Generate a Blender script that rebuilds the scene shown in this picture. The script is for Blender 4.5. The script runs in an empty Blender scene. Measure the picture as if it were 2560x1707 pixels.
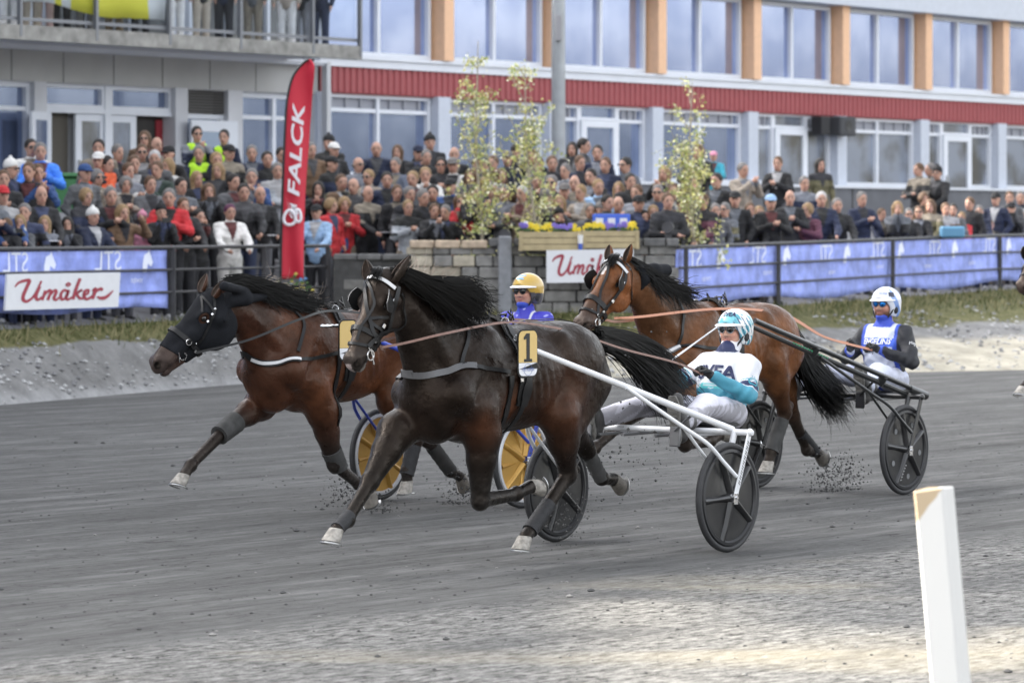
import bpy, bmesh, math, random
import numpy as np
import openvdb
from mathutils import Vector, Matrix
from mathutils.bvhtree import BVHTree

random.seed(7)
rng = np.random.default_rng(11)
sc = bpy.context.scene
col = sc.collection
R = math.radians

# ------------------------------------------------------------------ camera, sky, sun, exposure
CAMH = 2.08          # camera height above the track
FPX = 9387.0         # focal length in photo pixels (2560 wide)
HOR = 585.0          # horizon row in the photo
cam_d = bpy.data.cameras.new('camera')
cam = bpy.data.objects.new('camera', cam_d)
col.objects.link(cam)
cam.location = (0, 0, CAMH)
cam.rotation_euler = (R(90), 0, 0)
cam_d.sensor_width = 36
cam_d.lens = FPX / 2560 * 36
cam_d.shift_y = -(853.5 - HOR) / 2560
cam_d.clip_end = 3000
cam_d.dof.use_dof = True
cam_d.dof.focus_distance = 24.9
cam_d.dof.aperture_fstop = 4.2
sc.camera = cam
sc.cycles.use_denoising = True

SUN_EL, SUN_AZ = 28, -75      # azimuth clockwise from +Y
w = bpy.data.worlds.new('World'); sc.world = w; w.use_nodes = True
nt = w.node_tree
sky = nt.nodes.new('ShaderNodeTexSky'); sky.sky_type = 'NISHITA'; sky.sun_disc = False
sky.sun_elevation = R(SUN_EL); sky.sun_rotation = R(SUN_AZ)
sky.air_density = 1.0; sky.dust_density = 5.0; sky.ozone_density = 1.0
hs = nt.nodes.new('ShaderNodeHueSaturation'); hs.inputs['Saturation'].default_value = .22      # thin cloud: a paler sky
nt.links.new(sky.outputs[0], hs.inputs['Color']); nt.links.new(hs.outputs[0], nt.nodes['Background'].inputs[0])
nt.nodes['Background'].inputs[1].default_value = 0.15
sd = bpy.data.lights.new('sun', 'SUN'); so = bpy.data.objects.new('sun', sd); col.objects.link(so)
sd.energy = 2.3; sd.angle = R(1.2); sd.color = (1.0, 0.92, 0.78)
_d = Vector((math.sin(R(SUN_AZ)) * math.cos(R(SUN_EL)), math.cos(R(SUN_AZ)) * math.cos(R(SUN_EL)), math.sin(R(SUN_EL))))
so.rotation_euler = _d.to_track_quat('Z', 'Y').to_euler()
so.location = _d * 60
sc.view_settings.view_transform = 'Standard'
sc.view_settings.look = 'None'
sc.view_settings.exposure = 2.33
sc.view_settings.gamma = 1.0

# ------------------------------------------------------------------ materials
MATS = {}
def mat(name, color=(.5, .5, .5), rough=.6, metal=0., spec=.5, noise=0., nscale=8., bump=0., bscale=60., attr=False, objcol=False,
        coat=0., sheen=0., bdist=.01, tint=None, rvar=0.):
    """Principled material; base = constant / colour attribute / per-object colour, broken up by noise."""
    if name in MATS: return MATS[name]
    m = bpy.data.materials.new(name); m.use_nodes = True
    t = m.node_tree; n = t.nodes; L = t.links; p = n['Principled BSDF']
    p.inputs['Roughness'].default_value = rough
    p.inputs['Metallic'].default_value = metal
    p.inputs['Specular IOR Level'].default_value = spec
    p.inputs['Coat Weight'].default_value = coat
    p.inputs['Sheen Weight'].default_value = sheen
    if tint: p.inputs['Specular Tint'].default_value = (*tint, 1)
    src = None
    if attr:
        a = n.new('ShaderNodeAttribute'); a.attribute_name = 'Col'; src = a.outputs['Color']
    elif objcol:
        a = n.new('ShaderNodeObjectInfo'); src = a.outputs['Color']
    tc = n.new('ShaderNodeTexCoord')
    if noise > 0:
        nz = n.new('ShaderNodeTexNoise'); nz.inputs['Scale'].default_value = nscale; nz.inputs['Detail'].default_value = 5
        L.new(tc.outputs['Object'], nz.inputs['Vector'])
        mr = n.new('ShaderNodeMapRange'); mr.inputs[1].default_value = .3; mr.inputs[2].default_value = .7
        mr.inputs[3].default_value = 1 - noise; mr.inputs[4].default_value = 1 + noise
        L.new(nz.outputs['Fac'], mr.inputs[0])
        mx = n.new('ShaderNodeVectorMath'); mx.operation = 'SCALE'
        if src is not None: L.new(src, mx.inputs[0])
        else: mx.inputs[0].default_value = color[:3]
        L.new(mr.outputs[0], mx.inputs['Scale'])
        L.new(mx.outputs[0], p.inputs['Base Color'])
        if rvar:
            n2 = n.new('ShaderNodeTexNoise'); n2.inputs['Scale'].default_value = nscale * 2.3; n2.inputs['Detail'].default_value = 6; L.new(tc.outputs['Object'], n2.inputs['Vector'])
            r2 = n.new('ShaderNodeMapRange'); r2.inputs[1].default_value = .35; r2.inputs[2].default_value = .65; r2.inputs[3].default_value = rough - rvar; r2.inputs[4].default_value = rough + rvar
            L.new(n2.outputs['Fac'], r2.inputs[0]); L.new(r2.outputs[0], p.inputs['Roughness'])
    elif src is not None: L.new(src, p.inputs['Base Color'])
    else: p.inputs['Base Color'].default_value = (*color[:3], 1)
    if bump > 0:
        nb = n.new('ShaderNodeTexNoise'); nb.inputs['Scale'].default_value = bscale; nb.inputs['Detail'].default_value = 4
        L.new(tc.outputs['Object'], nb.inputs['Vector'])
        b = n.new('ShaderNodeBump'); b.inputs['Strength'].default_value = bump; b.inputs['Distance'].default_value = bdist
        L.new(nb.outputs['Fac'], b.inputs['Height']); L.new(b.outputs[0], p.inputs['Normal'])
    MATS[name] = m
    return m

# ------------------------------------------------------------------ objects
def tag(o, label=None, cat=None, group=None, kind=None):
    if label: o['label'] = label
    if cat: o['category'] = cat
    if group: o['group'] = group
    if kind: o['kind'] = kind
    return o
def empty(name, loc=(0, 0, 0), rz=0., parent=None):
    o = bpy.data.objects.new(name, None); col.objects.link(o)
    o.location = loc; o.rotation_euler = (0, 0, rz); o.empty_display_size = .2
    if parent: o.parent = parent
    return o
def mesh_from(name, V, F, mats=None, smooth=True, C=None, mi=None):
    me = bpy.data.meshes.new(name)
    if isinstance(F, np.ndarray):
        k = F.shape[1]
        me.vertices.add(len(V)); me.vertices.foreach_set('co', np.asarray(V, dtype=np.float32).ravel())
        me.loops.add(F.size); me.loops.foreach_set('vertex_index', F.astype(np.int32).ravel())
        me.polygons.add(len(F)); me.polygons.foreach_set('loop_start', np.arange(0, F.size, k, dtype=np.int32))
        me.update(calc_edges=True); me.validate()
    else:
        me.from_pydata([tuple(v) for v in V], [], F)
    if C is not None:
        a = me.color_attributes.new('Col', 'FLOAT_COLOR', 'POINT')
        a.data.foreach_set('color', np.concatenate([C, np.ones((len(C), 1))], 1).astype(np.float32).ravel())
    if mats:
        for m in (mats if isinstance(mats, (list, tuple)) else [mats]): me.materials.append(m)
    if mi is not None: me.polygons.foreach_set('material_index', np.asarray(mi, dtype=np.int32))
    me.polygons.foreach_set('use_smooth', [bool(smooth)] * len(me.polygons))
    me.update()
    return me
def obj(name, me, parent=None, loc=(0, 0, 0), rz=0.):
    o = bpy.data.objects.new(name, me); col.objects.link(o)
    if parent is not None: o.parent = parent
    o.location = loc
    if rz: o.rotation_euler = (0, 0, rz)
    return o
def nrm(v):
    v = np.asarray(v, float); return v / (np.linalg.norm(v) + 1e-12)
def basis(a, up=(0, 0, 1)):
    """rows: along, side, up' """
    a = nrm(a); s = np.cross(up, a)
    if np.linalg.norm(s) < 1e-4: s = np.cross((1, 0, 0), a)
    s = nrm(s); return a, s, np.cross(a, s)
def spline(pts, n=8):
    """Catmull-Rom through points"""
    P = np.array(pts, float)
    if len(P) == 2: return P[0] + (P[1] - P[0]) * np.linspace(0, 1, n + 1)[:, None]
    Q = np.vstack([2 * P[0] - P[1], P, 2 * P[-1] - P[-2]]); out = []
    for i in range(len(P) - 1):
        a, b, c, d = Q[i:i + 4]
        for t in np.linspace(0, 1, n, endpoint=False):
            out.append(.5 * ((2 * b) + (c - a) * t + (2 * a - 5 * b + 4 * c - d) * t * t + (3 * b - 3 * c + d - a) * t ** 3))
    out.append(P[-1]); return np.array(out)

class MB:
    """mesh collector: verts, faces, material indices"""
    def __init__(s): s.V = []; s.F = []; s.M = []
    def add(s, V, F, m=0):
        o = len(s.V); s.V += [tuple(map(float, v)) for v in V]; s.F += [tuple(i + o for i in f) for f in F]; s.M += [m] * len(F); return s
    def box(s, c, d, m=0, ax=None, bev=0.):
        c = np.array(c, float); h = np.array(d, float) / 2
        A = np.eye(3) if ax is None else np.array(ax, float)
        if bev <= 0:
            V = [c + A.T @ (h * (i, j, k)) for i in (-1, 1) for j in (-1, 1) for k in (-1, 1)]
            return s.add(V, [(0, 1, 3, 2), (4, 6, 7, 5), (0, 4, 5, 1), (2, 3, 7, 6), (0, 2, 6, 4), (1, 5, 7, 3)], m)
        b = min(bev, min(h) * .95); V = []; idx = {}
        for i in (-1, 1):
            for j in (-1, 1):
                for k in (-1, 1):
                    for e in range(3):
                        q = h - b; q = q.copy(); q[e] = h[e]; idx[(i, j, k, e)] = len(V); V.append(c + A.T @ (q * (i, j, k)))
        F = []
        for e in range(3):
            a, b2 = [x for x in range(3) if x != e]
            for sg in (-1, 1):
                f = []
                for (p, q) in ((-1, -1), (1, -1), (1, 1), (-1, 1)):
                    t = [0, 0, 0]; t[e] = sg; t[a] = p; t[b2] = q; f.append(idx[(*t, e)])
                F.append(tuple(f))
        for e in range(3):
            a, b2 = [x for x in range(3) if x != e]
            for p in (-1, 1):
                for q in (-1, 1):
                    t0 = [0, 0, 0]; t1 = [0, 0, 0]; t0[e] = -1; t1[e] = 1
                    t0[a] = t1[a] = p; t0[b2] = t1[b2] = q
                    F.append((idx[(*t0, a)], idx[(*t1, a)], idx[(*t1, b2)], idx[(*t0, b2)]))
        for i in (-1, 1):
            for j in (-1, 1):
                for k in (-1, 1): F.append(tuple(idx[(i, j, k, e)] for e in range(3)))
        return s.add(V, F, m)
    def tube(s, pts, r, n=8, m=0, cap=True, flat=1.0, up=(0, 0, 1)):
        P = [np.array(p, float) for p in pts]; rs = r if hasattr(r, '__len__') else [r] * len(P)
        V = []; prev = None
        for i, p in enumerate(P):
            a = P[min(i + 1, len(P) - 1)] - P[max(i - 1, 0)]
            a = nrm(a); 
            if prev is None: _, sd_, u = basis(a, up)
            else:
                u = prev - a * np.dot(prev, a); u = nrm(u); sd_ = np.cross(u, a)
            prev = u
            for k in range(n):
                t = 2 * math.pi * k / n; V.append(p + rs[i] * (math.cos(t) * sd_ * flat + math.sin(t) * u))
        F = [(i * n + k, i * n + (k + 1) % n, (i + 1) * n + (k + 1) % n, (i + 1) * n + k) for i in range(len(P) - 1) for k in range(n)]
        if cap: F += [tuple(range(n - 1, -1, -1)), tuple((len(P) - 1) * n + k for k in range(n))]
        return s.add(V, F, m)
    def lathe(s, prof, c=(0, 0, 0), axis=(0, 0, 1), n=24, m=0, up=None, sx=1.0, cap=True):
        """prof: (r, h) pairs along axis"""
        a, u, v = basis(axis, up if up is not None else ((0, 0, 1) if abs(nrm(axis)[2]) < .9 else (1, 0, 0))); c = np.array(c, float); V = []
        for r, h in prof:
            for k in range(n):
                t = 2 * math.pi * k / n; V.append(c + a * h + r * (math.cos(t) * u * sx + math.sin(t) * v))
        q = len(prof)
        F = [(i * n + k, i * n + (k + 1) % n, (i + 1) * n + (k + 1) % n, (i + 1) * n + k) for i in range(q - 1) for k in range(n)]
        if cap and prof[0][0] > 1e-6: F.append(tuple(range(n - 1, -1, -1)))
        if cap and prof[-1][0] > 1e-6: F.append(tuple((q - 1) * n + k for k in range(n)))
        return s.add(V, F, m)
    def torus(s, c, axis, Rr, r, n=40, k=10, m=0, sx=1.0):
        prof = [(Rr + r * math.cos(2 * math.pi * i / k), sx * r * math.sin(2 * math.pi * i / k)) for i in range(k + 1)]
        a, u, v = basis(axis, (0, 0, 1) if abs(nrm(axis)[2]) < .9 else (1, 0, 0)); V = []; c = np.array(c, float)
        for rr, h in prof[:-1]:
            for j in range(n):
                t = 2 * math.pi * j / n; V.append(c + a * h + rr * (math.cos(t) * u + math.sin(t) * v))
        F = [(i * n + j, i * n + (j + 1) % n, ((i + 1) % k) * n + (j + 1) % n, ((i + 1) % k) * n + j) for i in range(k) for j in range(n)]
        return s.add(V, F, m)
    def ball(s, c, r, n=12, m=0, rad=None):
        rad = rad or (r, r, r); q = n // 2; V = []; c = np.array(c, float)
        for i in range(q + 1):
            p = math.pi * i / q
            for j in range(n):
                t = 2 * math.pi * j / n
                V.append(c + np.array((rad[0] * math.sin(p) * math.cos(t), rad[1] * math.sin(p) * math.sin(t), rad[2] * math.cos(p))))
        F = [(i * n + j, (i + 1) * n + j, (i + 1) * n + (j + 1) % n, i * n + (j + 1) % n) for i in range(q) for j in range(n)]
        return s.add(V, F, m)
    def ribbon(s, P, N, wd, th=.004, m=0):
        """strap: flat band along P, lying on normals N"""
        P = np.array(P); N = np.array(N); V = []; n = len(P)
        for i in range(n):
            a = nrm(P[min(i + 1, n - 1)] - P[max(i - 1, 0)]); nn = nrm(N[i] - a * np.dot(N[i], a)); sd_ = np.cross(a, nn)
            ww = wd if not hasattr(wd, '__len__') else wd[i]
            for (x, y) in ((-1, 0), (1, 0), (1, 1), (-1, 1)): V.append(P[i] + sd_ * x * ww / 2 + nn * y * th)
        F = [(i * 4 + k, i * 4 + (k + 1) % 4, (i + 1) * 4 + (k + 1) % 4, (i + 1) * 4 + k) for i in range(n - 1) for k in range(4)]
        F += [(3, 2, 1, 0), tuple((n - 1) * 4 + k for k in range(4))]
        return s.add(V, F, m)
    def build(s, name, mats, parent=None, smooth=False, loc=(0, 0, 0), rz=0.):
        me = mesh_from(name, s.V, s.F, mats, smooth, mi=s.M)
        if smooth:
            try: me.set_sharp_from_angle(angle=R(45))
            except Exception: pass
        return obj(name, me, parent, loc, rz)

# ------------------------------------------------------------------ implicit modelling: blended tapered limbs -> one continuous mesh
class Blob:
    def __init__(s): s.P = []
    def cap(s, a, b, ra, rb=None, k=.03, flat=None, c=(.5, .5, .5), sub=False):
        s.P.append(('c', np.array(a, float), np.array(b, float), ra, ra if rb is None else rb, k, flat, c, sub)); return s
    def chain(s, pts, rs, k=.03, flat=None, c=(.5, .5, .5)):
        for i in range(len(pts) - 1): s.cap(pts[i], pts[i + 1], rs[i], rs[i + 1], k, flat, c)
        return s
    def ell(s, c0, r, A=None, k=.03, c=(.5, .5, .5), sub=False):
        s.P.append(('e', np.array(c0, float), np.array(r, float), np.eye(3) if A is None else np.array(A, float), None, k, None, c, sub)); return s
    def cut(s, p, n):
        s.P.append(('h', np.array(p, float), nrm(n), 0, 0, .004, None, None, False)); return s
    @staticmethod
    def dist(p, X):
        if p[0] == 'c':
            _, a, b, ra, rb = p[:5]; ba = b - a; L2 = ba @ ba
            t = np.clip(((X - a) @ ba) / (L2 + 1e-12), 0, 1); v = X - a - t[..., None] * ba
            if p[6] is not None:
                ax, q = p[6]; ax = nrm(ax); pr = v @ ax; v = v + (pr * (q - 1))[..., None] * ax
            return np.sqrt((v * v).sum(-1)) - (ra + (rb - ra) * t)
        if p[0] == 'e':
            _, c0, r, A = p[:4]; v = (X - c0) @ A.T; k0 = np.sqrt(((v / r) ** 2).sum(-1)); k1 = np.sqrt(((v / r ** 2) ** 2).sum(-1))
            return k0 * (k0 - 1) / (k1 + 1e-9)
        return (X - p[1]) @ p[2]
    def bounds(s, p):
        if p[0] == 'c':
            m = max(p[3], p[4]); return np.minimum(p[1], p[2]) - m, np.maximum(p[1], p[2]) + m
        e = np.abs(p[3].T) @ p[2]; return p[1] - e, p[1] + e
    def mesh(s, vox, name='body', mats=None, smooth_it=1, colors=True, colfn=None, tau=.02, raw=False):
        lo = np.min([s.bounds(p)[0] for p in s.P if p[0] != 'h' and not p[8]], 0) - 3 * vox
        hi = np.max([s.bounds(p)[1] for p in s.P if p[0] != 'h' and not p[8]], 0) + 3 * vox
        n = np.ceil((hi - lo) / vox).astype(int) + 1
        D = np.full(n, 1.0, np.float32)
        for p in s.P:
            k = p[5]
            if p[0] == 'h':
                X = np.stack(np.meshgrid(*[lo[i] + vox * np.arange(n[i]) for i in range(3)], indexing='ij'), -1)
                D[:] = np.maximum(D, s.dist(p, X)); continue
            b0, b1 = s.bounds(p); pad = k + 3 * vox
            i0 = np.maximum(((b0 - pad - lo) / vox).astype(int), 0); i1 = np.minimum(((b1 + pad - lo) / vox).astype(int) + 2, n)
            if (i1 <= i0).any(): continue
            X = np.stack(np.meshgrid(*[lo[i] + vox * np.arange(i0[i], i1[i]) for i in range(3)], indexing='ij'), -1)
            d = s.dist(p, X).astype(np.float32); sl = tuple(slice(i0[i], i1[i]) for i in range(3)); o = D[sl]
            if p[8]: d = -d; h = np.maximum(k - np.abs(o - d), 0) / k; D[sl] = np.maximum(o, d) + h * h * k * .25
            else: h = np.maximum(k - np.abs(o - d), 0) / k; D[sl] = np.minimum(o, d) - h * h * k * .25
        g = openvdb.FloatGrid(); g.background = 3.0
        g.copyFromArray(np.clip(D / vox, -3, 3).astype(np.float32)); V, Q = g.convertToQuads(0.0)
        V = np.array(V, float) * vox + lo; Q = np.array(Q)
        a, b, c_, d_ = [V[Q[:, i]] for i in range(4)]
        if (np.cross(b - a, c_ - a) * a).sum() + (np.cross(c_ - a, d_ - a) * a).sum() < 0: Q = Q[:, ::-1].copy()
        for _ in range(smooth_it):
            S = np.zeros_like(V); cnt = np.zeros(len(V))
            for i in range(4):
                j = (i + 1) % 4
                np.add.at(S, Q[:, i], V[Q[:, j]]); np.add.at(S, Q[:, j], V[Q[:, i]]); np.add.at(cnt, Q[:, i], 1); np.add.at(cnt, Q[:, j], 1)
            V = V * .5 + .5 * S / np.maximum(cnt, 1)[:, None]
        C = None
        if colors:
            W = np.zeros(len(V)); C = np.zeros((len(V), 3))
            for p in s.P:
                if p[0] == 'h' or p[8]: continue
                w_ = np.exp(-np.clip(s.dist(p, V), -.05, 1) / tau); W += w_; C += w_[:, None] * np.array(p[7])
            C /= (W[:, None] + 1e-30)
            if colfn is not None: C = colfn(V, C)
        if raw: return V, Q, C
        return mesh_from(name, V, Q, mats, True, C), V, Q

def bvh(V, Q): return BVHTree.FromPolygons([tuple(v) for v in V], [tuple(int(i) for i in q) for q in Q])
def snap(B, pts, off=.004):
    P = []; N = []
    for p in pts:
        l, n, _, _ = B.find_nearest(Vector(p)); P.append(np.array(l) + np.array(n) * off); N.append(np.array(n))
    N = np.array(N); P = np.array(P)
    if len(N) > 6:
        for _ in range(5): P[1:-1] = P[1:-1] * .5 + (P[:-2] + P[2:]) * .25
        for i in range(len(P)):
            l, n, _, _ = B.find_nearest(Vector(P[i])); dd_ = (P[i] - np.array(l)) @ np.array(n)
            if dd_ < off: P[i] += np.array(n) * (off - dd_)
    if len(N) > 4:
        for _ in range(2): N[1:-1] = (N[:-2] + N[1:-1] + N[2:]) / 3
    return np.array(P), N
def loop_on(B, c, u, v, rad=1.2, a0=0, a1=360, n=48, off=.006, zmin=.70):
    """closed strap: rays shot inwards in the plane (u, v) round c"""
    P = []; N = []
    for t in np.linspace(R(a0), R(a1), n):
        d = math.cos(t) * np.array(u) + math.sin(t) * np.array(v); o = np.array(c) + d * rad
        l, nn, _, _ = B.ray_cast(Vector(o), Vector(-d))
        if l is not None and l[2] > zmin: P.append(np.array(l) + np.array(nn) * off); N.append(np.array(nn))
    return np.array(P), np.array(N)

# ------------------------------------------------------------------ text as mesh data
def text_geo(body, size=1., shear=0., extrude=0., bold=0., space=1., fine=False):
    cu = bpy.data.curves.new('t', 'FONT'); cu.body = body; cu.size = size; cu.shear = shear; cu.align_x = 'CENTER'; cu.align_y = 'CENTER'
    cu.offset = bold; cu.extrude = extrude; cu.resolution_u = 3; cu.space_character = space
    o = bpy.data.objects.new('t', cu); me = o.to_mesh()
    bm = bmesh.new(); bm.from_mesh(me); bmesh.ops.triangulate(bm, faces=bm.faces)
    for _ in range(3 if fine else 0):
        ed = [e for e in bm.edges if e.calc_length() > size * .14]
        if ed: bmesh.ops.subdivide_edges(bm, edges=ed, cuts=1); bmesh.ops.triangulate(bm, faces=bm.faces)
    bm.verts.index_update(); V = np.array([v.co[:] for v in bm.verts]); F = [tuple(v.index for v in f.verts) for f in bm.faces]; bm.free()
    o.to_mesh_clear(); bpy.data.objects.remove(o); bpy.data.curves.remove(cu)
    return V, F
def text_on(mb, body, c, ux, uy, size, m=0, B=None, off=.003, wid=None, **kw):
    """lay lettering on plane (ux, uy) at c; with B snapped on a surface along the plane normal"""
    V, F = text_geo(body, size, fine=B is not None, **kw); ux = nrm(ux); uy = nrm(uy); nn = np.cross(ux, uy); c = np.array(c, float); out = []
    if wid: V[:, 0] *= wid / max(V[:, 0].max() - V[:, 0].min(), 1e-6)
    for x, y, z in V:
        p = c + ux * x + uy * y
        if B is not None:
            l, n_, _, _ = B.ray_cast(Vector(p + nn * .06), Vector(-nn))
            if l is None or abs((np.array(l) - p) @ nn) > .2: l, n_, _, _ = B.find_nearest(Vector(p))
            p = np.array(l) + np.array(n_) * off
        else: p = p + nn * (off + z)
        out.append(p)
    mb.add(out, F, m)
def strands(guides, n, jit=.01, r=.003, seg=12, seed=1, wave=.0, dt=0.):
    """hair: strands interpolated between guide polylines (root to tip)"""
    g = np.random.default_rng(seed); G = [spline(q, 6) for q in guides]
    L = min(len(q) for q in G); ts = np.linspace(0, 1, seg)
    G = [np.stack([np.interp(ts * (len(q) - 1), np.arange(len(q)), q[:, k]) for k in range(3)], 1) for q in G]
    mb = MB()
    for _ in range(n):
        if len(G) > 1:
            i = g.integers(0, len(G) - 1); t = g.random(); P = G[i] * (1 - t) + G[i + 1] * t
        else: P = G[0].copy()
        j0 = g.normal(0, jit, 3); j1 = g.normal(0, jit * 3.5, 3); ph = g.random(3) * 6.28; fr = g.uniform(3, 7)
        e = g.uniform(.62, 1.0)
        P = P + j0 + j1 * (ts[:, None] ** 1.5) + wave * (ts[:, None]) * np.sin(fr * ts[:, None] + ph)
        P = np.stack([np.interp(ts * e * (seg - 1), np.arange(seg), P[:, k]) for k in range(3)], 1)
        rr = r * g.uniform(.6, 1.3) * (1 - .85 * ts ** 2)
        mb.tube(P, rr, 3, cap=False)
    return mb

class Rig:
    """horse-and-cart frame: x forward, y to the horse's left, z up; origin on the ground between the wheels"""
    RZ = math.atan2(-.8, -.6)
    def __init__(s, cx, cy): s.cx = cx; s.cy = cy
    def K(s, px, py, l=0.):
        u = (px - 1280) / FPX; f = (s.cx + .8 * l - u * (s.cy - .6 * l)) / (.6 - .8 * u)
        Y = s.cy - .8 * f - .6 * l; return np.array((f, l, CAMH - (py - HOR) / FPX * Y))
def world_at(px, py, Y): return np.array(((px - 1280) / FPX * Y, Y, CAMH - (py - HOR) / FPX * Y))
# ================================================================== SETTING
EDGE = np.array([(-14, 30), (-6.2, 45.7), (-3.7, 52.3), (3.4, 55.3), (7.8, 57.4), (20, 63), (60, 95)], float)
FENCE = np.array([(-14, 34), (-6.55, 48), (-2.66, 57), (2.49, 56), (9.03, 69.5), (14, 80), (60, 175)], float)
HF = np.array([(-14, .8), (-6.55, .85), (-2.66, .9), (2.49, .9), (9.03, 1.04), (14, 1.1), (60, 1.2)], float)
edgeY = lambda X: np.interp(X, EDGE[:, 0], EDGE[:, 1])
fenceY = lambda X: np.interp(X, FENCE[:, 0], FENCE[:, 1])
hfz = lambda X: np.interp(X, HF[:, 0], HF[:, 1])
def ground_z(X, Y):
    X = np.asarray(X, float); Y = np.asarray(Y, float); e = edgeY(X); f = fenceY(X) - .3; h = hfz(X)
    t = np.clip((Y - e) / np.maximum(f - e, .5), 0, 1); s_ = np.clip((Y - f - 2.2) / 9.5, 0, 1)
    return np.where(Y < f, h * t ** .9, h + (2.42 - h) * s_)

def sand_mat(name, kind):
    m = bpy.data.materials.new(name); m.use_nodes = True; t = m.node_tree; n = t.nodes; L = t.links; p = n['Principled BSDF']
    p.inputs['Roughness'].default_value = .95; p.inputs['Specular IOR Level'].default_value = .15
    geo = n.new('ShaderNodeNewGeometry')
    rot = n.new('ShaderNodeVectorRotate'); rot.rotation_type = 'Z_AXIS'; rot.inputs['Angle'].default_value = -math.atan2(.8, .6)
    L.new(geo.outputs['Position'], rot.inputs['Vector'])            # x' along the running direction
    def noise(scale, sxyz, detail=6, rough=.6, src=None):
        mp = n.new('ShaderNodeMapping'); mp.inputs['Scale'].default_value = sxyz; L.new(src or rot.outputs[0], mp.inputs['Vector'])
        z = n.new('ShaderNodeTexNoise'); z.inputs['Scale'].default_value = scale; z.inputs['Detail'].default_value = detail
        z.inputs['Roughness'].default_value = rough; L.new(mp.outputs[0], z.inputs['Vector']); return z.outputs['Fac']
    def ramp(f, a, b, lo=0., hi=1.):
        r = n.new('ShaderNodeMapRange'); r.inputs[1].default_value = a; r.inputs[2].default_value = b
        r.inputs[3].default_value = lo; r.inputs[4].default_value = hi; L.new(f, r.inputs[0]); return r.outputs[0]
    def mix(f, a, b):
        x = n.new('ShaderNodeMix'); x.data_type = 'RGBA'
        L.new(f, x.inputs['Factor'])
        for i, v in ((6, a), (7, b)):
            if isinstance(v, tuple): x.inputs[i].default_value = (*v, 1)
            else: L.new(v, x.inputs[i])
        return x.outputs[2]
    def math_(op, a, b):
        x = n.new('ShaderNodeMath'); x.operation = op
        for i, v in ((0, a), (1, b)):
            if isinstance(v, (int, float)): x.inputs[i].default_value = v
            else: L.new(v, x.inputs[i])
        return x.outputs[0]
    if kind == 'track':
        streak = noise(2.2, (.06, 1, 1), 8, .72); mott = noise(3.0, (.35, 1, 1), 8, .7); fine = noise(20, (.45, 1, 1), 7, .8)
        lines = noise(2.1, (.018, 1, 1), 6, .6)
        c = mix(ramp(streak, .35, .68), (.085, .084, .082), (.200, .199, .195))
        st2 = noise(7, (.13, 1, 1), 7, .75); vs = n.new('ShaderNodeVectorMath'); vs.operation = 'SCALE'; L.new(c, vs.inputs[0]); L.new(ramp(st2, .34, .66, .66, 1.34), vs.inputs['Scale']); c = vs.outputs[0]
        c = mix(ramp(mott, .46, .60), c, mix(ramp(fine, .3, .7), (.062, .061, .060), (.175, .174, .170)))
        c = mix(ramp(lines, .60, .66, 0, .5), c, (.215, .214, .210))
        clod = noise(5.5, (.4, 1, 1), 8, .82); c = mix(ramp(clod, .575, .64, 0, .85), c, (.036, .035, .035))
        # lighter gravel on the near side of the running line
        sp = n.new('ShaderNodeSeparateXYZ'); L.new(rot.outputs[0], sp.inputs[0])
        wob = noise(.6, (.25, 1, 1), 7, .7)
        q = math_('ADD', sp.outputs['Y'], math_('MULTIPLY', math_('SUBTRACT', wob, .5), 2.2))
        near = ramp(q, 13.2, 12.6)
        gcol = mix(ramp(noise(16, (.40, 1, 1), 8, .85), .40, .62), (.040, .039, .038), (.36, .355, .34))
        sun_patch = ramp(noise(.42, (.35, 1, 1), 4, .55, geo.outputs['Position']), .56, .68, 0, .5)  # warm patches stand for sunlight, put into the gravel colour
        gcol = mix(sun_patch, gcol, (.40, .36, .27))
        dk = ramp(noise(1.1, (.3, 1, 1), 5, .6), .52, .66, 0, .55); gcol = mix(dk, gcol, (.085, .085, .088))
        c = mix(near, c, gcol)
        L.new(c, p.inputs['Base Color'])
        bf = math_('ADD', math_('MULTIPLY', fine, .35), math_('ADD', math_('MULTIPLY', mott, .5), math_('MULTIPLY', streak, .25)))
        b = n.new('ShaderNodeBump'); b.inputs['Strength'].default_value = .9; b.inputs['Distance'].default_value = .09; L.new(bf, b.inputs['Height'])
        L.new(b.outputs[0], p.inputs['Normal'])
    else:
        a = n.new('ShaderNodeAttribute'); a.attribute_name = 'Col'
        f1 = noise(1.6, (1, 1, 1), 8, .75, geo.outputs['Position']); f2 = noise(.5, (.6, 1, 1), 5, .6)
        sc_ = ramp(f1, .3, .7, .62, 1.4); v = n.new('ShaderNodeVectorMath'); v.operation = 'SCALE'; L.new(a.outputs['Color'], v.inputs[0]); L.new(sc_, v.inputs['Scale'])
        a2 = n.new('ShaderNodeAttribute'); a2.attribute_name = 'Grass'
        g = noise(1.1, (.7, 1, 1), 7, .7); gm = math_('MULTIPLY', a2.outputs['Fac'], 1.0)
        gmask = ramp(math_('ADD', gm, math_('SUBTRACT', g, .5)), .42, .6)
        gc = mix(ramp(noise(5, (1, 1, 1), 6, .8, geo.outputs['Position']), .35, .65), (.055, .06, .018), (.19, .18, .09))
        L.new(mix(gmask, v.outputs[0], gc), p.inputs['Base Color'])
        b = n.new('ShaderNodeBump'); b.inputs['Strength'].default_value = .8; b.inputs['Distance'].default_value = .12; L.new(f1, b.inputs['Height'])
        L.new(b.outputs[0], p.inputs['Normal'])
    return m

# track: one sheet to the horizon
V = [(-900, -60, 0), (900, -60, 0), (900, 1500, 0), (-900, 1500, 0)]
o = obj('track', mesh_from('track', V, [(0, 1, 2, 3)], sand_mat('track_sand', 'track'), False)); tag(o, kind='structure')
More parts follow.
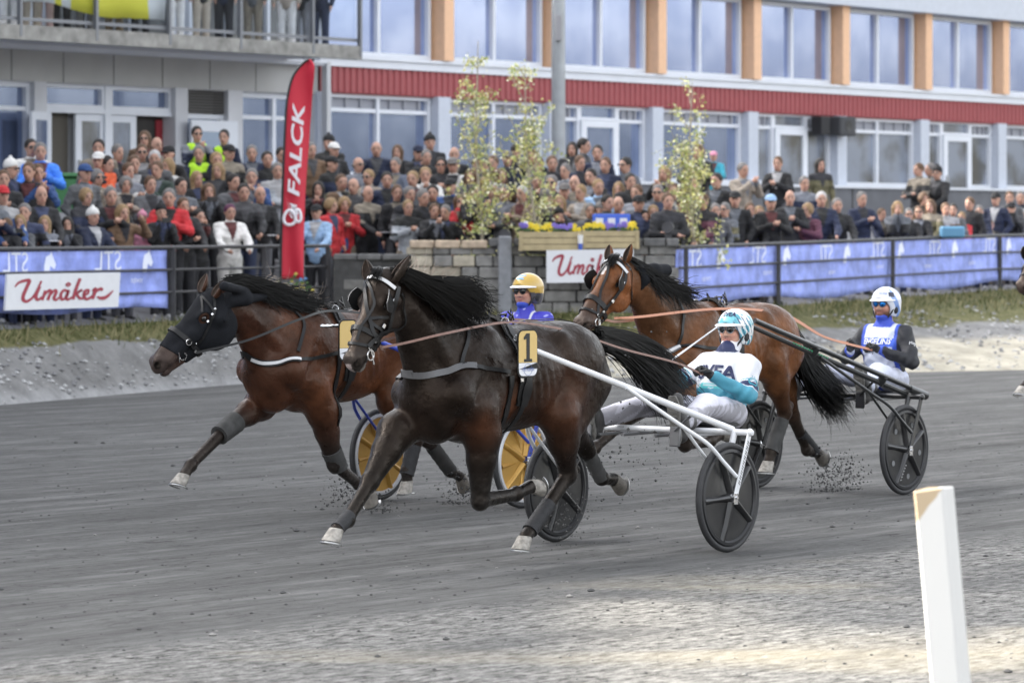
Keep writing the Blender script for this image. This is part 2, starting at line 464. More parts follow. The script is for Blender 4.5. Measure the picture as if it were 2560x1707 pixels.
# bank and the paved ground behind the fences
xs = np.linspace(-14, 40, 181); ts = np.concatenate([np.linspace(0, 1, 30), 1 + np.linspace(.02, 1, 40)])
VV = []; CC = []; GG = []
for t in ts:
    for x in xs:
        e, f = edgeY(x), fenceY(x) - .3
        y = e - .06 + (f - e + .06) * t if t <= 1 else f + (t - 1) * 60
        z = float(ground_z(x, y)) if t > 0 else -.03
        if 0 < t < 1: z += .05 * math.sin(x * 3.1 + t * 9) * math.sin(x * 1.3 + 2) * math.sin(math.pi * t)
        VV.append((x, y, z))
        pale = max(0., 1 - t / .2) if x < 1 else max(0, min(1, (.40 - t) / .06))
        base = np.array((.21, .208, .205)); pc = np.array((.33, .33, .335)) if x < 1 else np.array((.42, .39, .32))  # cream strip on the right: sunlight painted into the bank colour
        if t > 1: base = np.array((.20, .20, .21))
        CC.append(base * (1 - pale) + pc * pale)
        g0 = .62 if x < 0 else .46
        GG.append(0. if t > 1.0 else float(np.clip((t - g0) / .22, 0, 1)))
n1 = len(xs); FF = np.array([(r * n1 + c, r * n1 + c + 1, (r + 1) * n1 + c + 1, (r + 1) * n1 + c) for r in range(len(ts) - 1) for c in range(n1 - 1)])
me = mesh_from('bank', VV, FF, sand_mat('bank_gravel', 'bank'), True, np.array(CC))
a = me.attributes.new('Grass', 'FLOAT', 'POINT'); a.data.foreach_set('value', GG)
tag(obj('ground', me), kind='structure')

# grass blades and small stones on the bank
g = np.random.default_rng(5); mb = MB()
for _ in range(5200):
    x = g.uniform(-7.5, 10.5); t = g.triangular(.5, 1, 1.0); e, f = edgeY(x), fenceY(x) - .3
    y = e + (f - e) * t; 
    if math.sin(x * 2.3) + math.sin(x * .9 + 2) + (t - .75) * 5 < g.normal(.1, .7): continue
    z = float(ground_z(x, y)); h = g.uniform(.05, .15); dx, dy = g.normal(0, .05, 2); wd = g.uniform(.006, .014)
    mb.add([(x - wd, y, z), (x + wd, y, z), (x + dx, y + dy, z + h)], [(0, 1, 2)], int(g.random() < .45))
tag(mb.build('grass', [mat('grass_green', (.07, .085, .022), .8), mat('grass_dry', (.27, .24, .12), .8)]), kind='stuff')
mb = MB()
for _ in range(2600):
    x = g.uniform(-8, 10.5); t = g.uniform(.02, .8); e, f = edgeY(x), fenceY(x) - .3; y = e + (f - e) * t; z = float(ground_z(x, y)); r = g.uniform(.015, .055)
    mb.ball((x, y, z), r, 5, int(g.random() < .5), rad=(r, r * g.uniform(.6, 1), r * g.uniform(.4, .8)))
tag(mb.build('gravel', [mat('stone_light', (.42, .42, .42), .9), mat('stone_grey', (.2, .2, .205), .9)]), kind='stuff')
# loose clods and pebbles on the track
mb = MB()
for _ in range(1500):
    Y = g.uniform(12.5, 42) if g.random() < .75 else g.uniform(12.5, 24); X = g.uniform(-.145, .145) * Y; r = g.uniform(.003, .011) * (1 + 1.0 * (g.random() < .06))
    near = .8 * X - .6 * Y > -13.2 + 0
    mb.ball((X, Y, r * .3), r, 5, int(g.random() < (.5 if near else .1)), rad=(r * 1.3, r, r * .6))
tag(mb.build('track_gravel', [mat('clod', (.07, .07, .07), .95), mat('pebble', (.24, .235, .225), .9)]), kind='stuff')

# ------------------------------------------------------------------ the grandstand building
WHT = mat('white_frame', (.70, .73, .79), .45, noise=.04, nscale=2)
CONC = mat('pale_concrete', (.60, .61, .64), .8, noise=.10, nscale=1.3, bump=.1)
LGREY = mat('pale_grey_cladding', (.52, .56, .64), .55, noise=.04)
FASC = mat('grey_fascia_panel', (.46, .46, .45), .7, noise=.07, nscale=1.5)
ORG = mat('orange_pillar', (.80, .50, .31), .6, noise=.05)
DARKG = mat('dark_plinth', (.135, .14, .155), .8, noise=.15, nscale=2)
INT = mat('dark_interior', (.035, .032, .03), .8, noise=.3, nscale=2)
def corrugated():
    m = mat('red_corrugated_sheet', (.34, .075, .082), .55, noise=.05); return m
REDM = corrugated()
def glass_mat(name, lo, hi, scale, rough=.06, metal=.55, a=.4, b=.62):
    m = bpy.data.materials.new(name); m.use_nodes = True; t = m.node_tree; n = t.nodes; L = t.links; p = n['Principled BSDF']
    p.inputs['Roughness'].default_value = rough; p.inputs['Metallic'].default_value = metal; p.inputs['Specular IOR Level'].default_value = .8
    tc = n.new('ShaderNodeTexCoord'); z = n.new('ShaderNodeTexNoise'); z.inputs['Scale'].default_value = scale; z.inputs['Detail'].default_value = 4
    L.new(tc.outputs['Object'], z.inputs['Vector']); r = n.new('ShaderNodeValToRGB'); r.color_ramp.elements[0].position = a; r.color_ramp.elements[1].position = b
    r.color_ramp.elements[0].color = (*lo, 1); r.color_ramp.elements[1].color = (*hi, 1); L.new(z.outputs['Fac'], r.inputs[0]); L.new(r.outputs[0], p.inputs['Base Color'])
    return m
GL_UP = glass_mat('coated_glass', (.36, .43, .66), (.54, .61, .84), .6, metal=.85)
GL_LOW = glass_mat('lower_glass', (.27, .33, .48), (.40, .47, .64), .8, metal=.75)
GL_TREE = glass_mat('glass_tree_reflection', (.17, .165, .15), (.38, .42, .50), 1.1, .1, .5, .35, .6)  # tree reflections painted into the glass colour
BL = math.atan2(.8, .6)
bld = empty('grandstand_building', (-1.56, 78, 2.2), BL)
tag(bld, 'long two storey grandstand with a red corrugated band, orange pillars and rows of bluish windows', 'building')
ZB = -2.2   # part coordinates are given in world height
def bpart(mb, name, mats, parent=None, smooth=False):
    mb.V = [(v[0], v[1], v[2] + ZB) for v in mb.V]; return mb.build(name, mats, parent or bld, smooth)
def s_of(px, off=0.):
    u = (px - 1280) / FPX; return (u * (78 - .6 * off) + 1.56 - .8 * off) / (.6 - .8 * u)
def bx(mb, s0, s1, y0, y1, z0, z1, m=0): mb.box(((s0 + s1) / 2, (y0 + y1) / 2, (z0 + z1) / 2), (s1 - s0, y1 - y0, z1 - z0), m); return mb
SL, SR = -22., 46.
bpart(bx(MB(), SL, SR, .35, 9, 1.8, 9.6), 'wall', CONC)
mb = MB(); bx(mb, SL, SR, -.45, .5, 7.56, 9.6); bpart(mb, 'roof_fascia', LGREY)
mb = MB(); bx(mb, -3.9, SR, -.10, .36, 5.44, 5.66); bx(mb, -3.9, SR, -.16, .0, 5.60, 5.66); bpart(mb, 'sill_band', WHT)
# corrugated red band with real folds
mb = MB(); s_ = -3.85; prof = []
while s_ < SR:
    prof += [(s_, -.06), (s_ + .07, -.06), (s_ + .10, -.02), (s_ + .17, -.02)]; s_ += .20
Vv = [(a_, b_, z) for z in (4.93, 5.44) for a_, b_ in prof]; q = len(prof)
mb.add(Vv, [(i, i + 1, q + i + 1, q + i) for i in range(q - 1)]); bx(mb, -3.9, SR, .0, .36, 4.90, 5.44, 0); bpart(mb, 'red_band', REDM)
def window(s0, s1, z0, z1, cols=2, transom=None, glass=GL_UP, yb=.16, name='window', fr=.09, bars=0):
    f = MB(); 
    for z_ in (z0, z1 - fr): bx(f, s0, s1, yb - .08, yb + .12, z_, z_ + fr)
    ss = np.linspace(s0, s1, cols + 1)
    for i, s_ in enumerate(ss):
        w_ = fr if 0 < i < cols else fr; c_ = min(max(s_, s0 + w_ / 2), s1 - w_ / 2); bx(f, c_ - w_ / 2, c_ + w_ / 2, yb - .081, yb + .119, z0 + fr, z1 - fr)
    if transom: bx(f, s0 + fr, s1 - fr, yb - .06, yb + .11, transom - .04, transom + .04)
    wn = bpart(f, name, WHT)
    for i in range(cols):
        g_ = MB(); bx(g_, ss[i] + fr * .5, ss[i + 1] - fr * .5, yb + .02, yb + .05, z0 + fr * .5, z1 - fr * .5); bpart(g_, 'pane', glass, wn)
    if bars:
        b_ = MB(); pr = []
        for c_ in np.linspace(s0 + .3, s1 - .3, bars): pr += [(c_ - .05, yb + .015), (c_ - .045, yb - .03), (c_ + .045, yb - .03), (c_ + .05, yb + .015)]
        b_.add([(x, y, z) for z in (transom + .05, z1 - fr) for x, y in pr], [(i, i + 1, len(pr) + i + 1, len(pr) + i) for i in range(len(pr) - 1)])
        bpart(b_, 'blind', mat('blind_grey', (.30, .31, .35), .7), wn)
    return wn
B_ = 3.9
for k in range(-5, 9):
    s0 = k * B_
    if k >= -1:
        window(s0 + .36, s0 + B_ - .10, 5.68, 7.54)
    else: window(s0 + .2, s0 + B_ - .2, 5.68, 7.54, 3, None, mat('dark_terrace_glass', (.10, .105, .11), .25, .1, .7, noise=.4, nscale=1))
for k in range(0, 9):
    mb = MB(); bx(mb, k * B_ - .02, k * B_ + .30, -.22, .30, 5.67, 7.56); bpart(mb, 'orange_pillar', ORG)
for k in range(-1, 9):
    mb = MB(); bx(mb, k * B_ - .10, k * B_ + .32, -.12, .34, 3.24, 4.92); bpart(mb, 'pale_pillar', LGREY)
for k in range(-1, 8):
    s0, s1 = k * B_ + .34, (k + 1) * B_ - .12; gl = GL_LOW if k < 3 else GL_TREE
    if k in (1, 3, 5):
        a_ = s0 + (s1 - s0) * .27; b_ = s0 + (s1 - s0) * .68
        window(s0, a_, 3.24, 4.92, 1, 4.58, gl, bars=2); window(b_, s1, 3.24, 4.92, 1, 4.58, gl, bars=3)
        window(a_ + .002, b_ - .002, 4.58, 4.92, 1, None, gl, fr=.06)
        d_ = MB()
        for q0, q1 in ((a_ + .01, a_ + .20), (b_ - .20, b_ - .01)): bx(d_, q0, q1, .02, .14, 2.42, 4.57)
        bx(d_, a_ + .2, b_ - .2, .02, .14, 4.42, 4.57); bx(d_, a_ + .2, b_ - .2, .02, .14, 2.42, 2.7)
        dd = bpart(d_, 'door', WHT); g_ = MB(); bx(g_, a_ + .19, b_ - .19, .07, .09, 2.7, 4.43); bpart(g_, 'pane', gl, dd)
        g_ = MB(); bx(g_, a_ + .10, a_ + .13, -.04, .02, 3.25, 3.55); bpart(g_, 'handle', mat('steel', (.5, .5, .5), .3, 1), dd)
    else: window(s0, s1, 3.24, 4.92, 2, 4.58, gl, bars=7)
mb = MB(); bx(mb, -.3, SR, -.40, .20, 1.9, 3.18); bx(mb, .0, SR, -.46, -.05, 3.18, 3.24, 1)
for k in range(0, 10): bx(mb, k * B_ + .1, k * B_ + .13, -.415, -.40, 2.3, 3.18, 2)
bpart(mb, 'plinth', [DARKG, WHT, INT])
bx_ = MB(); bx(bx_, -3.98, -3.86, -.34, -.20, 2.2, 5.5); bpart(bx_, 'downpipe', mat('pipe_grey', (.5, .51, .53), .5))
# left part under the balcony
mb = MB(); s_ = SL
while s_ < -3.9:
    bx(mb, s_ + .01, min(s_ + 1.33, -3.92), -.05, .36, 4.86, 5.42); s_ += 1.35
bx(mb, SL, -3.92, .0, .36, 4.84, 4.90, 1); bpart(mb, 'fascia_panels', [FASC, CONC])
mb = MB(); bx(mb, SL, -4.0, -.30, .36, 5.421, 5.50); bx(mb, SL, -4, -.36, .02, 5.47, 5.505); bpart(mb, 'eaves_trim', WHT)
def sx(z3): return s_of(z3 / 2.735)
for a_, b_ in ((225, 310), (1190, 1275), (1550, 1650)):
    mb = MB(); bx(mb, sx(a_), sx(b_), -.04, .36, 2.0, 4.86); bpart(mb, 'pale_pillar', CONC)
mb = MB(); bx(mb, sx(2140), sx(2190), -.04, .36, 2.0, 4.86); bpart(mb, 'pale_pillar', CONC)
window(SL + 1, sx(225), 2.4, 4.84, 3, 4.36, GL_LOW)
window(sx(312), sx(735), 4.40, 4.84, 1, None, GL_LOW, fr=.07); window(sx(775), sx(1190), 4.40, 4.84, 1, None, GL_LOW, fr=.07)
window(sx(1652), sx(2135), 2.4, 4.84, 2, 4.36, GL_LOW, fr=.10)
mb = MB()
for z_ in np.arange(4.42, 4.84, .055): bx(mb, sx(1278), sx(1548), .06, .16, z_, z_ + .03)
bpart(mb, 'vent_grille', mat('vent_dark', (.07, .065, .06), .6))
mb = MB(); bx(mb, sx(312), sx(1190), .06, .20, 4.31, 4.40); bx(mb, sx(735), sx(775), .055, .21, 2.2, 4.85); bpart(mb, 'door_frame', WHT)
mb = MB(); bx(mb, sx(390), sx(545), .30, .34, 2.2, 4.31); bpart(mb, 'dark_doorway', mat('brown_dark', (.10, .09, .075), .8))
mb = MB(); bx(mb, sx(962), sx(1190), .30, .34, 2.2, 4.31); bx(mb, sx(1140), sx(1185), .27, .30, 2.2, 4.25, 1); bpart(mb, 'dark_doorway', [INT, mat('dark_red_cloth', (.25, .02, .03), .8)])
def door_leaf(s0, s1, z1, yb=.14, ang=0., gl=GL_LOW):
    f = MB(); W = s1 - s0; fr = W * .2
    ca, sa = math.cos(ang), math.sin(ang)
    d = MB(); bx(d, 0, fr, -.03, .03, 2.2, z1); bx(d, W - fr, W, -.03, .03, 2.2, z1); bx(d, fr, W - fr, -.029, .029, z1 - fr * .8, z1); bx(d, fr, W - fr, -.029, .029, 2.2, 2.6)
    g_ = MB(); bx(g_, fr * .9, W - fr * .9, -.01, .01, 2.59, z1 - fr * .7); h_ = MB(); bx(h_, W * .07, W * .10, -.09, -.03, 3.15, 3.45)
    for m_ in (d, g_, h_): m_.V = [(s0 + x * ca - y * sa, yb + x * sa + y * ca, z) for x, y, z in m_.V]
    dd = bpart(d, 'door', WHT); bpart(g_, 'pane', gl, dd); bpart(h_, 'handle', mat('steel', (.5, .5, .5), .3, 1), dd)
door_leaf(sx(548), sx(755), 4.30, gl=GL_TREE); door_leaf(sx(762), sx(962), 4.30, gl=GL_TREE)
door_leaf(sx(348), sx(348) + .9, 4.30, .02, R(201), GL_LOW)
door_leaf(sx(1235), sx(1552), 4.25, -.25, 0, glass_mat('pale_glass', (.42, .52, .68), (.5, .6, .72), .6))
window(sx(1278), sx(1550), 2.3, 4.38, 1, None, GL_LOW)
# balcony with glass railing
OFFB = 2.2
sb1 = s_of(900, OFFB)
mb = MB(); bx(mb, SL, sb1, -OFFB, .36, 5.506, 5.60, 1); bx(mb, SL, sb1, -OFFB - .05, -OFFB + .12, 5.44, 5.70, 0); bx(mb, sb1 - .1, sb1 + .03, -OFFB + .12, .0, 5.505, 5.70, 0)
bpart(mb, 'balcony_deck', [mat('weathered_timber', (.27, .265, .25), .85, noise=.35, nscale=5, bump=.3), CONC])
rl = MB(); bx(rl, SL, sb1, -OFFB + .02, -OFFB + .07, 5.78, 5.84); bx(rl, SL, sb1, -OFFB + .02, -OFFB + .08, 6.85, 6.91)
for z3 in (-390, 130, 650, 1150, 1635, 2130): 
    s_ = s_of(z3 / 2.735, OFFB); bx(rl, s_ - .03, s_ + .03, -OFFB - .06, -OFFB + .02, 5.5, 6.85)
bx(rl, sb1 - .06, sb1, -OFFB - .06, -OFFB + .02, 5.5, 6.85); rr = bpart(rl, 'railing', mat('steel_dark', (.20, .21, .23), .5, .5))
gm = bpy.data.materials.new('clear_glass'); gm.use_nodes = True; p_ = gm.node_tree.nodes['Principled BSDF']; p_.inputs['Base Color'].default_value = (.85, .9, .95, 1)
p_.inputs['Transmission Weight'].default_value = 1; p_.inputs['Roughness'].default_value = .0; p_.inputs['IOR'].default_value = 1.1
mb = MB(); bx(mb, SL, sb1 - .07, -OFFB + .04, -OFFB + .05, 5.85, 6.84); bpart(mb, 'glass_panel', gm, rr)
mb = MB(); mb.box((s_of(2078), -.28, 4.66), (.72, .42, .46), 0, bev=.03); mb.box((s_of(2034), -.20, 4.66), (.40, .30, .44), 1, bev=.02)
mb.lathe([(.0, 0), (.13, .0), (.13, .012), (.10, .004), (.0, -.002)], (s_of(2078), -.49, 4.66), (0, -1, 0), 20, 2)
sp = bpart(mb, 'loudspeaker', [mat('speaker_grey', (.05, .052, .058), .7), mat('speaker_black', (.015, .015, .018), .7), mat('speaker_cone', (.03, .03, .03), .5)])
sp.parent = None; sp.location = (-1.56, 78, 2.2); sp.rotation_euler = (0, 0, BL)
tag(sp, 'dark grey loudspeaker box hung under the red band of the grandstand', 'loudspeaker')
# cloth banner behind the balcony glass
P = []; g = np.random.default_rng(2)
mb = MB(); n_ = 60; s0, s1 = s_of(48, OFFB), s_of(424, OFFB)
BW_, BY_ = mat('banner_white', (.75, .74, .72), .7), mat('banner_yellow', (.80, .72, .06), .7); Vv = []
for j in range(4):
    for i in range(n_ + 1):
        t = i / n_; sag = 6.03 + .10 * math.sin(t * 6.6 + .6) - .25 * max(0, t - .72) * 2.2; top = 6.84
        z = sag + (top - sag) * j / 3; Vv.append((s0 + (s1 - s0) * t, -OFFB + .10 + .03 * math.sin(t * 21 + j), z))
Ff = []; Mi = []
for j in range(3):
    for i in range(n_):
        t = i / n_; Ff.append((j * (n_ + 1) + i, j * (n_ + 1) + i + 1, (j + 1) * (n_ + 1) + i + 1, (j + 1) * (n_ + 1) + i)); Mi.append(1 if (.24 < t < .30 or .36 < t < .50 or .53 < t < .88) else 0)
mb.add(Vv, Ff); mb.M = Mi
ob = bpart(mb, 'balcony_banner', [BW_, BY_], smooth=True)
ob.parent = None; ob.location = (-1.56, 78, 2.2); ob.rotation_euler = (0, 0, BL)
ob.modifiers.new('thickness', 'SOLIDIFY').thickness = .006
tag(ob, 'yellow and white cloth banner hanging inside the balcony glass', 'banner')

# unseen block added off frame to shade the track but not the near gravel
mb = MB(); mb.box((0, 26, 6.6), (7, 50, 13.2), bev=.05); mb.box((.6, 26, 13.3), (10, 52, .3), 1)
for k in range(16):
    for z_ in (1.2, 4.2, 7.2, 10.2): mb.box((3.53, 2.6 + k * 3.1, z_ + .9), (.08, 2.2, 1.8), 2)
mb.box((0, -5.2, 3.9), (7, 12.4, 7.8), bev=.05); mb.box((.2, -5.2, 7.9), (7.6, 13.0, .22), 1)
for k in range(3): mb.box((3.53, -6 + k * 2.8, 2.1), (.08, 2.0, 1.8), 2)
ob = mb.build('shade_block', [CONC, WHT, GL_LOW], loc=(-18.2, 26.4, 0)); tag(ob, 'tall pale concrete block added unseen left of the picture to shade the track', 'building')

# ------------------------------------------------------------------ lamp mast
mb = MB(); X_ = (1396 - 1280) / FPX * 72; mb.tube([(0, 0, 0), (0, 0, 15)], [.14, .10], 20); mb.box((0, 0, .15), (.4, .4, .3), bev=.02)
mb.box((0, -.17, 3.6), (.12, .12, .5), 1, bev=.01)
ob = mb.build('lamp_mast', [mat('galvanised', (.33, .35, .37), .5, .5, noise=.15, nscale=3), mat('box_grey', (.3, .3, .32), .6)], smooth=True, loc=(X_, 72, float(ground_z(X_, 72))))
tag(ob, 'tall grey galvanised lamp mast standing before the grandstand', 'mast')

# ------------------------------------------------------------------ fences
IRON = mat('fence_iron', (.055, .055, .06), .5, .3, noise=.2, nscale=6)
def fence(name, pts, zr, posts, label, hrail=1.02):
    P = np.array(pts, float); base = (P[0][0], P[0][1], float(zr(0)) - hrail); root = empty(name, base)
    tag(root, label, 'fence', 'iron fences along the bank')
    def at(t):
        d = np.concatenate([[0], np.cumsum(np.linalg.norm(np.diff(P, axis=0), axis=1))]); q = t * d[-1]
        return np.array([np.interp(q, d, P[:, 0]), np.interp(q, d, P[:, 1])])
    for k, dz in enumerate((0, .31, .62)):
        mb = MB(); mb.tube([(*(at(t) - P[0]), zr(t) - dz - base[2]) for t in np.linspace(0, 1, 24)], .027 if k == 0 else .018, 8); mb.build('rail', IRON, root, True)
    for t in posts:
        q = at(t) - P[0]; mb = MB(); z1 = zr(t) - base[2]; mb.box((q[0], q[1], z1 / 2 - .08), (.07, .07, z1 + .14), bev=.008); mb.build('post', IRON, root)
    return at
rlz = lambda t: 1.87 + .03 * t
LF = [(-12, 36.6), (-6.55, 48), (-2.78, 56.7)]
dl = np.linalg.norm(np.diff(np.array(LF), axis=0), axis=1); f0 = dl[0] / dl.sum()
def tL(px):   # parameter on the left fence seen at photo column px
    lo, hi = f0, 1.0
    for _ in range(30):
        m_ = (lo + hi) / 2; t = (m_ - f0) / (1 - f0); x = -6.55 + 3.77 * t; y = 48 + 8.7 * t
        if 1280 + FPX * x / y < px: lo = m_
        else: hi = m_
    return (lo + hi) / 2
atL = fence('iron_fence', LF, rlz, [.02, .2, .36, .5, tL(433), tL(660), tL(866)], 'dark iron rail fence on the left, in front of the packed crowd')
RF = [(2.49, 56), (9.03, 69.5), (14, 80)]
rrz = lambda t: 1.885 + .17 * min(1, t / .56)
dr = np.linalg.norm(np.diff(np.array(RF), axis=0), axis=1)
def tR(px):
    lo, hi = 0, 1.0; fr = dr[0] / dr.sum()
    for _ in range(30):
        m_ = (lo + hi) / 2; t = m_ / fr; x = 2.49 + 6.54 * t; y = 56 + 13.5 * t
        if 1280 + FPX * x / y < px: lo = m_
        else: hi = m_
    return (lo + hi) / 2
atR = fence('iron_fence', RF, rrz, [.01, tR(1946), tR(2232), tR(2500), .75, .9], 'dark iron rail fence on the right, running before the blue banner')

# ------------------------------------------------------------------ blue banners on the fences (seen from behind, so the writing is mirrored)
BLUE = mat('banner_blue', (.29, .36, .80), .65, noise=.30, nscale=3.0, bump=.8, bscale=5, bdist=.05); BLUEW = mat('banner_print', (.80, .84, .97), .65)
def banner(name, at, t0, t1, zr, label, bottom, marks, text='STL', back=.07, n=90):
    """cloth hung just behind the rails; bottom(t) gives its drop"""
    P0 = np.array([*at(t0), 0.]); rows = 9; V_ = []; 
    def pt(t, h):
        q = at(t0 + (t1 - t0) * t); q2 = at(min(t0 + (t1 - t0) * (t + .01), 1)); d = nrm(np.array([*(q2 - q), 0])); nn = np.array((-d[1], d[0], 0))   # away from the track
        if nn[1] < 0: nn = -nn
        dr = bottom(t); z = zr(t0 + (t1 - t0) * t) - .04 - h * dr
        wv = .028 * math.sin(t * 46 + h * 2.2) * h + .02 * math.sin(t * 17 + 1) + .015 * math.sin(t * 90 + h * 5) * h
        return np.array([*q, 0]) + nn * (back + wv) + np.array((0, 0, z)) - P0
    for j in range(rows):
        for i in range(n + 1): V_.append(pt(i / n, j / (rows - 1)))
    F_ = [(j * (n + 1) + i, j * (n + 1) + i + 1, (j + 1) * (n + 1) + i + 1, (j + 1) * (n + 1) + i) for j in range(rows - 1) for i in range(n)]
    o = mesh_from(name, V_, F_, [BLUE, BLUEW], True); ob = obj(name, o, None, tuple(P0)); ob.modifiers.new('thickness', 'SOLIDIFY').thickness = .004
    tag(ob, label, 'banner', 'blue cloth banners tied to the fences')
    def put(body, tc, h, size, sx, mirror=True):
        Vt, Ft = text_geo(body, size); L_ = np.linalg.norm(pt(1, 0) - pt(0, 0)); mbt = MB(); out = []
        for x, y, z in Vt:
            x = x * sx * (-1 if mirror else 1); t = tc + x / L_; hh = h - y / bottom(min(max(t, 0), 1)); p = pt(t, hh); out.append(p + np.array((.0, -.016, 0)))
        mbt.add(out, Ft); mbt.build('lettering', BLUEW, ob)
    def horsehead(tc, h, s):
        sh = [(-.5, -.5), (-.1, -.5), (.0, -.1), (.35, -.25), (.5, -.05), (.25, .3), (.1, .55), (.0, .4), (-.35, .3), (-.5, -.1)]
        L_ = np.linalg.norm(pt(1, 0) - pt(0, 0)); out = [pt(tc + x * s / L_, h - y * s / bottom(min(max(tc, 0), 1))) + np.array((0, -.018, 0)) for x, y in sh]
        mbt = MB(); mbt.add(out, [tuple(range(len(sh)))]); mbt.build('horse_head_emblem', BLUEW, ob)
    for (tc, h, size, kind) in marks:
        if kind == 'T': put(text, tc, h, size, 1.15)
        elif kind == 'H': horsehead(tc, h, size)
        else: put(kind, tc, h, size, 1.0)
    return ob
tl = lambda px: (tL(px) - .02 * 0 - tA) / (tB - tA)
tA, tB = .25, tL(425)
banner('fence_banner', atL, tA, tB, rlz, 'blue cloth banner on the left fence behind the white painted sign', lambda t: .80 + .03 * math.sin(t * 19), 
       [(tl(50), .19, .38, 'T'), (tl(140), .19, .30, 'H'), (tl(283), .19, .38, 'T'), (tl(378), .19, .30, 'H'), (tl(350), .52, .11, 'travtips')])
tA, tB = tR(1703), .92
mk_ = []
for px in (1745, 1905, 2070, 2205, 2345, 2480): mk_.append((tl(px) if False else (tR(px) - tA) / (tB - tA), .19, .40, 'T'))
for px in (1815, 1975, 2128, 2265, 2395, 2530): mk_.append(((tR(px) - tA) / (tB - tA), .19, .32, 'H'))
for px in (1780, 1930, 2090, 2210, 2330, 2440): mk_.append(((tR(px) - tA) / (tB - tA), .52, .11, 'travtips'))
banner('fence_banner', atR, tA, tB, rrz, 'long blue cloth banner with pale mirrored letters on the right fence', lambda t: .84 + .05 * math.sin(t * 26 + 1.2), mk_, n=200)

# ------------------------------------------------------------------ white signs with red script lettering
WSIGN = mat('sign_white', (.72, .73, .76), .5, noise=.03); RSIGN = mat('sign_red', (.34, .035, .06), .5)
SCRIPT = [  # hand drawn strokes (x 0..10, y 0..3), stroke width
    [(.2, 2.2, .10), (.6, 2.65, .18), (1.5, 2.85, .24), (1.35, 2.2, .24), (1.05, 1.3, .24), (1.1, .8, .24), (1.5, .7, .20), (2.1, 1.3, .16), (2.7, 2.75, .14)],
    [(2.55, 2.2, .22), (2.25, 1.2, .22), (2.45, .8, .2), (2.8, 1.1, .12)],
    [(3.15, 1.75, .2), (2.85, .75, .2)], [(3.0, 1.2, .12), (3.45, 1.75, .18), (3.65, 1.6, .2), (3.4, .75, .2)],
    [(3.6, 1.25, .12), (4.0, 1.75, .18), (4.2, 1.6, .2), (4.0, .95, .2), (4.2, .75, .18), (4.5, 1.0, .12)],
    [(5.3, 1.6, .16), (4.95, 1.75, .18), (4.65, 1.35, .2), (4.75, .8, .2), (5.1, .95, .16), (5.4, 1.7, .2), (5.2, .95, .2), (5.4, .75, .18), (5.7, 1.0, .12)],
    [(5.1, 2.35, .12), (5.3, 2.5, .12), (5.5, 2.35, .12), (5.3, 2.18, .12), (5.1, 2.35, .12)],
    [(6.45, 2.95, .22), (6.1, 1.8, .22), (5.85, .75, .22)], [(6.0, 1.3, .14), (6.7, 1.75, .18), (6.25, 1.35, .16), (6.5, .9, .18), (6.85, .8, .16)],
    [(6.9, 1.15, .16), (7.3, 1.35, .16), (7.35, 1.7, .16), (7.0, 1.6, .2), (6.95, 1.0, .2), (7.3, .75, .2), (7.8, 1.1, .12)],
    [(7.75, 1.6, .14), (8.05, 1.85, .2), (7.95, 1.3, .22), (7.8, .72, .22)], [(7.95, 1.25, .12), (8.25, 1.65, .18), (8.6, 1.8, .24), (8.75, 1.62, .16)], [(8.25, .95, .10), (8.8, .80, .26), (9.3, 1.0, .22), (9.85, 1.6, .08)]]
def script_sign(name, c00, c10, c01, label, tilt_back=.0):
    """c00 lower-left, c10 lower-right, c01 upper-left world corners"""
    c00, c10, c01 = map(np.array, (c00, c10, c01)); ux = c10 - c00; uy = c01 - c00; nn = nrm(np.cross(ux, uy)); W = np.linalg.norm(ux); H = np.linalg.norm(uy); base = c00
    root = empty(name, tuple(base)); tag(root, label, 'sign', 'white signs with red script')
    mb = MB(); th = -.03 * nn; V_ = []
    for q in (0, 1):
        for a_, b_ in ((0, 0), (1, 0), (1, 1), (0, 1)): V_.append(ux * a_ + uy * b_ + th * q)
    mb.add(V_, [(0, 1, 2, 3), (7, 6, 5, 4), (0, 4, 5, 1), (1, 5, 6, 2), (2, 6, 7, 3), (3, 7, 4, 0)]); mb.build('board', WSIGN, root)
    mb = MB()
    for q, st in enumerate(SCRIPT):
        S = spline([(a_, b_, r_) for a_, b_, r_ in st], 7); V_ = []
        for i, (a_, b_, r_) in enumerate(S):
            d = S[min(i + 1, len(S) - 1)][:2] - S[max(i - 1, 0)][:2]; d = d / (np.linalg.norm(d) + 1e-9); pr = np.array((-d[1], d[0])) * max(r_, .05) * .72
            for sg in (-1, 1):
                x = a_ + pr[0] * sg; y = b_ + pr[1] * sg; V_.append(ux * (.05 + x * .09) + uy * (.5 + (y - 1.65) * .27) + nn * (.004 + .0006 * q))
        mb.add(V_, [(2 * i, 2 * i + 1, 2 * i + 3, 2 * i + 2) for i in range(len(S) - 1)])
    mb.build('lettering', RSIGN, root)
q = 1 / .91875
script_sign('painted_sign', world_at(12 * q, 713 * q, 47.7), world_at(272 * q, 705 * q, 50.2), world_at(17 * q, 630 * q, 47.7), 'white board with red script lettering hung on the left fence')
script_sign('painted_sign', world_at(1255 * q, 650 * q, 55.8), world_at(1455 * q, 647 * q, 55.8), world_at(1255 * q, 575 * q, 55.8), 'white board with red script lettering below the flower boxes on the stone wall')

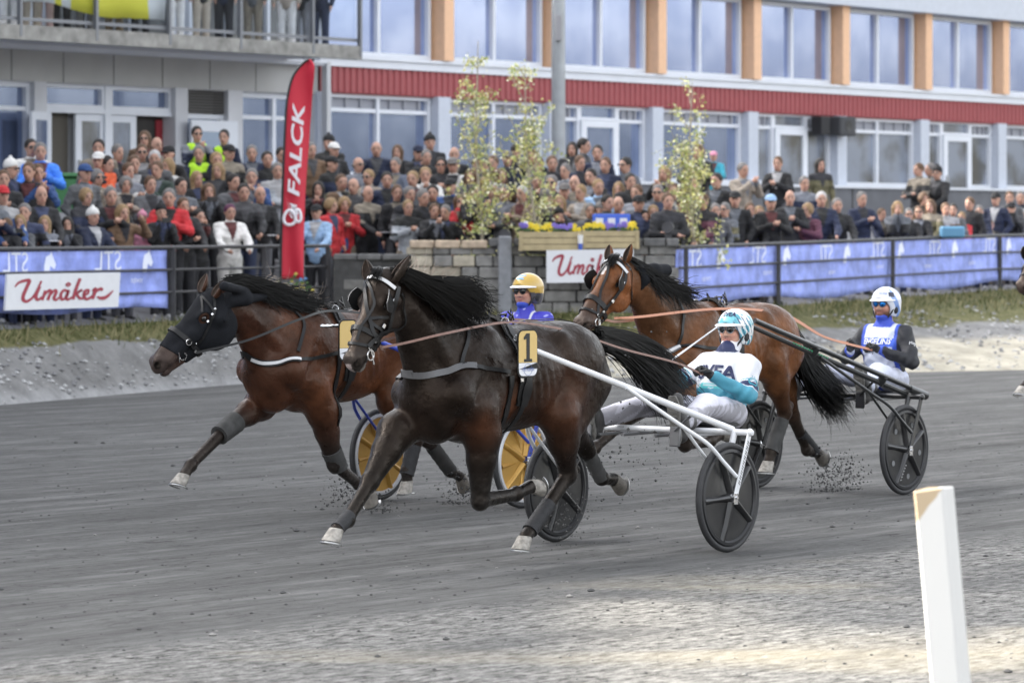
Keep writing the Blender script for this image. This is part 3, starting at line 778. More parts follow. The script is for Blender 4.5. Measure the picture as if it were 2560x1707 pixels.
# ------------------------------------------------------------------ stone wall
g = np.random.default_rng(8); V_ = []; F_ = []; C_ = []
x0w, x1w = -2.70, 2.50
def wall_top(x):
    px = (1280 + FPX * x / 56.3) * .91875; return 1.78 if px < 945 else (1.97 if px < 1130 else 2.0)
wy = lambda x: 56.75 - .1 * (x + 2.7)
z = .55; row = 0; mb = MB(); cols = []
while z < 1.93:
    hh = g.uniform(.15, .20); x = x0w - g.uniform(0, .3)
    while x < x1w:
        ww = g.uniform(.25, .52); tp = wall_top(min(max(x + ww / 2, x0w), x1w)); a_, b_ = max(x, x0w), min(x + ww, x1w)
        if z + hh * .6 < tp - .1 and b_ - a_ > .06:
            n0 = len(mb.V); dy = g.uniform(-.025, .025); top_ = min(z + hh - .012, tp - .09)
            mb.box(((a_ + b_) / 2, wy(x) + dy, (z + top_) / 2), (b_ - a_ - .014, .36, top_ - z), bev=.016)
            lft = x < -.65 and x > -1.8; base = np.array((.44, .40, .32)) if lft and g.random() < .65 else np.array((.25, .245, .235))
            cols += [base * g.uniform(.65, 1.25)] * (len(mb.V) - n0)
        x += ww
    z += hh; row += 1
n0 = len(mb.V); mb.box((-.1, 56.66, 1.15), (5.16, .24, 1.2)); cols += [np.array((.07, .07, .07))] * (len(mb.V) - n0)
x = x0w
while x < x1w:
    ww = g.uniform(.34, .42); tp = wall_top(x + ww / 2); n0 = len(mb.V); b_ = min(x + ww, x1w); mb.box(((x + b_) / 2, wy(x) - .01, tp - .045), (b_ - x - .02, .44, .12 if tp > 1.9 else .09), bev=.015)
    px = (1280 + FPX * (x + .2) / 56.3) * .91875; base = np.array((.50, .40, .30)) if 945 < px < 1130 else np.array((.15, .15, .15))
    cols += [base * g.uniform(.8, 1.15)] * (len(mb.V) - n0); x += ww
me = mesh_from('stone_wall', mb.V, mb.F, mat('wall_stone', attr=True, rough=.9, noise=.25, nscale=9, bump=.5, bscale=22), False, np.array(cols))
tag(obj('stone_wall', me), 'rough grey and sand coloured stone block wall between the two fences', 'wall')
mb = MB(); mb.box((0, 0, .75), (.2, .3, 1.5), bev=.02); ob = mb.build('wall_post', mat('post_concrete', (.24, .25, .27), .85, noise=.2), loc=((1160 * q - 1280) / FPX * 56.1, 56.3, .55))
tag(ob, 'smooth grey concrete post set against the stone wall', 'post')

# planters with pansies, and the small things on the wall
WOOD = mat('planter_pine', (.44, .36, .21), .7, noise=.15, nscale=6, bump=.15, bscale=30); WOODE = WOOD
def planter(x0, x1, y0, y1, Y, label, seed):
    a_ = world_at(x0 * q, y1 * q, Y); b_ = world_at(x1 * q, y0 * q, Y); L_ = b_[0] - a_[0]; H_ = b_[2] - a_[2]; root = empty('flower_box', ((a_[0] + b_[0]) / 2, Y, a_[2]))
    tag(root, label, 'flower box', 'wooden flower boxes on the wall')
    mb = MB()
    for k in range(3): mb.box((0, -.16, H_ * (k + .5) / 3), (L_, .025, H_ / 3 - .008), bev=.003); mb.box((0, .16, H_ * (k + .5) / 3), (L_, .025, H_ / 3 - .008))
    for sg in (-1, 1): mb.box((sg * (L_ / 2 - .012), 0, H_ / 2), (.024, .292, H_)); mb.box((sg * (L_ / 2 + .01), -.165, H_ / 2), (.05, .05, H_ + .01), bev=.004)
    mb.box((0, 0, H_ * .5), (L_ - .06, .28, H_ * .8), 1); mb.build('box', [WOOD, mat('soil', (.05, .035, .02), .95)], root)
    g = np.random.default_rng(seed); pet = MB(); lf = MB()
    for k in range(60):
        x = g.uniform(-L_ / 2, L_ / 2); y = g.uniform(-.17, .15); h = H_ + g.uniform(.02, .11); m = 0 if (math.sin(x * 9 + seed) > -.1) else 1
        for e in range(5):
            t = e * 1.257; pet.ball((x + .022 * math.cos(t), y - .01, h + .022 * math.sin(t)), .018, 6, m, rad=(.018, .007, .018))
        lf.tube([(x, y, H_ * .9), (x, y, h)], .004, 3)
        for e in range(3): lf.ball((x + g.normal(0, .03), y + g.normal(0, .03), H_ + g.uniform(0, .04)), .02, 5, 0, rad=(.03, .012, .02))
    pet.build('blossoms', [mat('petal_yellow', (.80, .62, .04), .6), mat('petal_violet', (.22, .16, .55), .6)], root); lf.build('leaves', mat('pansy_leaf', (.05, .10, .03), .6), root)
planter(1197, 1330, 532, 576, 56.15, 'pale wooden flower box with yellow and violet pansies nearer the driver in the gold helmet', 3)
planter(1342, 1462, 530, 571, 56.15, 'pale wooden flower box with pansies under the blue and white box', 4)
def small(name, cat, label, px, py, Y, build, mats, smooth=True):
    mb = MB(); build(mb); c = world_at(px * q, py * q, Y); ob = mb.build(name, mats, loc=tuple(c), smooth=smooth); tag(ob, label, cat); return ob
small('paper_cup', 'cup', 'blue and white paper cup between the two flower boxes', 1333, 578, 55.95, lambda m: (m.lathe([(.0, 0), (.03, 0), (.036, .12)], n=14), m.lathe([(.036, .12), (.041, .25), (.0, .25)], n=14, m=1)), [mat('cup_blue', (.06, .12, .5), .5), mat('cup_white', (.75, .75, .75), .5)])
small('drink_can', 'can', 'white drink can left of the flower boxes on the wall', 1208, 533, 56.4, lambda m: m.lathe([(.0, 0), (.03, 0), (.033, .01), (.033, .15), (.027, .16), (.0, .16)], n=14), mat('can_white', (.75, .76, .78), .3, .2))
def bluebox(m):
    m.box((0, 0, .12), (.56, .25, .22), bev=.01)
    for k in (-.18, 0, .18): m.box((k, -.128, .12), (.11, .008, .10), 1)
small('blue_box', 'box', 'bright blue box with white panels standing behind the pansies', 1404, 527, 56.5, bluebox, [mat('box_blue', (.06, .14, .62), .5), WSIGN], False)
def lampb(m):
    m.lathe([(.0, -.08), (.07, -.08), (.09, 0), (.09, .05)], axis=(-.3, -1, .1), n=16); m.lathe([(.085, .045), (.0, .05)], axis=(-.3, -1, .1), n=16, m=1); m.box((0, .02, -.12), (.10, .05, .16))
small('spotlight', 'lamp', 'small round spotlight on the wall left of the flower boxes', 1160, 540, 56.3, lampb, [IRON, mat('lamp_glass', (.7, .65, .5), .1, .6)])
small('spotlight', 'lamp', 'small round spotlight on the wall beside the third birch', 1535, 523, 56.2, lampb, [IRON, mat('lamp_glass', (.7, .65, .5), .1, .6)])
def bunch(m):
    g = np.random.default_rng(4)
    for _ in range(70):
        c = g.normal(0, (.10, .06, .10)); m.ball(c, .03, 5, int(g.integers(0, 3)), rad=(.035, .015, .025))
    m.tube([(0, 0, -.35), (0, 0, .1)], .04, 6, 2)
small('flower_arrangement', 'flowers', 'bunch of blue and yellow flowers at the foot of the red flag', 680, 668, 54.0, bunch, [mat('petal_blue', (.10, .22, .42), .6), mat('petal_yellow2', (.50, .42, .08), .6), mat('stem_green', (.05, .11, .03), .7)])

# ------------------------------------------------------------------ feather flag
def flag():
    Yf = 54.3; base = world_at(672 * q, 655 * q, Yf); root = empty('feather_flag', tuple(base)); tag(root, 'tall red feather flag with white upright lettering rising out of the left crowd', 'flag')
    W = lambda x, y, dy=0.: world_at(x * q, y * q, Yf + dy) - base
    Lf = spline([(645, 640), (646, 560), (650, 420), (655, 300), (660, 230), (672, 180), (692, 150), (707, 138)], 6); Rt = spline([(697, 640), (698, 560), (702, 440), (712, 300), (717, 220), (721, 175), (722, 150), (714, 136)], 6)
    n = 50; mb = MB(); V_ = []; ts = np.linspace(0, 1, n)
    Li = np.stack([np.interp(ts * (len(Lf) - 1), np.arange(len(Lf)), Lf[:, k]) for k in (0, 1)], 1); Ri = np.stack([np.interp(ts * (len(Rt) - 1), np.arange(len(Rt)), Rt[:, k]) for k in (0, 1)], 1)
    for i in range(n):
        for j in range(9):
            p = Li[i] * (1 - j / 8) + Ri[i] * (j / 8); V_.append(W(p[0], p[1], .07 * math.sin(j / 8 * 5 + i * .16) * (j / 8)))
    mb.add(V_, [(i * 9 + j, i * 9 + j + 1, (i + 1) * 9 + j + 1, (i + 1) * 9 + j) for i in range(n - 1) for j in range(8)])
    ob = mb.build('cloth', mat('flag_red', (.55, .02, .045), .6, noise=.08, nscale=1), root, True); ob.modifiers.new('thickness', 'SOLIDIFY').thickness = .005
    mb = MB(); mb.tube([W(x, y, .01) for x, y in [(643, 690)] + [tuple(p) for p in Li]] + [W(722, 139, .01)], .02, 8); mb.build('pole', mat('flag_pole', (.02, .02, .022), .4), root, True)
    mb = MB(); F2 = mat('flag_white', (.78, .76, .80), .6)
    V_, F_ = text_geo('FALCK', .36, shear=.25, bold=.008); wd = V_[:, 0].max() - V_[:, 0].min(); out = []
    for x, y, z in V_:
        t = (x - V_[:, 0].min()) / wd; py = 452 - t * 216; pc = 676 + t * 13; out.append(W(pc - (y - .0) * 105, py) + np.array((0, -.10, 0)))
    mb.add(out, F_); mb.build('lettering', F2, root)
    mb = MB()
    for k in range(5):
        a_ = (656 + k * 1.5, 452 + k * 9); b_ = (684 + k * 2, 472 + k * 6); c_ = (676, 482 + k * 5)
        mb.add([W(*a_) + (0, -.10, 0), W(a_[0] + 9, a_[1] + 14) + (0, -.10, 0), W(*b_) + (0, -.10, 0), W(*c_) + (0, -.10, 0)], [(0, 1, 2, 3)])
    for k, (cx_, cy_, rx, ry) in enumerate(((666, 500, 13, 17), (686, 496, 6, 14))):
        P = [(cx_ + rx * math.cos(t) * (1 + .25 * math.sin(t)), cy_ + ry * math.sin(t)) for t in np.linspace(0, 6.283, 22)]
        mb.tube([W(*p) + (0, -.10, 0) for p in P], .022, 4, cap=False)
    mb.build('wing_emblem', F2, root)
flag()

# ------------------------------------------------------------------ birches
LEAF = mat('birch_leaf', (.72, .68, .26), .55, noise=.25, nscale=30); LEAF.node_tree.nodes['Principled BSDF'].inputs['Transmission Weight'].default_value = 0
LEAFG = mat('birch_leaf_green', (.40, .46, .16), .55); LEAFP = mat('birch_leaf_pale', (.88, .85, .60), .3)
BARK = mat('birch_bark', (.38, .34, .27), .85, noise=.35, nscale=14)
def birch(px0, ybase, pxt, yt, Y, wpx, label, seed, dens):
    b = world_at(px0 * q, ybase * q, Y); zg = float(ground_z(b[0], Y)); root = empty('birch', (b[0], Y, zg)); tag(root, label, 'tree', 'young birches behind the wall'); g = np.random.default_rng(seed)
    top = world_at(pxt * q, yt * q, Y) - np.array((b[0], Y, zg)); W_ = wpx * q / FPX * Y / 2; tr = MB()
    trunk = spline([(0, 0, 0), (top[0] * .15 + .05, 0, top[2] * .3), (top[0] * .5 - .03, .05, top[2] * .6), tuple(top)], 8); tr.tube(trunk, np.linspace(.035, .006, len(trunk)), 8)
    lf = MB(); tips = []
    for k in range(46):
        t = g.uniform(.05, .97); i = int(t * (len(trunk) - 1)); p0 = trunk[i]; a_ = g.uniform(0, 6.28); L_ = W_ * g.uniform(.6, 1.9) * (1.15 - .70 * t)
        d = np.array((math.cos(a_), math.sin(a_) * .8, 0)) * L_; P = spline([p0, p0 + d * .5 + (0, 0, L_ * .6), p0 + d + (0, 0, L_ * g.uniform(.9, 1.7))], 6); tr.tube(P, np.linspace(.011, .003, len(P)), 4, cap=False); tips.append(P)
        for _ in range(3):
            i2 = g.integers(2, len(P)); q0 = P[i2]; e = g.normal(0, .10, 3); P2 = np.array([q0, q0 + e * .6 + (0, 0, .04), q0 + e + (0, 0, -.02)]); tr.tube(P2, [.004, .003, .002], 3, cap=False); tips.append(P2)
    for _ in range(dens):
        P = tips[g.integers(0, len(tips))]; p = P[g.integers(len(P) // 3, len(P))] + g.normal(0, .045, 3); s_ = g.uniform(.015, .034); n_ = nrm(g.normal(0, 1, 3)); a_, u_, v_ = basis(n_, nrm(g.normal(0, 1, 3)))
        lf.add([p - u_ * s_, p + v_ * s_ * .7, p + u_ * s_ * 1.2, p - v_ * s_ * .7], [(0, 1, 2, 3)], int(g.choice([0, 0, 1, 1, 2])))
    tr.build('trunk', BARK, root, True); lf.build('crown', [LEAF, LEAFG, LEAFP], root)
birch(1100, 560, 1098, 95, 57.9, 92, 'leftmost and tallest slender birch with pale green leaves behind the wall', 1, 2100)
birch(1228, 560, 1205, 150, 57.6, 105, 'yellowish middle birch leaning left beside the lamp mast', 2, 2500)
birch(1585, 560, 1590, 190, 57.6, 92, 'slender green birch at the end of the stone wall, left of the right fence', 3, 2300)

# ------------------------------------------------------------------ wheelie bin, near marker post
mb = MB(); mb.box((0, 0, .50), (.56, .62, .92), bev=.03); mb.box((0, 0, 1.0), (.62, .70, .07), bev=.02); mb.tube([(-.25, .36, .95), (.25, .36, .95)], .02, 8)
for sg in (-1, 1): mb.lathe([(.0, -.03), (.1, -.03), (.1, .03), (0, .03)], (sg * .3, .3, .1), (1, 0, 0), 16, 1)
c = world_at(158 * q, 397 * q, 59.5); ob = mb.build('wheelie_bin', [mat('bin_green', (.05, .19, .07), .5, noise=.1), mat('bin_black', (.02, .02, .02), .6)], smooth=True, loc=(c[0], 59.5, c[2] - 1.04), rz=.2)
tag(ob, 'green wheelie bin standing in the crowd by the left doors', 'bin')
mb = MB(); mb.box((0, 0, .0), (.42, .3, .2), bev=.03); c = world_at(2187 * q, 533 * q, 66.5); ob = mb.build('blue_tub', mat('tub_blue', (.10, .26, .42), .5), loc=tuple(c)); tag(ob, 'light blue plastic tub beside the right fence rail', 'tub')
def post():
    Y = 14.0; L0 = world_at(2100 * q, 1122 * q, Y); root_x = L0[0]; mb = MB()
    # angle-section post: a broad white face and a return flange, leaning a little
    lean = .10; H = 1.14; W = .112; D_ = .055; z1 = L0[2]
    def sec(z): return lean * (z1 - z) / z1
    V_ = []; prof = [(0, 0), (W, .0), (W, -.004 - .0), (W + .012, .0), (W + D_, .045), (W + D_, .065), (W, .03), (0, .03)]
    prof = [(0, 0), (W - .012, -.012), (W, 0), (W + .004, .01), (W + D_ * .75, .05), (W + D_ * .75, .075), (W * .5, .06), (0, .03)]
    zs = np.linspace(-.05, z1, 14); n = len(prof)
    for z in zs:
        for x, y in prof: V_.append((x + sec(z), y, z + (x * -.0 if z < z1 else (-.012 if x < .02 else .004))))
    F_ = [(i * n + k, i * n + (k + 1) % n, (i + 1) * n + (k + 1) % n, (i + 1) * n + k) for i in range(len(zs) - 1) for k in range(n)] + [tuple((len(zs) - 1) * n + k for k in range(n))]
    mb.add(V_, F_)
    m = bpy.data.materials.new('peeling_white_paint'); m.use_nodes = True; t = m.node_tree; nn = t.nodes; L = t.links; p = nn['Principled BSDF']; p.inputs['Roughness'].default_value = .55
    tc = nn.new('ShaderNodeTexCoord'); z_ = nn.new('ShaderNodeTexNoise'); z_.inputs['Scale'].default_value = 9; z_.inputs['Detail'].default_value = 5; L.new(tc.outputs['Object'], z_.inputs['Vector'])
    s_ = nn.new('ShaderNodeSeparateXYZ'); L.new(tc.outputs['Object'], s_.inputs[0])
    # bare wood patch at the upper left corner: x*1.6 + (z1 - z) < ~ .12
    m1 = nn.new('ShaderNodeMath'); m1.operation = 'MULTIPLY'; L.new(s_.outputs['X'], m1.inputs[0]); m1.inputs[1].default_value = 1.5
    m2 = nn.new('ShaderNodeMath'); m2.operation = 'SUBTRACT'; m2.inputs[0].default_value = z1; L.new(s_.outputs['Z'], m2.inputs[1])
    m3 = nn.new('ShaderNodeMath'); L.new(m1.outputs[0], m3.inputs[0]); L.new(m2.outputs[0], m3.inputs[1])
    m4 = nn.new('ShaderNodeMath'); m4.operation = 'MULTIPLY_ADD'; L.new(z_.outputs['Fac'], m4.inputs[0]); m4.inputs[1].default_value = .09; L.new(m3.outputs[0], m4.inputs[2])
    r = nn.new('ShaderNodeMapRange'); r.inputs[1].default_value = .185; r.inputs[2].default_value = .197; L.new(m4.outputs[0], r.inputs[0])
    x = nn.new('ShaderNodeMix'); x.data_type = 'RGBA'; L.new(r.outputs[0], x.inputs['Factor']); x.inputs[6].default_value = (.42, .33, .22, 1); x.inputs[7].default_value = (.60, .60, .59, 1); L.new(x.outputs[2], p.inputs['Base Color'])
    ob = mb.build('marker_post', m, loc=(root_x, Y, 0)); ob.modifiers.new('b', 'BEVEL').width = .004
    tag(ob, 'white painted marker post chipped to bare wood at its top, in the near right corner', 'post')
post()
# ================================================================== HORSES
HAIRK = mat('horse_hair_black', (.0045, .0042, .004), .5, spec=.22)
HAIR_LIT = mat('horse_hair_rim_lit', (.30, .24, .19), .4)  # paler wisp colour stands in for rim light on the hair
LEA = mat('harness_black', (.010, .010, .0105), .42, spec=.32, noise=.2, nscale=20)
LEAG = mat('harness_grey', (.10, .10, .105), .45)
LEAW = mat('harness_white', (.62, .62, .63), .45)
LEAB = mat('rein_brown', (.20, .11, .085), .5, noise=.2, nscale=30)
LEAO = mat('rein_tan', (.56, .25, .15), .5)
CHR = mat('buckle_chrome', (.75, .75, .76), .18, 1.)
HOOFD = mat('hoof_dark', (.16, .145, .125), .6, noise=.35, nscale=30)
HOOFL = mat('hoof_pale', (.30, .28, .25), .6, noise=.45, nscale=28, bump=.4, bscale=60)
SHOE = mat('shoe_metal', (.42, .42, .42), .35, .9)
BOOT = mat('leg_boot_grey', (.045, .045, .044), .75, noise=.35, nscale=14)
BOOTK = mat('leg_wrap_black', (.022, .022, .024), .7, noise=.3, nscale=25, bump=.4, bscale=90)
EYE = mat('horse_eye', (.008, .006, .005), .06, spec=.8)
def coat_mat(name, rough):
    m = mat(name, attr=True, rough=rough, noise=.42, nscale=6.5, bump=.9, bscale=19, spec=.21, tint=(1, .82, .68), rvar=.11); return m

class HeadF:
    """head frame: x poll -> muzzle, y left, z out of the forehead"""
    def __init__(s, poll, muz, left):
        poll = np.array(poll, float); d = np.array(muz, float) - poll; s.s = np.linalg.norm(d) / .563 * 1.11
        x = nrm(d); y = nrm(np.array(left, float) - x * np.dot(x, left)); z = np.cross(x, y)
        a = .105; s.x = x * math.cos(a) + z * math.sin(a); s.z = z * math.cos(a) - x * math.sin(a); s.y = y; s.o = poll
        s.A = np.array([s.x, s.y, s.z])
    def p(s, x, y, z): return s.o + s.s * (s.x * x + s.y * y + s.z * z)
def head_blob(b, H, c, cm, k=.03):
    S = H.s; e = lambda P, r, cc, kk=.03, **kw: b.ell(H.p(*P), [q_ * S for q_ in r], H.A, kk, cc, **kw)
    cp = lambda P, Q, ra, rb, cc, kk=.03, flat=None, **kw: b.cap(H.p(*P), H.p(*Q), ra * S, rb * S, kk, flat, cc, **kw)
    e((.085, 0, -.045), (.125, .088, .095), c); e((.16, 0, -.045), (.12, .092, .075), c)
    cp((.10, 0, -.02), (.36, 0, -.022), .062, .044, c, .04, (H.z, 1.2)); cp((.36, 0, -.022), (.53, 0, -.04), .046, .040, cm, .04)
    for sg in (-1, 1):
        e((.165, sg * .052, -.140), (.135, .040, .120), c, .03); e((.235, sg * .058, -.075), (.15, .02, .032), c, .03)
        e((.178, sg * .082, -.020), (.040, .024, .030), c, .025)      # brow
        e((.545, sg * .034, -.045), (.042, .026, .040), cm, .02)      # nostril rim
        cp((.30, sg * .034, -.06), (.50, sg * .034, -.075), .040, .034, cm, .03)
        cp((.05, sg * .055, -.06), (.12, sg * .075, -.10), .045, .05, c, .03)
    cp((.20, 0, -.165), (.50, 0, -.125), .050, .030, c, .035); e((.555, 0, -.075), (.052, .046, .052), cm, .025); e((.545, 0, -.128), (.040, .033, .024), cm, .015)
    for sg in (-1, 1):
        e((.572, sg * .058, -.045), (.030, .022, .018), cm, .008, sub=True)
        e((.192, sg * .098, -.034), (.024, .014, .017), c, .01, sub=True)
    e((.59, 0, -.108), (.065, .06, .0045), cm, .006, sub=True)
def ear_mesh(base, tip, opn, w, cin, cout, parent):
    a = nrm(np.array(tip) - base); o_ = nrm(np.array(opn) - a * np.dot(opn, a)); sd_ = np.cross(a, o_); L_ = np.linalg.norm(np.array(tip) - base); V_ = []; F_ = []; n = 12; m = 9; Cc = []
    for q_ in (0, 1):
        for i in range(n):
            t = i / (n - 1); r = w * (math.sin(math.pi * (t * .80 + .16)) ** .75 if t < .97 else .04) * (1 - .35 * t)
            for j in range(m):
                th = R(-132 + 264 * j / (m - 1)); rr = r * (1 if q_ == 0 else .78)
                p = np.array(base) + a * L_ * t + sd_ * math.sin(th) * rr - o_ * (math.cos(th) * rr * .85 - (.004 if q_ else 0)) + o_ * .012 * t
                V_.append(p); Cc.append(cout if q_ == 0 else cin)
    N_ = n * m
    for q_ in (0, 1):
        for i in range(n - 1):
            for j in range(m - 1):
                f = (q_ * N_ + i * m + j, q_ * N_ + i * m + j + 1, q_ * N_ + (i + 1) * m + j + 1, q_ * N_ + (i + 1) * m + j); F_.append(f if q_ else f[::-1])
    for i in range(n - 1):
        for j in (0, m - 1): F_.append((i * m + j, (i + 1) * m + j, N_ + (i + 1) * m + j, N_ + i * m + j))
    for j in range(m - 1): F_.append(((n - 1) * m + j, (n - 1) * m + j + 1, N_ + (n - 1) * m + j + 1, N_ + (n - 1) * m + j))
    return obj('ear', mesh_from('ear', V_, F_, parent['_m'], True, np.array(Cc)), parent['o'])

def hoof(pos, d, toe, sc_, mats, parent, shoe=True):
    """pos: coronet centre, d: direction coronet -> ground surface, toe: forward"""
    a = nrm(d); t = nrm(np.array(toe) - a * np.dot(toe, a)); s_ = np.cross(a, t); V_ = []; n = 20; mb = MB()
    for (r, h, fw) in ((.036, -.004, 0), (.041, .006, .002), (.045, .035, .014), (.049, .066, .030), (.050, .072, .032), (.04, .074, .030), (.0, .066, .02)):
        for k in range(n):
            th = 2 * math.pi * k / n; c_, q_ = math.cos(th), math.sin(th); V_.append(pos + sc_ * (a * h + t * (r * c_ * (1.18 if c_ > 0 else .9) + fw) + s_ * r * q_))
    mb.add(V_, [(i * n + k, i * n + (k + 1) % n, (i + 1) * n + (k + 1) % n, (i + 1) * n + k) for i in range(6) for k in range(n)], 0)
    if shoe:
        P = [pos + sc_ * (a * .078 + t * (.05 * math.cos(th) * 1.15 + .027) + s_ * .05 * math.sin(th)) for th in np.linspace(R(-145), R(145), 18)]
        mb.ribbon(P, [a] * 18, .018, .008, 1)
    return mb.build('hoof', mats, parent, True)

def make_horse(rig, D):
    """D: keypoints (local f, l, z) and colours"""
    O = np.array((D.get('org', 1.5), 0, 0)); K = {k: np.array(v, float) - O for k, v in D['kp'].items()}; df = D['df'] - O[0]; dz = D.get('dz', 0)
    root = empty('horse', (rig.cx - .6 * O[0], rig.cy - .8 * O[0], 0), Rig.RZ); tag(root, D['label'], 'horse', 'racing trotters')
    c, ck, cl, cn, ch, cm = [np.array(D[k], float) for k in ('c', 'ck', 'cl', 'cn', 'ch', 'cm')]   # body, dark, legs, neck, head, muzzle
    b = Blob(); X = lambda f, l, z: np.array((f + df, l, z + dz))
    # trunk
    b.ell(X(1.50, 0, 1.155), (.62, .285, .325), None, .10, c); b.ell(X(1.00, 0, 1.27), (.40, .265, .245), None, .10, c); b.ell(X(1.95, 0, 1.16), (.40, .255, .36), None, .10, c)
    b.cap(X(.80, 0, 1.33), X(1.25, 0, 1.385), .15, .12, .08, None, c); b.cap(X(1.25, 0, 1.39), X(1.72, 0, 1.43), .10, .085, .07, None, c); b.cap(X(1.66, 0, 1.44), X(2.0, 0, 1.38), .095, .11, .06, None, c)
    b.ell(X(.66, 0, 1.335), (.14, .12, .12), None, .06, c)
    for sg in (-1, 1):
        b.ell(X(.98, sg * .12, 1.30), (.24, .13, .20), None, .06, c); b.ell(X(.78, sg * .12, 1.17), (.145, .115, .26), None, .06, c)
        b.cap(X(1.15, sg * .18, 1.40), X(1.08, sg * .18, 1.25), .05, .07, .07, None, c)
        b.cap(X(1.86, sg * .09, 1.40), X(2.24, sg * .185, 1.10), .115, .105, .06, None, c * .92)     # shoulder blade
        b.cap(X(2.24, sg * .18, 1.08), X(1.98, sg * .185, .96), .105, .10, .05, None, c)               # upper arm
        b.ell(X(1.94, sg * .17, 1.06), (.15, .095, .17), None, .05, c); b.ell(X(2.30, sg * .095, 1.06), (.11, .10, .15), None, .05, c)
    b.ell(X(2.22, 0, .98), (.17, .16, .20), None, .06, c); b.ell(X(1.90, 0, .98), (.25, .20, .20), None, .07, c)
    for sg in (-1, 1):      # pectorals, triceps, and the shallow grooves between the muscles
        b.cap(X(2.30, sg * .08, 1.08), X(2.26, sg * .10, .92), .075, .06, .03, None, c); b.ell(X(1.86, sg * .215, 1.14), (.09, .045, .16), None, .03, c)
        b.cap(X(1.74, sg * .30, 1.22), X(1.80, sg * .27, .98), .016, .022, .05, None, c, sub=True); b.cap(X(1.98, sg * .275, 1.30), X(2.16, sg * .275, 1.06), .010, .014, .045, None, c, sub=True)
        b.cap(X(1.20, sg * .30, 1.18), X(1.26, sg * .27, .98), .020, .030, .06, None, c, sub=True); b.cap(X(.92, sg * .275, 1.22), X(.84, sg * .25, 1.0), .008, .012, .05, None, c, sub=True)
    for sg in (-1, 1):      # ribs and the fold of the flank
        for k in range(6): b.cap(X(1.34 + .075 * k, sg * .300, 1.26), X(1.27 + .080 * k, sg * .275, 1.00), .013, .015, .03, None, c, sub=True)
        for k in range(3): b.cap(X(1.17 - .03 * k, sg * .285, 1.26 - .05 * k), X(1.22 - .02 * k, sg * .265, 1.10 - .05 * k), .010, .006, .02, None, c, sub=True)
        b.cap(X(1.92, sg * .245, 1.02), X(2.02, sg * .215, .86), .012, .010, .02, None, c); b.cap(X(1.0, sg * .262, 1.16), X(1.10, sg * .235, .98), .010, .008, .02, None, c)
    # neck
    pl = K['poll']; n0 = X(2.08, 0, 1.27); fl = ((0, 1, 0), 1.55); m1 = n0 * .62 + pl * .38 + np.array((0, 0, -.02 + D.get('arch', 0))); m2 = n0 * .28 + pl * .72 + np.array((-.03, 0, -.055 + D.get('arch', 0)))
    hf = HeadF(pl, K['muz'], D['left']); p_end = hf.p(.03, 0, -.085)
    b.chain([n0, m1, m2, p_end], [.285, .198, .145, .108], .07, fl, cn); b.cap(X(1.86, 0, 1.42), m1 + (-.02, 0, .12), .10, .06, .07, None, cn); b.cap(m1 + (-.02, 0, .12), pl + hf.z * -.03 + (-.03, 0, -.02), .06, .045, .06, None, cn)
    b.cap(X(2.32, 0, 1.10), m1 + np.array((.09, 0, -.11)), .12, .085, .07, None, cn)
    for sg in (-1, 1): b.cap(X(2.10, sg * .12, 1.12), m2 + (0, sg * .06, -.02), .07, .055, .035, None, cn * 1.15)
    head_blob(b, hf, ch, cm)
    # legs
    hoofs = []
    for sd_, sg in (('L', 1), ('R', -1)):
        e, k_, f_, h_ = [K[sd_ + q_] for q_ in ('el', 'kn', 'ff', 'fh')]
        b.chain([X(2.02, sg * .165, 1.00), e], [.13, .118], .05, None, c); fa = e + (k_ - e) * .38; b.cap(e, fa, .116, .090, .04, None, c * .6 + cl * .4); b.cap(fa, k_, .090, .054, .03, None, cl)
        b.ell(k_, (.062, .056, .064), None, .02, cl); b.cap(k_ + (f_ - k_) * .12, f_, .046, .038, .02, None, cl); kn = nrm(f_ - k_); _, s_, u_ = basis(kn, (0, 1, 0))
        bk = D.get('back', {}).get(sd_ + 'f', (-1, 0, 0)); bk = nrm(np.array(bk) - kn * np.dot(bk, kn)); b.cap(k_ + kn * .08 + bk * .030, f_ + bk * .022 - kn * .03, .022, .021, .012, None, cl)
        b.ell(f_ + bk * .008, (.050, .045, .050), None, .018, cl); b.cap(f_, h_, .039, .041, .018, None, cl); hoofs.append((f_, h_, -bk, sd_ + 'f'))
        st, ho, f2, h2 = [K[sd_ + q_] for q_ in ('st', 'hk', 'hf', 'hh')]
        b.cap(X(.92, sg * .14, 1.24), st, .20, .135, .07, ((0, 1, 0), 1.35), c); b.cap(X(.74, sg * .13, 1.12), st * .55 + ho * .45, .13, .08, .07, None, c)
        g1 = st * .55 + ho * .45; b.cap(st, g1, .135, .092, .05, None, c * .8 + cl * .2); b.cap(g1, ho, .090, .052, .04, None, cl * .6 + c * .4)
        cd = nrm(f2 - ho); gd = nrm(ho - st); bk2 = nrm(gd - cd); b.cap(ho + bk2 * .045 - cd * .055, ho + bk2 * .02 + cd * .03, .026, .030, .025, None, cl); b.cap(g1, ho + bk2 * .045 - cd * .055, .030, .022, .03, None, cl)
        b.ell(ho, (.066, .056, .068), None, .02, cl); b.cap(ho + cd * .03, f2, .050, .040, .02, None, cl); b.cap(ho + cd * .05 + bk2 * .024, f2 + bk2 * .02 - cd * .03, .020, .019, .015, None, cl)
        b.ell(f2 + bk2 * .008, (.052, .047, .052), None, .018, cl); b.cap(f2, h2, .041, .043, .018, None, cl); hoofs.append((f2, h2, -bk2, sd_ + 'h'))
    fn = D.get('colfn')
    hg = hf
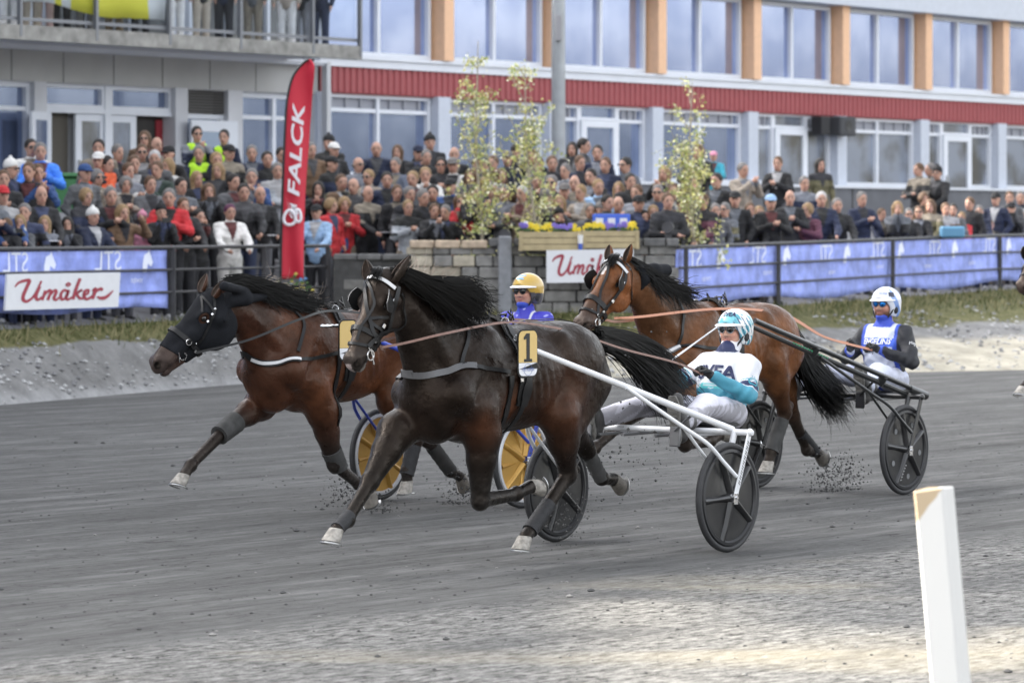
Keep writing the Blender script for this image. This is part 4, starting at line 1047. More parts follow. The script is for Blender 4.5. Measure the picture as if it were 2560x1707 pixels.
    def cf(V, C):
        C = C.copy(); loc = (V - hg.o) @ hg.A.T / hg.s
        if fn: C = fn(V, C, loc, X)
        nz_ = .5 + .5 * np.sin(V[:, 0] * 37 + V[:, 2] * 51) * np.sin(V[:, 1] * 67 + V[:, 2] * 29 + 1) * np.sin(V[:, 2] * 83 + V[:, 0] * 61); dw = (np.clip((.62 - V[:, 2]) / .55, 0, 1) * np.clip(nz_ * 1.6 - .35, 0, 1) * .55)[:, None]; C = C * (1 - dw) + np.array((.085, .080, .075)) * dw      # track dust on the lower legs
        nd = np.minimum(np.linalg.norm(loc - (.578, .056, -.045), axis=1), np.linalg.norm(loc - (.578, -.056, -.045), axis=1)); C[nd < .027] = (.006, .005, .005)
        return np.clip(C, 0, 1)
    me, V, Q = b.mesh(D.get('vox', .0105), 'horse_body', coat_mat('horse_coat', .36), 2, colfn=cf, tau=.035)
    body = obj('body', me, root); B = bvh(V, Q)
    for f_, h_, toe, key in hoofs: 
        hd = nrm(h_ - f_); ax, t_ = D['hv'][key]
        hoof(h_ + hd * .006, ax, t_, 1.14, [D['hoof'][key], SHOE], root)
    # ears, eyes
    P = {'o': root, '_m': coat_mat('horse_coat', .40)}
    for base_, tip, opn in D['ears']:
        ear_mesh(np.array(base_) - O, np.array(tip) - O, opn, D.get('earw', .044), np.array((.09, .07, .06)), ch * .8, P)
    for sg in (1, -1):
        mb = MB(); mb.ball(hf.p(.190, sg * .079, -.032), .023 * hf.s, 14); mb.build('eye', EYE, root, True)
    # mane and tail
    if 'mane' in D:
        gd = [[np.array(p) - O for p in q_] for q_ in D['mane']]; nn_ = D.get('nmane', 620)
        strands(gd, int(nn_ * .8), .016, .0042, 18, 3, .042).build('mane', [HAIRK], root, True)
    if 'wisp' in D:
        gd = [[np.array(p) - O for p in q_] for q_ in D['wisp']]; strands(gd, 90, .018, .0022, 12, 4, .026).build('mane_wisps', [HAIR_LIT], root, True)
    if 'forelock' in D:
        gd = [[hf.p(*p) for p in q_] for q_ in D['forelock']]; strands(gd, 160, .006, .003, 10, 6, .006).build('forelock', [HAIRK], root, True)
    gd = [[np.array(p) - O for p in q_] for q_ in D['tail']]; strands(gd, int(D.get('ntail', 900) * .7), .018, .0042, 16, 9, .03).build('tail', [HAIRK], root, True)
    return dict(root=root, B=B, X=X, hf=hf, K=K, O=O, V=V, Q=Q, b=b)

def HX(H, rig, px, py, l=.2):
    """point of the body seen at a photo pixel"""
    u = (px - 1280) / FPX; d = np.array((u, 1., -(py - HOR) / FPX)); d /= np.linalg.norm(d)
    loc = lambda v: np.array((-.6 * v[0] - .8 * v[1], .8 * v[0] - .6 * v[1], v[2]))
    o = loc(np.array((-rig.cx, -rig.cy, CAMH))) - H['O']; l_, n_, _, _ = H['B'].ray_cast(Vector(o), Vector(loc(d)))
    return np.array(l_) if l_ is not None else rig.K(px, py, l) - H['O']
def strap(H, name, segs, mats, parent=None):
    """segs: (kind, data, width, material index, offset) -> one child mesh"""
    mb = MB()
    for sgm in segs:
        kind, dat, wd, mi = sgm[:4]; off = sgm[4] if len(sgm) > 4 else .006
        if kind == 'loop': P, N = loop_on(H['B'], *dat, off=off)
        elif kind == 'free':
            P = spline(dat, 10); N = np.tile(np.array((0, .6, .8)) if len(sgm) < 6 else np.array(sgm[5]), (len(P), 1))
        else: P, N = snap(H['B'], spline(dat, 10), off)
        mb.ribbon(P, N, wd, .005, mi)
    return mb.build(name, mats, parent or H['root'], True)
def ring(mb, c, axis, r=.018, t=.0035, m=0): mb.torus(c, axis, r, t, 18, 6, m)

def bridle(H, blink=True, white_brow=True, nose_wide=.03, segs=None, sides=(1, -1)):
    h = H['hf']; p = h.p; segs = list(segs or [])
    for sg in sides:
        segs += [('s', [p(.0, sg * .02, .05), p(.05, sg * .075, .0), p(.12, sg * .10, -.06), p(.27, sg * .095, -.085), p(.40, sg * .07, -.075), p(.475, sg * .06, -.09)], .026, 0)]
        segs += [('s', [p(.075, sg * .005, .06), p(.17, sg * .035, .04), p(.27, sg * .045, .03), p(.38, sg * .055, -.02), p(.46, sg * .06, -.07)], .020, 0)]
        segs += [('s', [p(.02, sg * .06, -.02), p(.04, sg * .085, -.09), p(.13, sg * .06, -.2), p(.16, 0, -.25)], .014, 0)]
    if white_brow: segs += [('s', [p(.075, .10, -.04), p(.062, .07, .03), p(.055, 0, .07), p(.062, -.07, .03), p(.075, -.10, -.04)], .022, 1, .012)]
    ob = strap(H, 'bridle', segs, [LEA, LEAW])
    nb = MB(); c = p(.375, 0, -.065); P, N = loop_on(H['B'], c, h.y, h.z * .98 + h.x * -.0, rad=.35, n=40, off=.007); nb.ribbon(np.array(P), N, nose_wide, .007)
    P, N = loop_on(H['B'], p(.44, 0, -.08), h.y, nrm(h.z + h.x * .35), rad=.35, n=40, off=.007); nb.ribbon(P, N, .018, .006); nb.build('noseband', [LEA], H['root'], True)
    for sg in (1, -1):
        mb = MB(); ring(mb, p(.485, sg * .070, -.098), h.y, .030, .0045); mb.tube([p(.46, sg * .07, -.085), p(.515, sg * .072, -.15)], .006, 6); mb.build('bit_ring', [CHR], H['root'], True)
        mb = MB(); ring(mb, p(.45, sg * .074, -.065), h.y, .014, .0035); mb.build('strap_ring', [CHR], H['root'], True)
        for q_ in (p(.14, sg * .112, -.065), p(.30, sg * .098, -.08), p(.40, sg * .080, -.078)): mb = MB(); mb.box(q_, (.028, .006, .024), 0, h.A, .002); mb.build('buckle', [CHR], H['root'], True)
    mb = MB(); mb.tube([p(.485, .06, -.098), p(.485, -.06, -.098)], .006, 6); mb.build('bit', [CHR], H['root'], True)
    if blink:
        for sg in (1, -1):
            mb = MB(); V_ = []; n = 9
            for q_ in (0, 1):
                for i in range(n):
                    for j in range(n):
                        u_, v_ = i / (n - 1) * 2 - 1, j / (n - 1) * 2 - 1; rr = max(abs(u_), abs(v_)); nr = math.hypot(u_, v_) + 1e-9; k_ = rr / nr * .55 + .45; u2, v2 = u_ * k_, v_ * k_
                        V_.append(p(.175 + u2 * .055 - (.02 if v2 > 0 else 0) * v2, sg * (.118 + .016 * (u2 + .3) + .012 * v2 - .006 * q_ + .012 * (1 - u2 * u2)), -.02 + v2 * .052))
            N_ = n * n
            for q_ in (0, 1):
                for i in range(n - 1):
                    for j in range(n - 1): mb.F.append((q_ * N_ + i * n + j, q_ * N_ + i * n + j + 1, q_ * N_ + (i + 1) * n + j + 1, q_ * N_ + (i + 1) * n + j)); mb.M.append(0)
            e_ = [(i, 0) for i in range(n)] + [(n - 1, j) for j in range(1, n)] + [(i, n - 1) for i in range(n - 2, -1, -1)] + [(0, j) for j in range(n - 2, 0, -1)]
            for a_ in range(len(e_)):
                i, j = e_[a_]; i2, j2 = e_[(a_ + 1) % len(e_)]; mb.F.append((i * n + j, i2 * n + j2, N_ + i2 * n + j2, N_ + i * n + j)); mb.M.append(1)
            mb.V = [tuple(v) for v in V_]; mb.build('blinker', [LEA, LEAG], H['root'], True)
    return ob

def harness(H, breast, neckstrap, number=None, ring_rein=None):
    """saddle pad, girth, breast collar, crupper, tugs, number plate"""
    X = H['X']; root = H['root']; B = H['B']
    mb = MB(); c = X(1.66, 0, 1.15)
    P, N = loop_on(B, c, (.10, 0, -1), (0, 1, 0), rad=.8, a0=60, a1=300, n=52, off=.010); mb.ribbon(P, N, .10, .014)
    P, N = loop_on(B, c, (.10, 0, -1), (0, 1, 0), rad=.8, a0=0, a1=360, n=64, off=.026); mb.ribbon(P, N, .045, .007)
    sd_ = mb.build('saddle', [LEA], root, True)
    P, N = loop_on(B, X(1.80, 0, 1.1), (.0, 0, -1), (0, 1, 0), rad=.8, a0=-110, a1=110, n=50, off=.008)
    gb = MB(); gb.ribbon(P, N, .055, .008); gb.build('girth', [LEA], root, True)
    mb = MB()
    for sg in (1, -1):
        for z_, r_ in ((1.50, .026), (1.42, .016)):
            l, n_, _, _ = B.find_nearest(Vector(X(1.66, sg * (.09 if z_ > 1.45 else .2), z_))); ring(mb, np.array(l) + np.array(n_) * .04, (1, .2, .1), r_, .004)
        for k in range(4):
            l, n_, _, _ = B.find_nearest(Vector(X(1.70 + .02 * (k % 2), sg * .3, 1.38 - .07 * k))); mb.box(np.array(l) + np.array(n_) * .034, (.030, .010, .026), 0, None, .003)
    mb.build('saddle_hardware', [CHR], root, True)
    # breast collar: around the chest on the given points, joined back to the saddle
    segs = [('s', [np.array(q_) - H['O'] if False else q_ for q_ in breast['pts']], breast['w'], 0, .010)]
    if breast.get('stripe'): segs.append(('s', breast['pts'][breast['stripe'][0]:breast['stripe'][1]], breast['w'] * .5, 1, .0165))
    segs.append(('s', breast['back_l'], .026, 2, .010)); segs.append(('s', breast['back_r'], .026, 2, .010))
    strap(H, 'breast_collar', segs, [breast['mat'], LEAW, LEA])
    strap(H, 'neck_strap', [('s', neckstrap, .024, 0, .009)], [LEA])
    # back strap to the tail
    strap(H, 'back_strap', [('s', [X(1.62, 0, 1.6), X(1.3, 0, 1.6), X(.95, 0, 1.6), X(.62, 0, 1.5)], .022, 0, .007)], [LEA])
    mb = MB()
    g = np.random.default_rng(3)
    for k in range(16):
        l, n_, _, _ = B.find_nearest(Vector(X(1.62 - .012 * k + g.normal(0, .02), g.normal(0, .05), 1.62))); mb.tube([np.array(l) + np.array(n_) * .02, np.array(l) + np.array(n_) * .045 + g.normal(0, .03, 3), np.array(l) + np.array(n_) * .02 + g.normal(0, .04, 3)], .007, 5)
    mb.build('saddle_straps', [LEA], root, True)

def leg_wrap(H, a, b_, r0, r1, m, name='leg_wrap', n=10, rows=5):
    P = [np.array(a) + (np.array(b_) - np.array(a)) * t for t in np.linspace(0, 1, rows * 2)]
    rs = [r0 + (r1 - r0) * t + (.003 if i % 2 else 0) for i, t in enumerate(np.linspace(0, 1, rows * 2))]
    mb = MB(); mb.tube(P, rs, 14); mb.build(name, [m], H['root'], True)

# ---- the leading dark horse
R1 = Rig(.855, 24.98); R2 = Rig(-.48, 28.93); R3 = Rig(2.573, 30.38)
def kps(rig, d): return {k: (rig.K(*v) if len(v) == 3 and abs(v[2]) < 1.2 and v[0] > 50 else v) for k, v in d.items()}
LEFT = np.array((0, 1, 0))
k1 = kps(R1, dict(poll=(955, 684, 0), muz=(890, 884, -.02),
    Lel=(1205, 1085, .165), Lkn=(1200, 1252, .15), Lff=(1290, 1236, .14), Lfh=(1326, 1215, .14),
    Rel=(992, 1078, -.165), Rkn=(925, 1204, -.15), Rff=(868, 1298, -.14), Rfh=(843, 1322, -.13),
    Lst=(1398, 1040, .19), Lhk=(1420, 1186, .15), Lhf=(1338, 1310, .13), Lhh=(1314, 1340, .13),
    Rst=(1395, 1035, -.17), Rhk=(1466, 1122, -.14), Rhf=(1503, 1196, -.13), Rhh=(1533, 1197, -.13)))
def col1(V, C, loc, X):
    h = (loc[:, 0] > .02) & (loc[:, 0] < .7) & (np.abs(loc[:, 1]) < .16) & (loc[:, 2] > -.25)
    # worn pale bridge of the nose and pinkish muzzle tip
    br = h & (loc[:, 2] > -.005) & (np.abs(loc[:, 1]) < .030) & (loc[:, 0] > .12) & (loc[:, 0] < .52)
    C[br] = C[br] * .6 + np.array((.10, .075, .06)) * .4
    mz = h & (loc[:, 0] > .585) & (loc[:, 1] < .01); C[mz] = (.32, .27, .26)
    ml = h & (loc[:, 0] > .52) & (loc[:, 2] < -.118); C[ml] = (.20, .185, .17)
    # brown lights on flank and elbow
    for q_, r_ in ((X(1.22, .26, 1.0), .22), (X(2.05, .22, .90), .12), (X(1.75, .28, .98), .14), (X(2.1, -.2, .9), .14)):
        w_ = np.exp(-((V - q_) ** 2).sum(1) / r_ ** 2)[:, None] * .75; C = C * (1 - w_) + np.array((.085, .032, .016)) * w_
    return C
D1 = dict(kp=k1, earw=.052, df=0.0, left=LEFT, arch=.02, label='near black racing horse wearing number 1 in front, its mane blowing back', vox=.0095,
    c=(.0125, .0082, .0064), ck=(.01, .009, .009), cl=(.0062, .0054, .0050), cn=(.0105, .0078, .0066), ch=(.0135, .0098, .0082), cm=(.028, .023, .021),
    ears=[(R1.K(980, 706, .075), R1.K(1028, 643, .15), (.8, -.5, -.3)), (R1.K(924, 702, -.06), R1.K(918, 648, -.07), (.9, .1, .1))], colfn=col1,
    hoof=dict(Lf=HOOFL, Rf=HOOFL, Lh=HOOFL, Rh=HOOFD), back=dict(Lf=(-.2, 0, 1), Rf=(-.9, 0, -.5)),
    hv=dict(Lf=((-.95, 0, .30), (-.3, 0, -1)), Rf=((.25, 0, -1), (1, 0, .25)), Lh=((.15, 0, -1), (1, 0, .15)), Rh=((-.95, 0, -.15), (.1, 0, -1))),
    mane=[[R1.K(*q_) for q_ in g_] for g_ in (
        [(972, 682, .02), (1010, 686, .10), (1060, 722, .15), (1120, 762, .19), (1160, 800, .2)], [(1000, 684, .01), (1050, 712, .13), (1110, 745, .17), (1160, 782, .18), (1190, 800, .18)],
        [(1030, 692, .0), (1085, 712, .10), (1140, 730, .14), (1180, 752, .16), (1200, 782, .17)], [(1070, 712, .0), (1115, 712, .06), (1155, 716, .10), (1185, 735, .12), (1198, 765, .14)],
        [(1100, 735, .0), (1140, 718, .05), (1175, 728, .09), (1195, 750, .11), (1200, 775, .13)], [(1130, 760, .0), (1165, 755, .06), (1190, 770, .09), (1190, 798, .13), (1160, 815, .17)])], nmane=2000,
    wisp=[[R1.K(*q_) for q_ in g_] for g_ in ([(1010, 690, .0), (1030, 670, .01), (1046, 668, .0), (1052, 650, 0)], [(1045, 700, .0), (1068, 690, .0), (1082, 665, .01), (1088, 655, 0)], [(1090, 712, .0), (1110, 700, .0), (1130, 690, 0), (1160, 700, 0)], [(1180, 760, 0), (1195, 740, 0), (1190, 735, 0), (1200, 728, 0)])],
    forelock=[[(.0, .03, .05), (.03, .06, .075), (.06, .05, .08), (.09, .04, .07)], [(.0, -.03, .05), (.02, .0, .085), (.05, .02, .09), (.08, .02, .08)]],
    tail=[[R1.K(*q_) for q_ in g_] for g_ in (
        [(1490, 830, .03), (1560, 838, .0), (1640, 872, .0), (1690, 935, .02), (1712, 985, .02)], [(1496, 845, .05), (1556, 862, .04), (1620, 905, .03), (1668, 968, .03), (1700, 1030, .02)],
        [(1500, 860, .05), (1545, 885, .04), (1590, 925, .03), (1640, 985, .03), (1680, 1045, .02)], [(1496, 842, -.02), (1570, 858, -.04), (1660, 910, -.02), (1715, 965, .0), (1742, 990, .0)])], ntail=1700)
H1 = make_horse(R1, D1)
_h = lambda *q_: [HX(H1, R1, *z_) for z_ in q_]
bridle(H1, sides=(), segs=[('s', _h((921, 700), (905, 730), (889, 765), (876, 806)), .017, 0, .012), ('s', _h((921, 700), (917, 735), (920, 778), (929, 826), (936, 860)), .024, 0, .013),
    ('s', _h((993, 718), (988, 752), (974, 796), (958, 832), (950, 860)), .026, 0, .014), ('s', _h((1000, 735), (1006, 775), (1004, 815), (990, 850)), .014, 0, .010), ('s', _h((924, 797), (945, 795), (967, 792)), .018, 0, .010), ('s', _h((928, 808), (944, 820), (958, 834)), .018, 0, .010)])
k_ = H1['K']; Xx = H1['X']; O1 = H1['O']
KK = lambda px, py, l: R1.K(px, py, l) - O1
hx1 = lambda px, py: HX(H1, R1, px, py)
harness(H1, dict(pts=[hx1(1190, 915), hx1(1150, 917), hx1(1110, 930), hx1(1060, 938), hx1(1030, 937), hx1(1008, 930), Xx(2.42, .02, 1.24), Xx(2.38, -.12, 1.22), Xx(2.2, -.27, 1.15)], w=.040, mat=LEAG,
    back_l=[hx1(1155, 912), hx1(1200, 918), hx1(1240, 924), hx1(1272, 930)], back_r=[Xx(2.2, -.27, 1.15), Xx(1.75, -.3, 1.2)]),
    [hx1(1153, 796), hx1(1168, 822), hx1(1168, 850), hx1(1158, 885), hx1(1153, 912)])
leg_wrap(H1, k1['Lhf'] - O1 + (k1['Lhk'] - k1['Lhf']) * .42, k1['Lhf'] - O1 + (k1['Lhh'] - k1['Lhf']) * .55, .048, .050, BOOTK, rows=9)
leg_wrap(H1, k1['Rff'] - O1 + (k1['Rkn'] - k1['Rff']) * .1, k1['Rfh'] - O1, .045, .043, BOOTK)
leg_wrap(H1, k1['Rhk'] - O1 + (k1['Rhf'] - k1['Rhk']) * .15, k1['Rhf'] - O1, .050, .048, BOOT)
# number plate on the near side
def plate(H, c, txt, label_lo, h=.30, w_=.205):
    n_ = np.array((0, 1, 0)); ux = np.array((-1., 0, 0)); uz = np.array((0, 0, 1.)); rad = .045; P = []
    for sx_, sz_, a0 in ((1, 1, 0), (-1, 1, 90), (-1, -1, 180), (1, -1, 270)):
        for t in np.linspace(R(a0), R(a0 + 90), 6): P.append(c + ux * (sx_ * (w_ / 2 - rad) + rad * math.cos(t)) + uz * (sz_ * (h / 2 - rad) + rad * math.sin(t)))
    def face(P, d, mb, m): 
        n0 = len(P); V_ = [p for p in P] + [p + n_ * d for p in P]; mb.add(V_, [tuple(range(n0, 2 * n0))[::-1] if True else 0, tuple(range(n0))] + [(i, (i + 1) % n0, n0 + (i + 1) % n0, n0 + i) for i in range(n0)], m)
    mb = MB(); face(P, .006, mb, 0); c2 = c + n_ * .0065
    Pi = [c + (p - c) * .93 for p in P]; zc = c[2] - h * .19
    up_ = [p for p in Pi if p[2] > zc]; up_.sort(key=lambda p: math.atan2((p - c)[2] + .02, (p - c) @ ux)); xs_ = w_ / 2 * .93
    poly = [c + ux * xs_ + uz * (zc - c[2])] + [p for p in up_] + [c - ux * xs_ + uz * (zc - c[2])]
    mb.add([p + n_ * .009 for p in poly], [tuple(range(len(poly)))[::-1]], 1)
    lo = [p for p in Pi if p[2] <= zc]; lo.sort(key=lambda p: math.atan2((p - c)[2] + .1, (p - c) @ ux)); poly = [c - ux * xs_ + uz * (zc - c[2] - .002)] + lo + [c + ux * xs_ + uz * (zc - c[2] - .002)]
    mb.add([p + n_ * .009 for p in poly], [tuple(range(len(poly)))[::-1]], 2)
    pl = mb.build('number_plate', [LEA, mat('plate_gold', (.62, .44, .16), .45), mat('plate_white', (.72, .73, .76), .45)], H['root'])
    if txt:
        t = MB(); zt = c + uz * h * .13
        # the numeral as a blocky one: serifed foot and flag
        def pg(pts): t.add([zt + ux * x + uz * z + n_ * .0105 for x, z in pts], [tuple(range(len(pts)))])
        pg([(-.018, -.075), (.018, -.075), (.018, .085), (-.018, .085)]); pg([(-.042, -.092), (.042, -.092), (.042, -.074), (-.042, -.074)]); pg([(-.018, .085), (-.018, .05), (-.045, .045), (-.045, .06)])
        if label_lo: text_on(t, label_lo, c - uz * h * .34, ux, uz, .026, 1, wid=.13, off=.0105)
        P_ = [c - uz * h * .335 + ux * .042 * math.cos(a_) + uz * .036 * math.sin(a_) + n_ * .0105 for a_ in np.linspace(0, 6.283, 28)]; t.tube(P_, .0012, 4, 1, False)
        t.build('numeral', [mat('ink_black', (.012, .012, .012), .5), mat('ink_blue', (.10, .16, .40), .5)], pl)
    return pl
plate(H1, KK(1317, 883, .40), '1', 'FÖRETAGSRESOR')
# ---- bay horse on the left, dark hood
def kloc(rig, *q_): return rig.K(*q_)
k2 = kps(R2, dict(poll=(543, 727, -.02), muz=(408, 893, -.22),
    Lel=(806, 1030, .165), Lkn=(836, 1160, .15), Lff=(896, 1210, .14), Lfh=(925, 1228, .14),
    Rel=(652, 1010, -.165), Rkn=(566, 1070, -.15), Rff=(476, 1162, -.14), Rfh=(461, 1186, -.13),
    Lst=(985, 1000, .18), Lhk=(1040, 1098, .15), Lhf=(1016, 1176, .13), Lhh=(1018, 1200, .13),
    Rst=(1000, 1000, -.17), Rhk=(1068, 1098, -.14), Rhf=(1126, 1176, -.13), Rhh=(1150, 1190, -.13)))
def col2(V, C, loc, X):
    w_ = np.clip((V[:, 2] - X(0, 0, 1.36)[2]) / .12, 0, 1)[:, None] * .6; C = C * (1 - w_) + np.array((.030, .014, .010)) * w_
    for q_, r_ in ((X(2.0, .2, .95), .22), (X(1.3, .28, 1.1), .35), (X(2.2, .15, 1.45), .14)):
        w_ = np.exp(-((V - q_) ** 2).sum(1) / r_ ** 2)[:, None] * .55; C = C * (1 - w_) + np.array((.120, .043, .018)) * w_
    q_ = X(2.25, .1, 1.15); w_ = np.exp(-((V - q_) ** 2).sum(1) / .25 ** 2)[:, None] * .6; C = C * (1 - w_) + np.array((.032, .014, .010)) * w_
    return C
D2 = dict(kp=k2, df=-.13, left=nrm(np.array((.35, .93, .05))), arch=.02, label='dark bay racing horse in a black face hood, running on the left', vox=.0105,
    c=(.066, .026, .014), ck=(.01, .009, .009), cl=(.015, .012, .011), cn=(.050, .019, .011), ch=(.050, .022, .014), cm=(.060, .046, .042),
    ears=[(R2.K(534, 742, .05), R2.K(562, 704, .11), (.8, -.4, -.4)), (R2.K(501, 728, -.09), R2.K(519, 686, -.10), (.9, .1, .1))], colfn=col2,
    hoof=dict(Lf=HOOFD, Rf=HOOFL, Lh=HOOFL, Rh=HOOFD), back=dict(Lf=(-.6, 0, .6), Rf=(-.8, 0, -.6)),
    hv=dict(Lf=((-.5, 0, -.8), (.8, 0, -.5)), Rf=((.35, 0, -1), (1, 0, .35)), Lh=((-.1, 0, -1), (1, 0, -.1)), Rh=((-.8, 0, -.55), (.5, 0, -.8))),
    mane=[[R2.K(*q_) for q_ in g_] for g_ in (
        [(548, 716, .02), (600, 704, .08), (650, 722, .10), (700, 748, .12)], [(575, 700, .0), (630, 708, .06), (690, 735, .09), (750, 762, .12)],
        [(610, 700, .0), (670, 720, .05), (730, 748, .08), (790, 765, .1)], [(650, 716, .0), (700, 735, .05), (760, 760, .08), (815, 760, .1)],
        [(700, 742, .0), (750, 752, .05), (790, 768, .08), (800, 785, .1)])], nmane=1500,
    wisp=[[R2.K(*q_) for q_ in g_] for g_ in ([(660, 715, .0), (675, 700, .01), (690, 705, .0), (700, 690, 0)], [(700, 735, .0), (725, 725, .0), (740, 740, .01), (755, 720, 0)], [(740, 750, .0), (770, 745, .0), (800, 750, 0), (820, 740, 0)])],
    tail=[[R2.K(*q_) for q_ in g_] for g_ in ([(1120, 835, .03), (1190, 850, .0), (1250, 900, .0), (1290, 960, .02)], [(1124, 850, .05), (1180, 880, .04), (1220, 940, .03), (1240, 990, .03)])], ntail=500)
H2 = make_horse(R2, D2); hx2 = lambda px, py: HX(H2, R2, px, py); X2 = H2['X']
strap(H2, 'bridle', [('s', [hx2(478, 738), hx2(505, 745), hx2(525, 765), hx2(535, 782)], .016, 0, .014), ('s', [hx2(535, 745), hx2(537, 780), hx2(528, 800), hx2(512, 832), hx2(492, 860), hx2(470, 868)], .018, 0, .014)], [LEA])
# stretch hood over the face: cut from the same head form, a few millimetres outside it
hf = H2['hf']
hb = Blob(); head_blob(hb, hf, (.02, .021, .024), (.02, .021, .024)); hb.P = [(p[0], p[1], p[2], (p[3] + .008 if p[0] == 'c' else p[3]), (p[4] + .008 if p[0] == 'c' else p[4]), p[5], p[6], p[7], p[8]) if p[0] == 'c' else (p[0], p[1], p[2] + .008, *p[3:]) for p in hb.P if not p[8]]
hb.ell(hf.p(.192, .105, -.03), [q_ * hf.s for q_ in (.036, .05, .030)], hf.A, .004, (0, 0, 0), sub=True); hb.ell(hf.p(.192, -.105, -.03), [q_ * hf.s for q_ in (.036, .05, .030)], hf.A, .004, (0, 0, 0), sub=True)
hb.cut(hf.p(.455, 0, -.06), hf.x + hf.z * -.25); hb.cut(hf.p(-.0, 0, -.05), -hf.x)
me, V, Q = hb.mesh(.008, 'hood', mat('hood_cloth', (.010, .011, .014), .85, spec=.2, noise=.2, nscale=12, bump=.5, bscale=12), 1, colors=False); obj('hood', me, H2['root'])
for c_, r_ in ((hx2(470, 855), .020), (hx2(455, 890), .026)): mb = MB(); ring(mb, c_ + hf.y * .02, hf.y, r_, .004); mb.build('bit_ring', [CHR], H2['root'], True)
for px, py in ((535, 772), (528, 785), (517, 803), (489, 857), (486, 878)): mb = MB(); mb.box(hx2(px, py) + hf.y * .02, (.02, .012, .02), 0, hf.A, .003); mb.build('buckle', [CHR], H2['root'], True)
mb = MB(); mb.tube([hx2(446, 880) + hf.y * .01, hx2(448, 905) + hf.y * .01], .006, 6); mb.build('bit_shank', [CHR], H2['root'], True)
nb = MB(); P, N = loop_on(H2['B'], hf.p(.345, 0, -.065), hf.y, nrm(hf.z + hf.x * .12), rad=.35, n=40, off=.016); nb.ribbon(P, N, .034, .007); nb.build('noseband', [LEA], H2['root'], True)
# ear hood roll lying back on the neck
b = Blob(); b.cap(hx2(572, 752), hx2(600, 755) + np.array((0, .05, .02)), .05, .045, .03).cap(hx2(600, 755) + np.array((0, .05, .02)), hx2(645, 748) + np.array((0, .06, .02)), .040, .024, .03); b.cap(hx2(568, 740), hx2(560, 800), .030, .018, .04); b.cap(hx2(560, 715), hx2(600, 735) + np.array((0, .05, .02)), .035, .03, .04)
me, _, _ = b.mesh(.008, 'ear_cover', mat('hood_cloth'), 1, colors=False); obj('ear_cover', me, H2['root'])
harness(H2, dict(pts=[hx2(750, 900), hx2(700, 908), hx2(660, 908), hx2(630, 896), hx2(612, 882), X2(2.42, -.12, 1.20), X2(2.2, -.27, 1.18)], w=.046, mat=LEA, stripe=(0, 4),
    back_l=[hx2(745, 901), hx2(800, 892), hx2(850, 880)], back_r=[X2(2.2, -.27, 1.18), X2(1.75, -.3, 1.2)]), [hx2(735, 778), hx2(758, 805), hx2(755, 840), hx2(745, 880)])
for a_, b_, m_, r_ in (('Rkn', 'Rel', BOOT, .075), ('Lkn', 'Lel', BOOT, .072)):
    A_, B2_ = k2[a_] - H2['O'], k2[b_] - H2['O']; f_ = k2[a_[0] + 'ff'] - H2['O']; leg_wrap(H2, A_ + (B2_ - A_) * .28, A_ + (f_ - A_) * .2, r_ + .006, r_ - .004, m_, 'knee_boot')
leg_wrap(H2, k2['Lhk'] - H2['O'] + (k2['Lhf'] - k2['Lhk']) * .2, k2['Lhf'] - H2['O'] + (k2['Lhh'] - k2['Lhf']) * .4, .055, .055, BOOTK); leg_wrap(H2, k2['Rhk'] - H2['O'] + (k2['Rhf'] - k2['Rhk']) * .2, k2['Rhf'] - H2['O'], .055, .055, BOOT)
plate(H2, R2.K(868, 850, .40) - H2['O'], '', '')
mb = MB(); P = [R2.K(800 + 6 * i, 815, .36) - H2['O'] for i in range(11)]; mb.tube(P, [.004] + [.010 if i % 2 else .015 for i in range(10)], 8); mb.build('tug_spring', [CHR], H2['root'], True)

# ---- lighter bay horse on the right
k3 = kps(R3, dict(poll=(1543, 652, 0), muz=(1463, 798, -.02),
    Lel=(1700, 990, .165), Lkn=(1712, 1110, .15), Lff=(1775, 1105, .14), Lfh=(1800, 1085, .14),
    Rel=(1648, 985, -.165), Rkn=(1560, 1052, -.15), Rff=(1487, 1118, -.14), Rfh=(1466, 1140, -.13),
    Lst=(1925, 905, .18), Lhk=(1962, 1030, .15), Lhf=(1928, 1128, .13), Lhh=(1922, 1152, .13),
    Rst=(1945, 900, -.17), Rhk=(1982, 1040, -.14), Rhf=(2018, 1124, -.13), Rhh=(2044, 1131, -.13)))
def col3(V, C, loc, X):
    st = (np.abs(loc[:, 1] + .01) < .026) & (loc[:, 0] > .07) & (loc[:, 0] < .17) & (loc[:, 2] > .0) & (np.abs(loc[:, 1] + .01) < .026 - .18 * (loc[:, 0] - .09).clip(0)); C[st] = (.62, .58, .56)
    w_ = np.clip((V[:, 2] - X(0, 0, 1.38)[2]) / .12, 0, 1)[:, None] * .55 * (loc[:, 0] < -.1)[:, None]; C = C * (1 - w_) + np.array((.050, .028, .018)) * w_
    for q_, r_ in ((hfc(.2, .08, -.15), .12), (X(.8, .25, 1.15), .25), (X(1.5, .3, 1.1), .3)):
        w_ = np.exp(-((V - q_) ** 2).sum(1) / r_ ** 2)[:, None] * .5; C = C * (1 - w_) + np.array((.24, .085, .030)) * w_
    return C
_h3 = HeadF(k3['poll'] - np.array((1.5, 0, 0)), k3['muz'] - np.array((1.5, 0, 0)), LEFT); hfc = _h3.p
